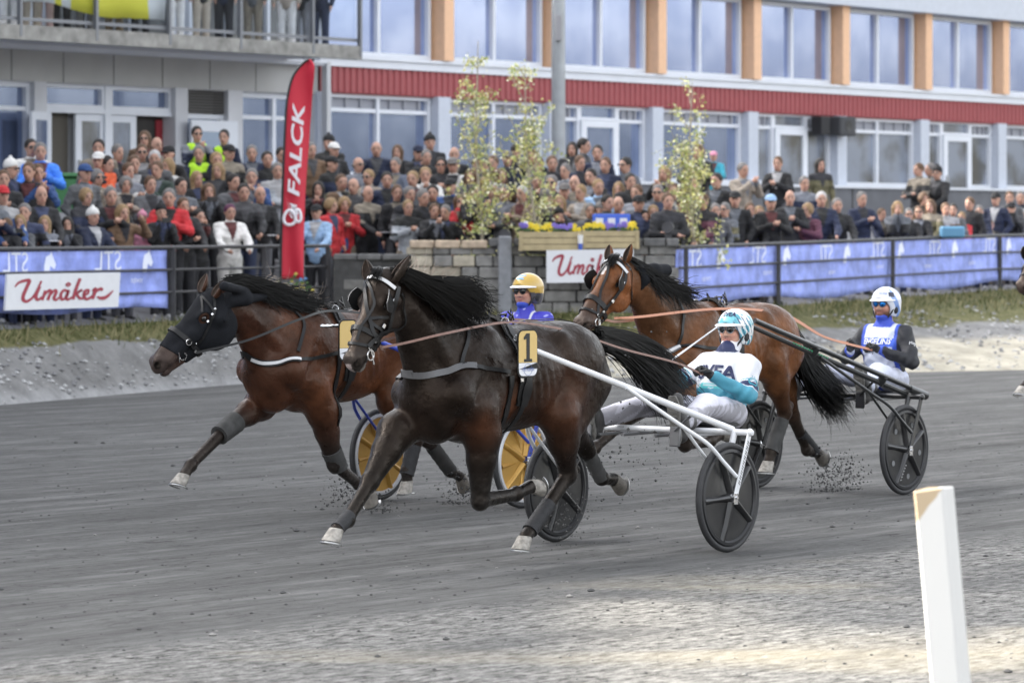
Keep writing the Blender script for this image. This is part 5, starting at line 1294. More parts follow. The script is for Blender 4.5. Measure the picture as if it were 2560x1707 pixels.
D3 = dict(kp=k3, df=.10, dz=.02, left=LEFT, arch=.04, label='lighter bay racing horse with a white star and white browband, on the right', vox=.0105,
    c=(.125, .050, .020), ck=(.01, .009, .009), cl=(.016, .012, .010), cn=(.085, .038, .018), ch=(.150, .055, .020), cm=(.050, .040, .036),
    ears=[(R3.K(1564, 655, .075), R3.K(1582, 611, .12), (.8, -.3, -.3)), (R3.K(1521, 650, -.06), R3.K(1526, 613, -.07), (.9, .1, .1))], colfn=col3,
    hoof=dict(Lf=HOOFD, Rf=HOOFL, Lh=HOOFL, Rh=HOOFD), back=dict(Lf=(-.2, 0, 1), Rf=(-.8, 0, -.6)),
    hv=dict(Lf=((-.95, 0, .3), (-.3, 0, -1)), Rf=((.35, 0, -1), (1, 0, .35)), Lh=((.1, 0, -1), (1, 0, .1)), Rh=((-.95, 0, -.2), (.2, 0, -1))),
    mane=[[R3.K(*q_) for q_ in g_] for g_ in (
        [(1560, 645, .02), (1590, 668, .06), (1620, 690, .10), (1650, 735, .14)], [(1590, 662, .0), (1630, 690, .06), (1660, 725, .10), (1690, 762, .13)],
        [(1630, 685, .0), (1665, 710, .06), (1695, 735, .09), (1715, 755, .12)], [(1670, 710, .0), (1700, 728, .05), (1730, 742, .08), (1760, 752, .1)])], nmane=1500,
    forelock=[[(.0, .04, .05), (.04, .06, .07), (.09, .05, .07), (.13, .045, .055)], [(.0, -.03, .05), (.04, .0, .08), (.08, .02, .08), (.12, .03, .06)]],
    tail=[[R3.K(*q_) for q_ in g_] for g_ in (
        [(1972, 812, .03), (2010, 870, .0), (2060, 930, .0), (2100, 985, .02), (2118, 1035, .02)], [(1976, 822, .05), (2000, 890, .04), (2035, 950, .03), (2080, 1010, .03), (2105, 1045, .03)],
        [(1978, 835, .05), (1998, 910, .04), (2030, 970, .03), (2075, 1015, .03), (2090, 1030, .03)])], ntail=1600)
H3 = make_horse(R3, D3); hx3 = lambda px, py: HX(H3, R3, px, py); X3 = H3['X']
bridle(H3, nose_wide=.04)
b = Blob(); b.chain([hx3(1600, 672), hx3(1612, 700), hx3(1604, 722)], [.035, .035, .012], .03); b.chain([R3.K(1608, 676, .04) - H3['O'], R3.K(1635, 678, .05) - H3['O'], R3.K(1664, 676, .05) - H3['O']], [.05, .055, .05], .03)
me, _, _ = b.mesh(.009, 'ear_cover', mat('hood_cloth'), 1, colors=False); obj('ear_cover', me, H3['root'])
harness(H3, dict(pts=[hx3(1700, 868), hx3(1670, 880), hx3(1640, 884), hx3(1615, 878), X3(2.46, -.02, 1.1), X3(2.42, -.12, 1.16), X3(2.2, -.27, 1.18)], w=.046, mat=LEAG, stripe=(0, 4),
    back_l=[hx3(1695, 868), hx3(1750, 868), hx3(1800, 872)], back_r=[X3(2.2, -.27, 1.18), X3(1.75, -.3, 1.2)]), [hx3(1690, 742), hx3(1706, 778), hx3(1704, 820), hx3(1695, 862)])
leg_wrap(H3, k3['Rhk'] - H3['O'] + (k3['Rhf'] - k3['Rhk']) * .5, k3['Rhf'] - H3['O'] + (k3['Rhh'] - k3['Rhf']) * .7, .050, .052, BOOTK); leg_wrap(H3, k3['Lhk'] - H3['O'] + (k3['Lhf'] - k3['Lhk']) * .2, k3['Lhf'] - H3['O'], .058, .058, BOOT)
# ---- fourth runner, just entering at the right edge: same build as the third
def copy_tree(o, parent=None):
    c = o.copy(); col.objects.link(c); c.parent = parent
    for ch in list(o.children): copy_tree(ch, c)
    return c
h4 = copy_tree(H3['root']); m4 = (R3.K(1463, 798, 0)); w3 = np.array((R3.cx - .6 * m4[0], R3.cy - .8 * m4[0], m4[2])); tgt = world_at(2562, 706, 36.3)
h4.location = Vector(h4.location) + Vector((tgt[0] - w3[0], tgt[1] - w3[1], 0)); h4['label'] = 'brown racing horse of which only the nose and a hoof enter at the right edge'
h4.location.z += tgt[2] - w3[2]

# ================================================================== SULKIES
TYRE = mat('tyre_rubber', (.030, .030, .032), .6, noise=.2, nscale=10)
def sulky(rig, label, P):
    root = empty('sulky', (rig.cx, rig.cy, 0), Rig.RZ); tag(root, label, 'sulky', 'racing sulkies')
    fr, disc, ring_m = P['frame'], P['disc'], P['rim']
    for sg in (1, -1):
        c = np.array((0, sg * .695, .36)); wl = empty('wheel', (0, 0, 0), 0, root); nm = np.array((0, 1., 0))
        t = MB(); t.torus(c, nm, .338, .022, 64, 12); t.build('tyre', TYRE, wl, True)
        r = MB(); r.lathe([(.286, .014), (.296, .026), (.314, .024), (.326, .0), (.314, -.024), (.296, -.026), (.286, -.014), (.284, 0), (.286, .014)], c, nm, 64, cap=False); r.build('rim', ring_m, wl, True)
        d = MB()
        prof = [(.0, .030), (.03, .030), (.06, .020), (.29, .008), (.302, .010)]
        d.lathe(prof, c, nm, 64); d.lathe([(q_[0], -q_[1]) for q_ in prof][::-1], c, nm, 64)
        a0 = P.get('rot', .3)
        for k in range(5):
            a_ = a0 + k * 2 * math.pi / 5
            for sd_ in (1, -1):
                V_ = []; n = 7; rr_ = np.linspace(.035, .295, 12); dr = np.array((math.cos(a_), 0, math.sin(a_))); pr = np.array((-math.sin(a_), 0, math.cos(a_)))
                for ri in rr_:
                    wdt = .020 + .008 * abs(ri - .17) / .13; hh_ = .052 * (1 - ((ri - .04) / .30) ** 2 * .35)
                    for j in range(n):
                        x = j / (n - 1) * 2 - 1; base = .028 - .07 * min(ri, .29); V_.append(c + dr * ri + pr * x * wdt + nm * sd_ * (max(base, .004) + hh_ * (1 - abs(x) ** 2.2) * .55))
                F_ = [(i * n + j, i * n + j + 1, (i + 1) * n + j + 1, (i + 1) * n + j) for i in range(len(rr_) - 1) for j in range(n - 1)]; d.add(V_, F_ if sd_ < 0 else [f[::-1] for f in F_])
            if P.get('dots'):
                aa = a_ + math.pi / 5; q_ = c + np.array((math.cos(aa), 0, math.sin(aa))) * .215
                for sd_ in (1, -1): d.lathe([(.0, 0), (.022, .0)], q_ + nm * sd_ * .0165, nm * sd_, 16, 1)
            if P.get('flutes'):
                aa = a_ + math.pi / 5
                for sd_ in (1, -1): d.tube([c + np.array((math.cos(aa), 0, math.sin(aa))) * ri + nm * sd_ * .012 for ri in (.05, .15, .28)], [.004, .012, .018], 6, 0, False)
        d.build('wheel_disc', [disc, mat('disc_grey_dot', (.33, .34, .35), .5)], wl, True)
        h = MB(); h.lathe([(.0, .050), (.012, .050), (.016, .046), (.034, .044), (.038, .030), (.038, -.030), (.034, -.044), (.016, -.046), (.012, -.05), (.0, -.05)], c, nm, 24); h.build('hub', CHR, wl, True)
        if P.get('marks') and sg > 0:
            m_ = MB(); ga = np.random.default_rng(6); a_ = -1.30; dr = np.array((math.cos(a_), 0, math.sin(a_))); pr = np.array((-math.sin(a_), 0, math.cos(a_)))
            for k in range(6):
                ri = .125 + k * .024; q_ = c + dr * ri + nm * (.034 - .03 * k / 6)
                pts = [q_ + pr * (.009 * (-1) ** i) + dr * (.006 * (i - 1)) for i in range(3)]; m_.tube(pts, .0046, 4)
            m_.build('spoke_marks', mat('mark_white', (.75, .75, .76), .5), wl)
    f = MB(); AX = -.19; ZA = .775
    f.tube([(AX, y, ZA) for y in np.linspace(-.74, .74, 9)], .021, 12)
    for sg in (1, -1): f.lathe([(.0, -.0), (.026, .0), (.028, .012), (.018, .03), (.0, .034)], (AX, sg * .735, ZA), (0, sg, 0), 16)
    f.build('arch', fr, root, True)
    for sg in (1, -1):
        f = MB(); a_, b_ = np.array((AX, sg * .742, ZA)), np.array((-.0, sg * .752, .355)); f.box((a_ + b_) / 2, (np.linalg.norm(b_ - a_), .012, .046), 0, [nrm(b_ - a_), (0, 1, 0), np.cross(nrm(b_ - a_), (0, 1, 0))], .004)
        a2, b2 = np.array((AX + .005, sg * .625, ZA)), np.array((-.0, sg * .640, .36)); f.tube([a2, a2 * .5 + b2 * .5 + (.0, 0, 0), b2], [.022, .018, .014], 10)
        f.tube([(AX + .03, sg * .63, .66), (AX + .03, sg * .735, .66)], .009, 8); f.build('fork', fr, root, True)
        h = MB(); h.box((0.002, sg * .762, .352), (.045, .006, .075), 0, None, .004); h.tube([(0, sg * .65, .36), (0, sg * .775, .36)], .010, 10); h.build('axle_plate', CHR, root)
        s = MB(); J = np.array((-.20, sg * .60, .79)); T = P.get('tip', np.array((1.64, .30, 1.365))) * (1, sg, 1)
        s.tube([J, J * .5 + T * .5, T], [.023, .022, .017], 12); s.tube([T, T + nrm(T - J) * .06], [.0175, .012], 10)
        s.tube([J + (-.0, 0, 0), np.array((AX, sg * .60, ZA))], .022, 8); s.build('shaft', P.get('shaft', fr), root, True)
        s = MB(); q0 = J * .45 + T * .55; k0 = P['knee'] * (1, sg, 1); e0 = np.array((.02, sg * .775, .50))
        s.tube(spline([q0 + (0, sg * .02, -.01), q0 * .3 + k0 * .7, k0, k0 * .45 + e0 * .55, e0], 5), .0135, 10); s.tube([k0 * .7 + q0 * .3, np.array((.03, sg * .645, .50))], .011, 8); s.build('stay', P.get('stay', fr), root, True)
        q1 = np.array((.12, sg * .36, .79)); s = MB(); s.tube([J * .8 + T * .2 + (0, -sg * .02, -.01), q1], .010, 8); s.box(q1 + (0, 0, -.04), (.016, .085, .13), 0, [(1, 0, .1), (0, 1, 0), (-.1, 0, 1)], .006); s.build('footrest', P.get('steel', fr), root, True)
    s = MB()
    for sg in (1, -1):
        s.tube([(.02, sg * .13, .745), (-.45, sg * .15, .745), (-1.0, sg * .14, .78)], .013, 8, 1)
        s.box((-.3, sg * .30, .742), (.75, .05, .018), 1, None, .004)
    n = 9; V_ = []
    for q_ in (0, 1):
        for i in range(n):
            for j in range(n):
                u_, v_ = i / (n - 1), j / (n - 1) * 2 - 1; V_.append((-.45 - .62 * u_, v_ * (.20 - .04 * u_ ** 2), .74 + .05 * u_ ** 3 + .03 * v_ * v_ - .028 * q_ + .015 * math.sin(u_ * 3)))
    N_ = n * n
    for q_ in (0, 1):
        for i in range(n - 1):
            for j in range(n - 1):
                f_ = (q_ * N_ + i * n + j, q_ * N_ + i * n + j + 1, q_ * N_ + (i + 1) * n + j + 1, q_ * N_ + (i + 1) * n + j); s.F.append(tuple(x + len(s.V) for x in (f_ if q_ else f_[::-1]))); s.M.append(0)
    e_ = [(i, 0) for i in range(n)] + [(n - 1, j) for j in range(1, n)] + [(i, n - 1) for i in range(n - 2, -1, -1)] + [(0, j) for j in range(n - 2, 0, -1)]
    for a_ in range(len(e_)):
        i, j = e_[a_]; i2, j2 = e_[(a_ + 1) % len(e_)]; s.F.append(tuple(x + len(s.V) for x in (i * n + j, i2 * n + j2, N_ + i2 * n + j2, N_ + i * n + j))); s.M.append(0)
    s.V += [tuple(v) for v in V_]; s.build('seat', [mat('seat_black', (.022, .022, .024), .6), P.get('steel', fr)], root, True)
    return root
PW = mat('paint_white', (.74, .75, .77), .3, coat=.3, noise=.03); STEEL = mat('steel_dull', (.22, .22, .225), .5, .6)
DISCK = mat('disc_black', (.016, .016, .017), .30, noise=.3, nscale=9, coat=.3)
S1 = sulky(R1, 'white framed sulky on black disc wheels behind the leading dark horse', dict(frame=PW, disc=DISCK, rim=mat('rim_black', (.025, .025, .027), .4), rot=-1.30, knee=np.array((.27, .72, .72)), steel=STEEL, marks=True))
mb = MB(); ga = np.random.default_rng(3)
for k in range(9):
    t = .16 + k * .075; a_, b_ = np.array((-.19, .742, .775)), np.array((0, .752, .355)); q_ = a_ + (b_ - a_) * t + (0, .0075, 0); d_ = nrm(b_ - a_); e_ = np.cross(d_, (0, 1, 0))
    mb.tube([q_ + e_ * .011 * (-1) ** i + d_ * (.008 * (i - 1.5)) for i in range(4)], .0022, 4)
mb.build('fork_marks', mat('ink_black'), S1)
BLUEP = mat('paint_blue', (.025, .055, .38), .35, coat=.3)
S2 = sulky(R2, 'blue framed sulky on golden disc wheels with silver rims', dict(frame=BLUEP, disc=mat('disc_gold', (.52, .30, .07), .32, .35, noise=.10, nscale=5), rim=mat('rim_silver', (.66, .67, .70), .3, .3), rot=.5, flutes=True, knee=np.array((.27, .72, .72)), tip=np.array((1.5, .30, 1.36))))
BLKP = mat('paint_black', (.020, .021, .022), .3, coat=.4)
S3 = sulky(R3, 'black framed sulky on black disc wheels with grey dots, on the right', dict(frame=BLKP, disc=DISCK, rim=mat('rim_black'), rot=.15, dots=True, knee=np.array((.27, .72, .72)), tip=np.array((1.74, .30, 1.40)), steel=BLKP, marks=True))
mb = MB()   # the quick-hitch twin tube along the near shaft
for sg in (1,):
    J = np.array((-.20, .60, .79)); T = np.array((1.74, .30, 1.40)); d_ = nrm(T - J); o_ = np.array((0, .035, .045))
    mb.tube([J - d_ * .12 + o_ * 1.2, T + o_ - d_ * .1], .021, 10); mb.tube([J - d_ * .20 + o_, J + d_ * .02 + o_], [.036, .034], 12)
    for t in (.35, 1.2): mb.tube([J + d_ * t - o_ * .2, J + d_ * t + o_ * 1.2], .034, 10)
mb.build('twin_tube', BLKP, S3, True)
mb = MB()
for k in range(14): q_ = J + nrm(T - J) * (1.05 + .032 * k) + (0, .024, .008); mb.box(q_, (.018, .003, .012), 0, [nrm(T - J), (0, 1, 0), (0, 0, 1)])
mb.build('green_marks', mat('mark_green', (.04, .30, .14), .5), S3)
# ================================================================== DRIVERS
SKIN = (.52, .305, .225); SKM = mat('skin', attr=True, rough=.5, noise=.06, nscale=30, spec=.4)
GLV = mat('glove_black', (.022, .022, .023), .55, bump=.5, bscale=60)
def face_blob(b, P, skin=SKIN, beard=None, lip=(.34, .13, .11)):
    e = lambda p, r, c=skin, k=.015, **kw: b.ell(P(*p), r, P.A, k, c, **kw); cp = lambda p, q_, ra, rb, c=skin, k=.012: b.cap(P(*p), P(*q_), ra, rb, k, None, c)
    bc = beard or skin
    e((0, 0, .02), (.096, .076, .105), k=.02); e((.030, 0, -.060), (.062, .056, .055), bc if beard else skin, .03); e((.072, 0, -.096), (.022, .026, .020), bc, .02)
    cp((.088, 0, .018), (.110, 0, -.026), .009, .0145); e((.102, .012, -.030), (.012, .010, .008)); e((.102, -.012, -.030), (.012, .010, .008))
    e((.092, 0, -.053), (.012, .025, .0062), lip, .006); e((.090, 0, -.064), (.012, .021, .0070), lip, .006); e((.100, 0, -.0585), (.010, .020, .0016), (.12, .05, .04), .003, sub=True)
    for sg in (-1, 1):
        e((.066, sg * .040, -.022), (.030, .026, .028), (skin[0] * 1.05, skin[1] * .88, skin[2] * .85), .02); cp((.088, sg * .012, .034), (.072, sg * .052, .034), .010, .008); e((.092, sg * .031, .012), (.016, .017, .011), skin, .006, sub=True)
        e((.080, sg * .031, .012), (.0135, .0135, .0135), (.30, .24, .22), .003); e((-.004, sg * .080, -.004), (.020, .010, .030)); e((.04, sg * .048, -.058), (.035, .016, .03), bc, .02)
    if beard: e((.088, 0, -.078), (.014, .028, .014), beard, .01); cp((.099, -.018, -.044), (.099, .018, -.044), .006, .006, beard, .006)
class FrameP:
    def __init__(s, o, fwd, left=(0, 1, 0)):
        s.o = np.array(o, float); x = nrm(fwd); y = nrm(np.array(left) - x * np.dot(x, left)); s.A = np.array([x, y, np.cross(x, y)])
    def __call__(s, x, y, z): return s.o + np.array((x, y, z)) @ s.A
def hand_blob(b, wrist, elbow, grip_axis, c=(.02, .02, .02)):
    """closed hand: palm, four fingers curled round a line along grip_axis, thumb across them"""
    d = nrm(np.array(wrist) - elbow); g_ = nrm(np.array(grip_axis) - d * np.dot(grip_axis, d)); n_ = np.cross(d, g_); w0 = np.array(wrist)
    b.cap(w0 - d * .06, w0, .034, .030, .02, None, c); pc = w0 + d * .055; b.ell(pc, (.048, .040, .021), np.array([d, g_, n_]), .015, c)
    for i, (o, L_) in enumerate(zip((.031, .0105, -.0105, -.030), (.9, 1.0, .95, .78))):
        k0 = pc + d * .036 + g_ * o; k1 = k0 + (d * .6 - n_ * .8) * .036 * L_; k2_ = k1 + (-d * .75 - n_ * .65) * .030 * L_; k3_ = k2_ + (-d * .8 + n_ * .6) * .022 * L_
        b.chain([k0, k1, k2_, k3_], [.0118, .0108, .0100, .0090], .005, None, c)
    t0 = w0 + d * .022 + g_ * .030; t1 = t0 + d * .030 + g_ * .020 - n_ * .020; t2 = t1 + d * .026 - g_ * .006 - n_ * .022; b.chain([t0, t1, t2], [.0155, .0125, .0105], .008, None, c)
    return pc - n_ * .030
def driver(rig, P):
    K = {k: np.array(v, float) for k, v in P['kp'].items()}; O = np.array((-.9, 0, 0)); K = {k: v - O for k, v in K.items()}
    root = empty('person', (rig.cx - .6 * O[0], rig.cy - .8 * O[0], 0), Rig.RZ); tag(root, P['label'], 'person', 'sulky drivers')
    F = FrameP(K['head'], P.get('fwd', (1, 0, .06)), P.get('lft', (0, 1, 0))); skin = P.get('skin', SKIN)
    sh = (K['LS'] + K['RS']) / 2; hp = (K['LH'] + K['RH']) / 2; nb_ = sh + (0, 0, .065); fl = ((1, 0, 0), 1.35)
    b = Blob(); face_blob(b, F, skin, P.get('beard')); b.cap(F(-.012, 0, -.05), nb_, .056, .060, .03, None, skin)
    b.cap(K['LS'], K['RS'], .05, None, .04, None, skin); b.cap(sh - (0, 0, .06), hp, .09, .09, .05, None, skin)
    for s_ in 'LR': b.chain([K[s_ + 'S'], K[s_ + 'E'], K[s_ + 'W']], [.042, .034, .024], .02, None, skin); b.chain([K[s_ + 'H'], K[s_ + 'K'], K[s_ + 'A']], [.07, .05, .035], .03, None, skin)
    me, _, _ = b.mesh(.0062, 'body', SKM, 1, tau=.006); obj('body', me, root)
    # jacket
    j = Blob(); jc = (.5, .5, .5); mid = sh * .5 + hp * .5 + (P.get('belly', .02), 0, 0); chest = sh * .8 + hp * .2 + (.03, 0, 0)
    for a_, b2, ra, rb in ((K['LS'] * .84 + K['RS'] * .16, K['RS'] * .84 + K['LS'] * .16, .072, .072),): j.cap(a_, b2, ra, rb, .06, None, jc)
    j.ell(chest - (0, 0, .03), (.135, .195, .17), None, .06, jc); j.ell(mid, (.135, .170, .17), None, .07, jc); j.ell(hp + (.0, 0, .05), (.140, .170, .14), None, .06, jc)
    j.cap(nb_ - (0, 0, .05), nb_ + (.01, 0, .035), .080, .068, .03, None, jc)
    for s_ in 'LR':
        S_, E_, W_ = K[s_ + 'S'], K[s_ + 'E'], K[s_ + 'W']; j.ell(S_, (.070, .068, .070), None, .06, jc); j.cap(nb_ - (0, 0, .03), S_ + (0, 0, -.01), .060, .050, .05, None, jc)
        j.chain([S_, E_], [.068, .056], .04, None, jc); j.chain([E_, W_ - (W_ - E_) * .14], [.057, .042], .025, None, jc)
        for t in (.25, .5, .75): q_ = S_ + (E_ - S_) * t; j.ell(q_, (.064, .060, .064), None, .03, jc) 
    V, Q, C = j.mesh(.009, 'jacket', None, 1, raw=True, colfn=lambda V, C: P['jcol'](V, C, K, sh, hp, F))
    # cloth folds
    Bv = bvh(V, Q); N = np.zeros_like(V); fn = np.cross(V[Q[:, 1]] - V[Q[:, 0]], V[Q[:, 2]] - V[Q[:, 0]])
    for i in range(4): np.add.at(N, Q[:, i], fn)
    N /= np.linalg.norm(N, axis=1)[:, None] + 1e-12
    wv = np.sin(V[:, 2] * 38 + np.sin(V[:, 1] * 17) * 2.2 + V[:, 0] * 21) * np.sin(V[:, 0] * 14 + V[:, 1] * 11 + 1.3); wv += .8 * np.sin(V[:, 2] * 61 + V[:, 0] * 47 + np.sin(V[:, 1] * 31) * 2.5); V = V + N * (wv * .0050)[:, None]
    jm = mesh_from('jacket', V, Q, mat('driver_cloth', attr=True, rough=.62, noise=.05, nscale=14, bump=.35, bscale=16, bdist=.02), True, C); jo = obj('jacket', jm, root); JB = bvh(V, Q)
    # trousers
    t = Blob(); tc = (.6, .6, .65)
    t.cap(K['LH'], K['RH'], .10, .10, .05, None, tc)
    for s_ in 'LR': t.chain([K[s_ + 'H'], K[s_ + 'K']], [.100, .080], .04, None, tc); t.chain([K[s_ + 'K'], K[s_ + 'A']], [.080, .060], .035, None, tc)
    V, Q, C = t.mesh(.010, 'trousers', None, 1, raw=True, colfn=lambda V, C: P['tcol'](V, C, K)); wv = np.sin(V[:, 0] * 30 + V[:, 2] * 24 + np.sin(V[:, 1] * 20) * 2) * .0045; V[:, 2] += wv
    obj('trousers', mesh_from('trousers', V, Q, mat('driver_cloth'), True, C), root)
    for s_ in 'LR':
        A_ = K[s_ + 'A']; bb = Blob(); h_ = A_ + (.045, 0, -.085); t_ = A_ + (.085, 0, .165); bb.cap(h_, A_ + (.05, 0, .02), .050, .046, .03).cap(A_ + (.05, 0, .02), t_, .046, .036, .03).cap(A_ + (-.05, 0, .0), A_ + (.03, 0, -.02), .056, .050, .03)
        me, _, _ = bb.mesh(.007, 'boot', mat('boot_leather', (.045, .043, .042), .5, noise=.3, nscale=20), 1, colors=False); bo = obj('boot', me, root)
        m_ = MB(); d_ = nrm(t_ - h_); P_ = [h_ + (t_ - h_) * u_ + np.cross(d_, (0, 1, 0)) * .0 for u_ in np.linspace(-.18, 1.10, 14)]
        w_ = [.05, .075, .086, .088, .080, .074, .078, .088, .096, .100, .100, .092, .076, .05]; nrm_ = nrm(np.cross((0, 1, 0), d_)); nrm_ = nrm_ if nrm_[0] > 0 else -nrm_
        m_.ribbon([p + nrm_ * .047 for p in P_], [nrm_] * 14, w_, .014)
        for u_ in np.linspace(0, .95, 8): m_.box(h_ + (t_ - h_) * u_ + nrm_ * .063, (.006, .055, .014), 0, [nrm_, (0, 1, 0), d_])
        m_.build('sole', mat('sole_grey', (.15, .145, .135), .85, noise=.3, nscale=30), bo)
    grips = {}
    for s_ in 'LR':
        gb = Blob(); grips[s_] = hand_blob(gb, K[s_ + 'W'], K[s_ + 'E'], (1, 0 if s_ == 'L' else 0, .9)) + O; me, _, _ = gb.mesh(.0042, 'glove', GLV, 1, colors=False); obj('glove', me, root)
    # neck gaiter or chin cover
    g_ = Blob(); g_.cap(nb_ + (.01, 0, .0), F(.012, 0, -.088), .070, .062, .02, None); g_.ell(F(.045, 0, -.095), (.058, .052, .032), F.A, .02)
    if P.get('chin'): g_.ell(F(.036, 0, -.092), (.062, .058, .036), F.A, .02); g_.cap(F(.0, .07, -.05), F(.07, .03, -.095), .018, .016); g_.cap(F(.0, -.07, -.05), F(.07, -.03, -.095), .018, .016); g_.ell(F(.115, 0, -.042), (.036, .044, .036), F.A, .01, sub=True)
    me, Vg, Qg = g_.mesh(.006, 'neck_gaiter', mat('cloth_' + P['gname'], P['gcol'], .75, noise=.15, nscale=40), 1, colors=False); go = obj('neck_gaiter', me, root); GB = bvh(Vg, Qg)
    # helmet
    h = Blob(); hc = (.7, .7, .7); e = lambda p, r, k=.01, **kw: h.ell(F(*p), r, F.A, k, hc, **kw)
    e((-.012, 0, .040), (.142, .118, .118)); e((-.030, 0, -.030), (.105, .112, .095), .03); 
    e((-.012, 0, .030), (.120, .096, .104), .008, sub=True); e((.135, 0, -.050), (.125, .098, .102), .02, sub=True); e((-.02, 0, -.12), (.11, .085, .06), .02, sub=True)
    for sg in (-1, 1): e((-.004, sg * .118, -.035), (.032, .02, .030), .012, sub=True)
    me, V, Q = h.mesh(.006, 'helmet', mat('helmet_shell', attr=True, rough=.22, spec=.5, coat=.6), 1, colfn=lambda V, C: P['hcol'](V, C, (V - F.o) @ F.A.T)); ho = obj('helmet', me, root); HB = bvh(V, Q)
    m_ = MB(); n = 17
    for q_ in (0, 1):
        for i in range(n):
            a_ = R(-72 + 144 * i / (n - 1)); 
            for rr in (0, .5, 1):
                ext = .052 * math.cos(a_ * 1.15) * rr; m_.V.append(tuple(F(-.012 + (.138 + ext) * math.cos(a_), (.116 + ext * .4) * math.sin(a_), .052 - .018 * rr * math.cos(a_) - .006 * q_)))
    N_ = n * 3
    for q_ in (0, 1):
        for i in range(n - 1):
            for k in range(2): f_ = (q_ * N_ + i * 3 + k, q_ * N_ + i * 3 + k + 1, q_ * N_ + (i + 1) * 3 + k + 1, q_ * N_ + (i + 1) * 3 + k); m_.F.append(f_ if q_ else f_[::-1]); m_.M.append(0)
    for i in range(n - 1): m_.F.append((i * 3 + 2, (i + 1) * 3 + 2, N_ + (i + 1) * 3 + 2, N_ + i * 3 + 2)); m_.M.append(0)
    m_.build('visor', mat('visor_white', (.74, .74, .73), .35, coat=.4), ho, True)
    lin = MB()
    for sg in (-1, 1): lin.tube([F(.02, sg * .098, -.01), F(.045, sg * .086, -.06), F(.055, sg * .06, -.100)], .007, 6); lin.ball(F(-.004, sg * .098, -.035), .03, 10, rad=(.03, .016, .032))
    lin.build('helmet_padding', mat('padding_dark', (.03, .03, .032), .9, noise=.4, nscale=60), ho, True)
    # glasses
    gm = MB(); gl = P['lens']
    for sg in (-1, 1):
        c_ = F(.104, sg * .033, .010); ax = nrm(F.A.T @ np.array((1, sg * .28, -.05))); gm.lathe([(.0, .004), (.012, .0035), (.020, .002), (.0235, -.002)], c_, ax, 20, 0, sx=1.25); gm.torus(c_ - ax * .001, ax, .0245, .0030, 22, 6, 1)
        gm.tube([F(.100, sg * .060, .016), F(.05, sg * .083, .018), F(-.01, sg * .084, .012)], .0028, 5, 1)
    gm.tube([F(.112, -.014, .016), F(.114, 0, .018), F(.112, .014, .016)], .003, 5, 1); gm.build('sunglasses', [gl, P.get('fram', mat('frame_dark', (.03, .03, .03), .3))], root, True)
    P.get('extra', lambda *a: None)(root, jo, JB, ho, HB, F, K, sh, hp, GB, go)
    return root, grips
kp = dict(head=(-1.130, 0, 1.408), LS=(-1.045, .175, 1.175), RS=(-1.045, -.175, 1.180), LE=(-.86, .285, .985), LW=(-.665, .115, 1.125), RE=(-.93, -.31, 1.07), RW=(-.58, -.15, 1.145),
          LH=(-.96, .09, .855), RH=(-.96, -.09, .855), LK=(-.45, .22, .93), RK=(-.43, -.23, .93), LA=(-.03, .335, .835), RA=(.0, -.335, .84))
def near(V, a, b, r):
    ba = b - a; t = np.clip((V - a) @ ba / (ba @ ba), 0, 1); return np.linalg.norm(V - a - t[:, None] * ba, axis=1) < r, t
TEAL = (.055, .27, .37); NAVY = (.018, .026, .085)
def j1(V, C, K, sh, hp, F):
    C[:] = (.62, .63, .67); up = nrm(sh - hp); h = (V - hp) @ up / np.linalg.norm(sh - hp)
    tor = np.abs(V[:, 1]) < .18; C[tor & (h < .40 + .25 * np.abs(V[:, 1]))] = TEAL; C[tor & (h < .075)] = NAVY
    for lo, hi, cc in ((.415, .455, (.10, .50, .52)), (.475, .505, (.10, .50, .52))): C[tor & (h > lo) & (h < hi) & (np.abs(V[:, 1]) < .12)] = cc
    for s_ in 'LR':
        m, t = near(V, K[s_ + 'E'], K[s_ + 'W'], .085); C[m & (t > .02)] = TEAL; m2, t2 = near(V, K[s_ + 'S'], K[s_ + 'E'], .085); C[m2 & (t2 > .66)] = TEAL; C[m2 & (t2 > .72) & (t2 < .88)] = NAVY
        C[m2 & (((t2 > .69) & (t2 < .72)) | ((t2 > .88) & (t2 < .905)))] = (.7, .72, .75)
    C[(V[:, 2] > sh[2] + .095) & (np.abs(V[:, 1]) < .10)] = NAVY
    return C
def t1(V, C, K):
    C[:] = (.66, .65, .73); x = V[:, 0]
    for sg in (-1, 1):
        wv = .035 * np.sin(x * 16) + .975 - .12 * (x + .45); m = (np.abs(V[:, 2] - wv + .01) < .012) & (V[:, 1] * sg > .05) & (x < -.35); C[m] = (.05, .28, .40); m = (np.abs(V[:, 2] - wv + .01) < .004) & (V[:, 1] * sg > .05) & (x < -.35); C[m] = (.02, .05, .12)
    dirt = (np.sin(x * 41 + V[:, 2] * 57) * np.sin(V[:, 1] * 63 + x * 19) > -.2) & (V[:, 2] < .93) & (x > -.35); C[dirt] = C[dirt] * .62 + np.array((.10, .09, .08)) * .38
    C[(V[:, 2] < .925) & (x > -.2)] *= .72
    return C
def h1(V, C, L):
    C[:] = (.74, .75, .76); a = np.arctan2(L[:, 1], L[:, 0]); z = L[:, 2]
    m = (z < .085 + .05 * np.sin(a * 3 + 1)) & (z > .050) ; C[m] = (.16, .48, .56)
    m = (np.sin(a * 9 + z * 40) * np.sin(z * 75 + a * 4) > .15) & (z < .12) & (np.abs(a) > .55); C[m] = (.10, .36, .44)
    m = (np.sin(a * 17 + z * 90) > .75) & (z < .10) & (np.abs(a) > .5); C[m] = (.02, .08, .16)
    C[z < -.09] = (.7, .7, .72); return C
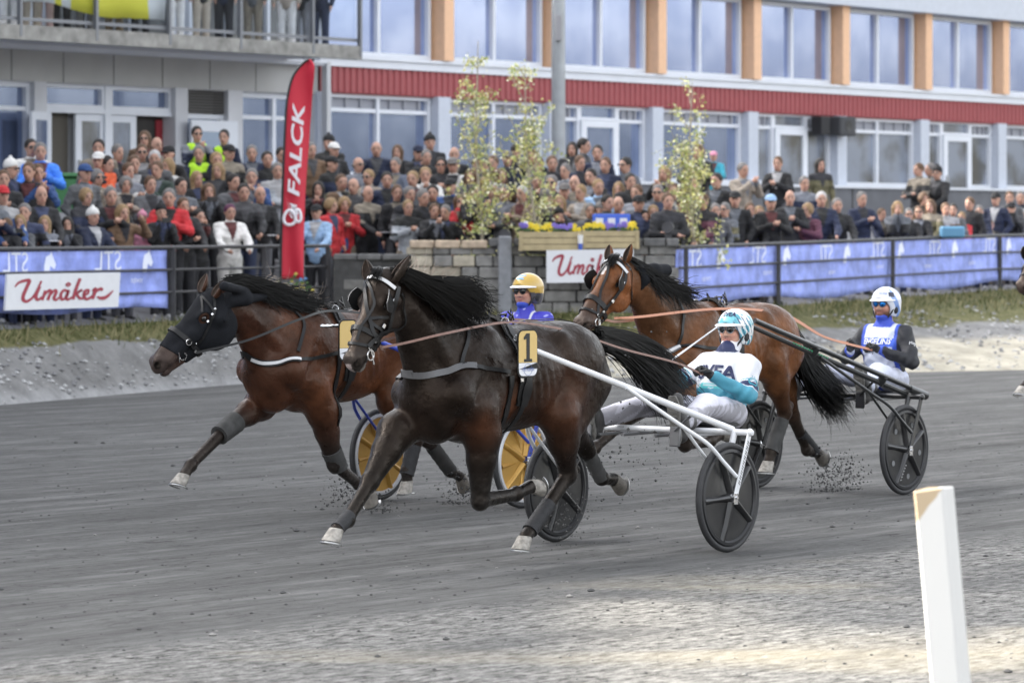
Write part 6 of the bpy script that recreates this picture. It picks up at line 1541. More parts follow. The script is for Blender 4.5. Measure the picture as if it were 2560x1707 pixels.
INKN = mat('ink_navy', (.015, .02, .075), .6); INKT = mat('ink_teal', (.03, .30, .38), .6); INKW = mat('ink_white', (.75, .76, .78), .6); INKB = mat('ink_blue'); BADGE = mat('badge_blue', (.05, .16, .60), .5)
def ex1(root, jo, JB, ho, HB, F, K, sh, hp, GB, go):
    up = nrm(sh - hp); ux = np.array((.0, 1., 0.)); c = sh * .84 + hp * .16 + (.14, .02, 0)
    m = MB(); text_on(m, 'SVEA', c, ux, up, .13, 0, JB, .007, bold=.004, shear=-.06, wid=.29); m.build('lettering', INKN, jo)
    m = MB(); q_ = K['LS'] * .45 + K['LE'] * .55 + (.02, .10, .0); d_ = nrm(K['LE'] - K['LS']); side = nrm(np.cross((0.35, 1, .15), -d_)); text_on(m, 'ÖK', q_, nrm(np.cross(-d_, (.5, 1, .2))) * 1, -d_, .10, 0, JB, .003); m.build('lettering', INKT, jo)
    m = MB(); text_on(m, 'SVEA', sh + (.12, .01, .085), ux, (-.2, 0, 1), .034, 0, GB, .003); m.build('lettering', INKN, go)
    m = MB(); text_on(m, 'SVEA', F(.16, .03, .112), nrm(F.A.T @ np.array((-.2, 1, 0))), F.A[2], .040, 0, HB, .003, bold=.0015); m.build('lettering', INKN, ho)
D1r, G1 = driver(R1, dict(kp=kp, label='person driving the nearest sulky in white and teal racing silks and a white helmet', jcol=j1, tcol=t1, hcol=h1, chin=True, gname='white', gcol=(.68, .68, .72),
    lens=mat('lens_black', (.01, .012, .012), .06, spec=.8), fram=mat('frame_grey', (.32, .33, .35), .4, .5), extra=ex1))
# driver 3
d3 = np.array((.0, 0, 0)); o3 = dict(head=(-.862, 0, 1.487), LS=(-.862, .178, 1.252), RS=(-.862, -.178, 1.252), LE=(-.78, .30, 1.03), LW=(-.54, .12, 1.135), RE=(-.72, -.29, 1.06), RW=(-.50, -.12, 1.14),
          LH=(-.88, .09, .87), RH=(-.88, -.09, .87), LK=(-.38, .22, .945), RK=(-.38, -.22, .945), LA=(-.03, .335, .845), RA=(-.03, -.335, .845))
def j3(V, C, K, sh, hp, F):
    C[:] = (.014, .015, .020); h = (V[:, 2] - hp[2]) / (sh[2] - hp[2]); tor = (np.abs(V[:, 1]) < .165) & (V[:, 0] > sh[0] - .02); C[tor & (h > .12)] = (.60, .64, .74)
    C[tor & (np.abs(V[:, 1]) > .140) & (h > .1)] = (.04, .09, .52); C[tor & (h > .74) & (h < .93) & (np.abs(V[:, 1]) < .145)] = (.05, .12, .58); C[(h < .14) & (np.abs(V[:, 1]) < .2)] = (.04, .08, .50)
    C[(V[:, 2] > sh[2] + .06) & (np.abs(V[:, 1]) < .09)] = (.04, .08, .50); return C
def t3(V, C, K):
    C[:] = (.60, .63, .76); x = V[:, 0]; m = np.sin(x * 60 + V[:, 2] * 35) * np.sin(V[:, 1] * 45 + x * 10) > .55; C[m & (x < .0)] = (.10, .17, .55); C[V[:, 2] < .9] *= .75; return C
def h3(V, C, L):
    C[:] = (.70, .73, .80); a = np.arctan2(L[:, 1], L[:, 0]); z = L[:, 2]; m = (np.sin(a * 5 + z * 30) > .3) & (np.abs(a) > .9); C[m] = (.20, .32, .62); m = (np.abs(a - 1.0) < .25) & (np.abs(z - .09) < .02); C[m] = (.02, .03, .06); return C
def ex3(root, jo, JB, ho, HB, F, K, sh, hp, GB, go):
    ux = np.array((0, 1., 0)); up = np.array((0, 0, 1.)); c = sh * .84 + hp * .16 + (.14, 0, 0)
    m = MB(); text_on(m, 'ENGELINS', c, ux, up, .062, 0, JB, .006, bold=.002, wid=.25, shear=.1); m.build('lettering', INKW, jo)
    m = MB(); text_on(m, 'Heavy Rental', c - (0, 0, .075), ux, up, .045, 0, JB, .006, bold=.001, wid=.21); m.build('lettering', mat('ink_black'), jo)
    m = MB(); q_ = K['LS'] * .72 + K['LE'] * .28 + (.02, .10, 0); d_ = nrm(K['LE'] - K['LS']); text_on(m, 'Magnus', q_, nrm(np.cross(-d_, (.5, 1, .2))), -d_, .045, 0, JB, .003, shear=.4, wid=.11); m.build('lettering', INKW, jo)
    m = MB(); text_on(m, 'ENGELINS', F(.16, .03, .095), nrm(F.A.T @ np.array((-.25, 1, 0))), F.A[2], .026, 0, HB, .003, wid=.10); m.build('lettering', INKB, ho)
D3r, G3 = driver(R3, dict(kp=o3, label='person driving the right sulky in black, white and blue silks with mirrored blue glasses', jcol=j3, tcol=t3, hcol=h3, gname='blue', gcol=(.04, .08, .48), beard=(.12, .06, .035),
    lens=mat('lens_mirror_blue', (.02, .22, .65), .08, .7), extra=ex3))
# driver 2
o2 = {k: np.array(v) + np.array((-.10, 0, .035)) for k, v in o3.items()}; o2['head'] = np.array((-1.0, 0, 1.615)); o2['LS'] = np.array((-.99, .178, 1.385)); o2['RS'] = np.array((-.99, -.178, 1.385))
for k in ('LE', 'RE', 'LW', 'RW'): o2[k] = o2[k] + (0, 0, .06)
def j2(V, C, K, sh, hp, F): C[:] = (.035, .035, .40); m = np.sin(V[:, 1] * 50) * np.sin(V[:, 2] * 60) > .85; C[m] = (.3, .32, .7); C[(np.abs(V[:, 1]) > .085) & (np.abs(V[:, 1]) < .098) & (V[:, 2] > hp[2] + .2)] = (.55, .56, .6); return C
def t2(V, C, K): C[:] = (.035, .04, .38); return C
def h2(V, C, L): C[:] = (.52, .34, .065); C[L[:, 2] < .0] = (.10, .10, .11); return C
def ex2(root, jo, JB, ho, HB, F, K, sh, hp, GB, go):
    m = MB(); ux = nrm(F.A.T @ np.array((.05, 1, 0))); V_ = []; 
    for i in range(7):
        for z_ in (-.018, .018):
            p = F(.3, -.035 + .07 * i / 6, .118 + z_); l, n_, _, _ = HB.ray_cast(Vector(p), Vector(-F.A[0])); l = np.array(l) if l is not None else p; V_.append(l + F.A[0] * .004)
    m.add(V_, [(2 * i, 2 * i + 2, 2 * i + 3, 2 * i + 1) for i in range(6)], 0); text_on(m, 'Sulkysport', F(.16, 0, .118), ux, F.A[2], .018, 1, HB, .006, wid=.058); m.build('helmet_badge', [mat('badge_light', (.16, .40, .75), .4), INKW], ho)
D2r, G2 = driver(R2, dict(kp=o2, label='person driving the left sulky in a golden helmet and bright blue suit, half hidden', jcol=j2, tcol=t2, hcol=h2, gname='blue', gcol=(.035, .035, .38), lens=mat('lens_black'), extra=ex2))

# ---- reins and whip
def reins(rig, pts_l, pts_r, m, label, w_=.022, w2=.02):
    root = empty('reins', (rig.cx, rig.cy, 0), Rig.RZ); tag(root, label, 'reins', 'driving reins')
    for p in (pts_l, pts_r):
        S = spline(p, 10); mb = MB(); T = np.gradient(S, axis=0); N = np.array([nrm(np.cross(t, np.cross((0, 1, .25), t))) for t in T]); mb.ribbon(S, N, w_, .004); mb.build('rein', m, root, True)
    return root
K1 = R1.K
reins(R1, [K1(955, 868, .07), K1(1010, 858, .15), K1(1120, 832, .25), K1(1262, 806, .20), K1(1360, 815, .18), K1(1440, 833, .16), K1(1560, 873, .14), K1(1690, 907, .12), np.array(G1['L'])],
      [K1(935, 878, -.07), K1(960, 850, -.3), K1(1235, 800, -.16), K1(1400, 815, -.14), K1(1560, 862, -.13), np.array(G1['R'])], LEAB, 'brown leather reins running to the nearest driver', .015)
K3 = R3.K
reins(R3, [K3(1535, 796, .07), K3(1600, 792, .18), K3(1800, 772, .20), K3(1950, 785, .16), K3(2060, 842, .14), np.array(G3['L'])], [K3(1510, 800, -.07), K3(1570, 802, -.3), K3(1790, 768, -.14), K3(1950, 782, -.12), K3(2060, 842, -.12), np.array(G3['R'])], LEAO, 'tan reins running to the driver on the right', .019)
K2_ = R2.K
reins(R2, [K2_(490, 882, .0), K2_(620, 850, .22), K2_(752, 797, .30), K2_(838, 777, .20), K2_(1000, 800, .15), np.array(G2['L'])], [K2_(470, 880, -.2), K2_(560, 850, -.35), K2_(828, 775, -.14), K2_(1000, 800, -.12), np.array(G2['R'])], LEA, 'black reins running to the driver in the golden helmet', .017)
mb = MB(); a_, b_ = np.array(G1['R']) + (.12, 0, .02), K1(1795, 816, -.24); mb.tube([a_, a_ * .4 + b_ * .6, b_ , b_ + (b_ - a_) * .1], [.008, .006, .005, .004], 8); mb.tube([a_ - (b_ - a_) * .08, a_ + (b_ - a_) * .12], .011, 8, 1)
tag(mb.build('whip', [PW, LEA], smooth=True, loc=(R1.cx, R1.cy, 0), rz=Rig.RZ), 'thin white driving whip held in the nearest driver\'s right hand', 'whip')

# ---- sand thrown up by the hooves
g = np.random.default_rng(12); mb = MB()
for rig, px, py, n_, sx_, sz_ in ((R3, 2070, 1195, 420, .14, .10), (R3, 2120, 1185, 300, .06, .10), (R2, 1150, 1230, 320, .10, .10), (R2, 870, 1225, 300, .14, .08), (R1, 1600, 1130, 170, .30, .18), (R1, 1420, 1290, 240, .14, .10), (R2, 935, 1260, 200, .12, .04), (R1, 1500, 1000, 70, .35, .3)):
    c = rig.K(px, py, 0)
    for _ in range(n_):
        p = c + g.normal(0, 1, 3) * (sx_, .08, sz_); r = abs(g.normal(0, .0040)) + .0014; X_ = rig.cx - .6 * p[0] + .8 * p[1]; Y_ = rig.cy - .8 * p[0] - .6 * p[1]; mb.ball((X_, Y_, max(p[2], .005)), r, 4)
tag(mb.build('flying_sand', mat('clod')), kind='stuff')
# ================================================================== SPECTATORS
CLOTH = mat('crowd_cloth', objcol=True, rough=.85, noise=.14, nscale=7, bump=.5, bscale=11, bdist=.03)
def jacket_mat():
    """per-person coat colour; shirt front, hood lining and shoulder panels differ from coat to coat"""
    m = bpy.data.materials.new('crowd_jacket'); m.use_nodes = True; t = m.node_tree; n = t.nodes; L = t.links; p = n['Principled BSDF']; p.inputs['Roughness'].default_value = .8
    oi = n.new('ShaderNodeObjectInfo'); at = n.new('ShaderNodeAttribute'); at.attribute_name = 'Col'; sp = n.new('ShaderNodeSeparateColor'); L.new(at.outputs['Color'], sp.inputs[0])
    def ramp(src, cols):
        r = n.new('ShaderNodeValToRGB'); r.color_ramp.interpolation = 'CONSTANT'
        while len(r.color_ramp.elements) < len(cols): r.color_ramp.elements.new(.5)
        for i, c in enumerate(cols): r.color_ramp.elements[i].position = i / len(cols); r.color_ramp.elements[i].color = (*c, 1)
        L.new(src, r.inputs[0]); return r.outputs[0]
    fr = n.new('ShaderNodeMath'); fr.operation = 'FRACT'; mu = n.new('ShaderNodeMath'); mu.operation = 'MULTIPLY'; mu.inputs[1].default_value = 7.31; L.new(oi.outputs['Random'], mu.inputs[0]); L.new(mu.outputs[0], fr.inputs[0])
    shirt = ramp(oi.outputs['Random'], [(.02, .02, .025), (.35, .35, .36), (.04, .05, .10), (.06, .06, .065), (.03, .03, .035), (.12, .13, .15), (.10, .03, .03), (.18, .19, .22), (.02, .02, .02), (.22, .19, .15)])
    panel = ramp(fr.outputs[0], [(0, 0, 0), (1, 1, 1), (0, 0, 0), (0, 0, 0), (0, 0, 0), (0, 0, 0)])
    def mx(f, a, b):
        x = n.new('ShaderNodeMix'); x.data_type = 'RGBA'; L.new(f, x.inputs['Factor']); L.new(a, x.inputs[6]); L.new(b, x.inputs[7]); return x.outputs[2]
    pm = n.new('ShaderNodeMath'); pm.operation = 'MULTIPLY'; L.new(sp.outputs['Green'], pm.inputs[0]); L.new(panel, pm.inputs[1])
    c = mx(pm.outputs[0], oi.outputs['Color'], shirt); c = mx(sp.outputs['Red'], c, shirt)
    tc = n.new('ShaderNodeTexCoord'); nz = n.new('ShaderNodeTexNoise'); nz.inputs['Scale'].default_value = 9; nz.inputs['Detail'].default_value = 5; L.new(tc.outputs['Object'], nz.inputs['Vector'])
    mr = n.new('ShaderNodeMapRange'); mr.inputs[1].default_value = .3; mr.inputs[2].default_value = .7; mr.inputs[3].default_value = .75; mr.inputs[4].default_value = 1.25; L.new(nz.outputs['Fac'], mr.inputs[0])
    v = n.new('ShaderNodeVectorMath'); v.operation = 'SCALE'; L.new(c, v.inputs[0]); L.new(mr.outputs[0], v.inputs['Scale']); L.new(v.outputs[0], p.inputs['Base Color'])
    b = n.new('ShaderNodeBump'); b.inputs['Strength'].default_value = .6; b.inputs['Distance'].default_value = .03; L.new(nz.outputs['Fac'], b.inputs['Height']); L.new(b.outputs[0], p.inputs['Normal']); return m
JMAT = jacket_mat(); HAIRO = mat('crowd_hair', objcol=True, rough=.7, noise=.25, nscale=30)
def skin_blob(b, z0=1.62, x0=.02):
    s = (.50, .290, .215); d = (.022, .014, .012)
    b.ell((x0, 0, z0 + .015), (.095, .077, .11), None, .02, s); b.ell((x0 + .03, 0, z0 - .06), (.06, .055, .055), None, .02, s); b.cap((x0 + .09, 0, z0 + .01), (x0 + .112, 0, z0 - .03), .010, .016, .01, None, s)
    for sg in (-1, 1): b.ell((x0 + .088, sg * .032, z0 + .010), (.012, .016, .009), None, .004, d); b.ell((x0 + .088, sg * .034, z0 + .032), (.010, .022, .006), None, .004, (.16, .10, .07)); b.ell((x0 - .005, sg * .08, z0 - .005), (.018, .010, .028), None, .01, s)
    b.ell((x0 + .092, 0, z0 - .062), (.012, .026, .008), None, .004, (.30, .11, .10)); b.cap((x0 - .01, 0, z0 - .06), (-.005, 0, 1.44), .052, .058, .03, None, s)
def nrmv(V, Q):
    N = np.zeros_like(V); fn = np.cross(V[Q[:, 1]] - V[Q[:, 0]], V[Q[:, 2]] - V[Q[:, 0]])
    for i in range(4): np.add.at(N, Q[:, i], fn)
    return N / (np.linalg.norm(N, axis=1)[:, None] + 1e-12)
POSES = {'pocket': ((-.06, .27, 1.14), (.08, .20, .98)), 'highclap': ((.16, .22, 1.22), (.30, .045, 1.42)),   # elbow, wrist for the left side; (mirrored) unless a second pair follows
    'stand': ((-.02, .25, 1.13), (.08, .24, .90)), 'clap': ((.10, .27, 1.16), (.32, .045, 1.27)), 'lean': ((.20, .23, 1.13), (.46, .16, 1.02)),
    'phone': ((.18, .20, 1.20), (.30, .05, 1.46)), 'cross': ((.10, .25, 1.14), (.20, -.04, 1.16)), 'face': ((.18, .14, 1.18), (.15, .045, 1.50)), 'raise': ((.20, .30, 1.30), (.36, .14, 1.52))}
PM = {}
def pose_meshes(k):
    if k in PM: return PM[k]
    e, w_ = POSES[k]; sk = (.50, .290, .215)
    b = Blob(); skin_blob(b); j = Blob(); lean = .06 if k == 'lean' else 0.
    b.cap((0, 0, 1.34), (0, 0, .95), .07, .08, .05, None, sk)
    j.ell((.005 + lean * .5, 0, 1.24), (.125, .175, .20), None, .07); j.ell((.01, 0, 1.02), (.125, .165, .20), None, .07); j.cap((0, .12, 1.40), (0, -.12, 1.40), .075, .075, .05); j.ell((.0, 0, .88), (.135, .175, .13), None, .05); j.cap((-.005, 0, 1.40), (.0, 0, 1.485), .078, .066, .03)
    for sg in (1, -1):
        E_, W_ = np.array(e) * (1, sg, 1), np.array(w_) * (1, sg, 1); S_ = np.array((0, sg * .185, 1.385))
        if k == 'cross' and sg < 0: W_ = np.array((.22, .06, 1.12))
        if k == 'raise' and sg < 0: E_, W_ = np.array((.02, -.25, 1.13)), np.array((.22, -.16, 1.05))
        b.chain([S_, E_, W_], [.04, .035, .026], .02, None, sk); d = nrm(W_ - E_); hd = W_ + d * .05; b.ell(hd, (.045, .026, .035), None, .02, sk)
        for q_ in range(4): o_ = np.cross(d, (0, 1, 0)) * (.024 - .016 * q_); b.cap(hd + d * .03 + o_, hd + d * .085 + o_ * 1.15, .010, .008, .004, None, sk)
        b.cap(hd, hd + d * .03 + np.cross(d, (0, 1, 0)) * .05, .012, .009, .008, None, sk)
        j.chain([S_, E_, W_ - d * .02], [.070, .062, .048], .03)
        b.chain([(0, sg * .09, .92), (.0, sg * .10, .50), (-.01, sg * .105, .08)], [.085, .055, .04], .03, None, sk)
    me, _, _ = b.mesh(.0135, 'body_' + k, SKM, 1, tau=.008); V, Q, C = j.mesh(.018, 'jacket_' + k, None, 1, colors=True, raw=True)
    V = V + np.sin(V[:, 2] * 44 + np.sin(V[:, 1] * 23) * 2)[:, None] * np.sin(V[:, 0] * 25 + V[:, 1] * 19)[:, None] * .004 * np.sign(V - (0, 0, 1.1)); V = V + nrmv(V, Q) * (np.sin(V[:, 2] * 31 + V[:, 1] * 17) * np.sin(V[:, 2] * 73 + V[:, 0] * 40))[:, None] * .006
    M_ = np.zeros((len(V), 3)); zz = V[:, 2]; M_[:, 0] = ((V[:, 0] > .03) & (np.abs(V[:, 1]) < .10 * np.clip((zz - 1.16) / .3, 0, 1)) & (zz > 1.0) & (zz < 1.47)); M_[:, 1] = (zz > 1.33) | (np.abs(V[:, 1]) > .235) & (zz < 1.22) & (zz > 1.17); jm = mesh_from('jacket_' + k, V, Q, JMAT, True, M_)
    PM[k] = (me, jm); return PM[k]
def mesh_of(name, b, m, vox=.014): return b.mesh(vox, name, m, 1, colors=False)[0]
t = Blob(); t.cap((0, .07, .90), (0, -.07, .90), .115, .115, .04)
for sg in (1, -1): t.chain([(0, sg * .09, .88), (.01, sg * .10, .50), (-.01, sg * .105, .09)], [.105, .075, .065], .02)
TROU = mesh_of('trousers', t, CLOTH, .02)
sh_ = Blob()
for sg in (1,): sh_.cap((-.05, sg * .105, .045), (.13, sg * .12, .035), .045, .038, .02)
SHOE_ = mesh_of('shoe', sh_, HAIRO, .018)
x0, z0 = .02, 1.62; HS = {}
b = Blob(); b.ell((x0 - .016, 0, z0 + .035), (.102, .088, .105), None, .02); b.ell((x0 + .085, 0, z0 - .035), (.07, .075, .095), None, .02, sub=True); b.cut((0, 0, z0 - .06), (0, 0, -1)); HS['short'] = mesh_of('hair_short', b, HAIRO, .012)
b = Blob(); b.ell((x0 - .022, 0, z0 + .03), (.112, .098, .115), None, .02); b.cap((x0 - .05, .055, z0), (x0 - .0, .075, z0 - .24), .055, .035, .04); b.cap((x0 - .05, -.055, z0), (x0 - .0, -.075, z0 - .24), .055, .035, .04); b.cap((x0 - .07, 0, z0), (x0 - .08, 0, z0 - .26), .075, .06, .04); b.ell((x0 + .095, 0, z0 - .045), (.075, .066, .11), None, .02, sub=True); HS['long'] = mesh_of('hair_long', b, HAIRO, .012)
b = Blob(); b.ell((x0 - .02, 0, z0 + .03), (.105, .092, .105), None, .02); b.ell((x0 - .02, 0, z0 + .035), (.108, .098, .11), None, .02); b.ell((x0 - .01, 0, z0 + .0), (.11, .10, .085), None, .03); b.ell((x0 + .095, 0, z0 - .04), (.07, .070, .10), None, .02, sub=True); HS['bob'] = mesh_of('hair_bob', b, HAIRO, .012)
b = Blob(); b.ell((x0 - .03, 0, z0 - .005), (.088, .088, .055), None, .02); b.ell((x0 + .08, 0, z0 - .0), (.085, .078, .09), None, .02, sub=True); HS['bald'] = mesh_of('hair_fringe', b, HAIRO, .012)
b = Blob(); b.ell((x0 - .008, 0, z0 + .055), (.108, .092, .085), None, .02); b.cut((0, 0, z0 + .03), (0, 0, -1)); b.ell((x0 + .10, 0, z0 + .038), (.075, .07, .012), None, .01); HS['cap'] = mesh_of('peaked_cap', b, CLOTH, .0115)
b = Blob(); b.ell((x0 - .012, 0, z0 + .055), (.108, .094, .105), None, .02); b.cut((.0, 0, z0 + .018), (.25, 0, -1)); b.ell((x0 - .012, 0, z0 + .165), (.028, .028, .028), None, .01); HS['beanie'] = mesh_of('knitted_hat', b, CLOTH, .0115)
b = Blob(); b.cap((0, .10, 1.41), (0, -.10, 1.41), .083, .083, .05); b.ell((.005, 0, 1.24), (.135, .172, .19), None, .07); b.ell((.01, 0, 1.04), (.135, .160, .17), None, .07)
for sg in (1, -1): b.cap((0, sg * .25, 1.50), (0, sg * .23, .80), .085, None, .01, sub=True)
VEST = mesh_of('hi_vis_vest', b, CLOTH, .018)
mb = MB(); mb.box((.37, 0, 1.50), (.012, .15, .075), bev=.004); PHONE = mesh_from('phone', mb.V, mb.F, mat('phone_black', (.02, .02, .022), .3), False)
mb = MB(); mb.box((.44, .06, 1.03), (.20, .14, .012)); PAPER = mesh_from('paper', mb.V, mb.F, mat('paper_white', (.72, .72, .76), .7), False)
mb = MB()
for sg in (1, -1): mb.ball((.122, sg * .034, 1.632), .02, 8, rad=(.010, .028, .019)); mb.tube([(.11, sg * .06, 1.635), (.02, sg * .085, 1.635)], .004, 4)
SHADES = mesh_from('sunglasses', mb.V, mb.F, mat('lens_black'), True)
COL = dict(k=('black', (.016, .016, .018)), n=('navy', (.014, .020, .048)), g=('grey', (.10, .103, .11)), lg=('pale grey', (.33, .35, .38)), w=('white', (.68, .67, .65)), r=('red', (.48, .028, .035)), b=('blue', (.03, .07, .20)), bb=('bright blue', (.05, .20, .70)),
    be=('beige', (.34, .29, .24)), ol=('olive', (.11, .10, .055)), br=('brown', (.14, .085, .05)), pu=('plum', (.13, .045, .075)), dg=('dark green', (.035, .055, .045)), lb=('light blue', (.28, .42, .62)), o=('orange', (.75, .13, .05)), hv=('yellow hi-vis', (.50, .85, .04)), gb=('grey blue', (.13, .15, .20)),
    tan=('tan tweed', (.26, .20, .15)), cy=('turquoise', (.06, .42, .55)), pk=('pink', (.65, .28, .38)))
HC = dict(k=('dark', (.018, .014, .012)), br=('brown', (.10, .055, .03)), bl=('blond', (.26, .17, .085)), gy=('grey', (.155, .145, .14)), wh=('white', (.42, .41, .41)), re=('reddish', (.16, .05, .035)), pr=('purple', (.09, .02, .06)))
STY = dict(s='short', l='long', o='bob', b='bald', c='cap', t='beanie')
# group, x, y of the head, coat, style.colour, pose, extra
G4 = (2.613, 0, 300); G5 = (2.45, 800, 0); G6 = (2.613, 1660, 0)
ROWS = [(G4, """200 180 w s.k stand;262 205 bb s.gy stand;65 318 n t.w stand;20 385 k s.br stand;190 335 k s.br stand;245 345 b s.br stand;268 490 k b.gy stand;130 670 g l.bl phone;292 675 k l.bl lean;440 680 k l.k phone;602 630 n t.w lean;
800 605 br l.bl raise;560 500 n o.bl stand;630 375 be o.gy stand;722 495 k s.gy stand;822 420 be o.gy clap;645 265 o c.w stand;645 180 g s.k stand;765 212 pu s.gy stand;945 122 br l.br stand;1020 165 k b.br stand;925 212 br s.br stand;875 285 k s.br stand;
1010 252 g s.wh stand;835 335 w s.br clap;1105 222 k c.k stand;1100 300 w l.bl stand;1028 325 dg s.br clap;1105 505 r s.gy clap;1050 600 k t.k phone;1285 92 hv s.k stand;1465 112 hv s.k stand;1302 220 hv s.gy cross;1412 262 k s.bl stand;1425 330 k l.bl stand;
1285 385 k l.bl stand;1360 465 k l.br phone;1492 212 k c.k stand;1520 405 g s.k stand;1293 630 k s.k face;1500 600 w s.pr lean;1645 215 n s.gy stand;1645 370 b s.gy stand;1698 485 k b.wh lean;1835 228 n s.k stand;1812 330 lg s.gy cross;2080 450 k l.k stand;
2160 285 n c.k stand;2178 195 k c.w stand;2150 150 k t.k stand;2030 195 br s.gy stand;2228 405 br s.br stand;2312 430 k b.br stand;2335 292 n b.gy stand;2160 560 r o.bl stand;2248 550 r o.bl clap;2068 600 lb c.k lean;2212 680 b s.br lean;550 345 g c.b stand;
-60 500 n s.k stand;15 490 b c.r stand;45 690 k s.br stand;1745 255 k s.k stand;1590 470 k s.k stand;700 290 k s.k stand;160 600 k s.gy stand;930 640 pk t.pk stand;1195 560 k s.br stand;1180 430 k s.k stand;980 420 g s.br stand;1190 640 k s.br stand"""),
 (G5, """345 912 n b.gy stand;475 930 k l.br stand;600 935 k c.n stand;650 962 k s.gy stand;672 872 k t.k stand;822 945 k b.gy stand;815 1012 w c.gy stand;465 1010 gb s.gy clap;300 1085 be s.bl stand;130 1115 ol s.br stand;570 1095 g s.bl stand;645 1070 w s.bl stand;
290 1185 k b.br lean;538 1270 lg s.bl clap;630 1210 k s.gy clap;690 1180 k s.k stand;800 1140 b c.k stand;858 1235 r l.br face;548 1190 g s.gy stand;1055 1165 n s.wh stand;1243 1185 tan s.wh stand;1150 970 n c.gy stand;1200 925 k s.k stand;1380 1215 k t.gy stand;
1465 1245 g l.bl stand;1460 1320 k t.k face;1505 1048 lg s.gy stand;1560 1120 be b.gy clap;1498 1170 k c.gy clap;1545 912 k l.k stand;1610 892 g s.k stand;1590 998 n s.br stand;1700 935 n s.k stand;1750 1010 n s.br stand;1702 1145 lb s.bl stand;1830 1160 g l.bl stand;
1942 1180 g s.br stand;1758 1240 k s.k stand;1825 1250 k b.gy stand;1655 1290 g s.gy stand;1720 1290 k t.gy stand;1950 1245 n c.k lean;2040 1300 k s.bl stand;2318 930 k s.br stand;2290 1160 k s.bl stand;922 1080 g l.br stand;1110 1075 br l.br stand;945 1180 k s.k stand;
1330 1110 n s.k stand;1010 1020 k s.k stand;1420 1000 br s.br stand;1875 1010 k s.k stand;2130 1230 k s.br stand;2200 1200 br l.br stand;740 1010 k s.k stand;410 1100 n s.k stand;700 1290 k s.br stand;1600 1180 be s.bl clap;2240 1320 n s.k clap;1300 960 k s.br stand;960 1010 k s.k stand;1060 1000 k s.br stand;1010 1130 br o.bl stand;1420 1120 k s.gy stand;1340 1010 g s.br stand;1900 1110 k s.k stand;2070 1180 g s.gy stand;2110 1060 k l.bl stand;1660 1080 k s.k stand;1985 1330 k s.k lean;1130 1180 g s.gy stand;2170 1330 k s.br lean;770 1300 k s.gy stand;470 1180 k s.br stand"""),
 (G6, """225 985 k l.re stand;325 1022 cy c.pk stand;345 1180 k s.k stand;180 1195 k l.br stand;512 1110 be s.gy stand;745 1068 k s.br clap;1020 1078 ol l.k stand;915 1198 n s.gy stand;695 1320 k c.lb clap;822 1290 k b.br stand;940 1372 pu o.bl clap;1027 1300 n s.wh lean;
1290 1300 n s.gy clap;1525 1358 k l.bl face;1665 1385 k s.br lean;1740 1345 ol l.br lean;1840 1365 br s.br stand;1945 1420 r s.bl lean;1668 1108 k s.br cross;1742 1108 g s.gy stand;1788 1130 k t.k stand;2170 1300 n c.k stand;2258 1290 g s.br stand;2270 1360 k c.k phone;
2135 1470 k s.br lean;2345 1400 k s.wh lean;2330 1290 n s.gy stand;258 1315 pu s.br lean;335 1375 g s.gy stand;402 1370 ol s.gy clap;465 1300 k c.k stand;2020 1420 k s.k stand;1695 1300 br o.br stand;120 1330 k s.k lean;60 1250 k s.br stand;2000 1330 k s.br stand;1420 1400 n s.br lean;1130 1340 k s.gy lean;1890 1370 g s.k stand;2060 1380 n s.gy lean;560 1370 k s.br lean;620 1390 g s.bl lean;1600 1400 k s.gy lean;2210 1420 b s.br lean""")]
def obj2(name, me, parent, c=None):
    o = bpy.data.objects.new(name, me); col.objects.link(o); o.parent = parent
    if c is not None: o.color = (*c, 1)
    return o
def shoes(root, c):
    for sg in (1, -1): obj2('shoe', SHOE_, root, c).scale = (1, sg, 1)
PPL = []
for (scl, ox, oy), txt in ROWS:
    for r_ in txt.replace('\n', '').split(';'):
        x, y, co, hr, ps = r_.split(); PPL.append((float(x) / scl + ox, float(y) / scl + oy, co, hr.split('.')[0], hr.split('.')[1], ps))
g = np.random.default_rng(21)
WALLX = (-2.6, 2.4)
def place(px, py, tall):
    best = None
    for d in np.arange(47., 92., .15):
        X = (px - 1280) / FPX * d; fy = fenceY(X) + (1.15 if not (WALLX[0] < X < WALLX[1]) else 1.0); fac = 78 + (X + 1.56) * 4 / 3 - .9
        if d < fy or d > fac: continue
        zr = CAMH - (py - HOR) / FPX * d; err = zr - (float(ground_z(X, d)) + 1.63 * tall)
        if best is None or abs(err) < abs(best[0]): best = (err, d, X, zr)
        if best is not None and abs(err) < .02: break
    return best
CC = {}
def colname(k): return COL[k][0]
records = []
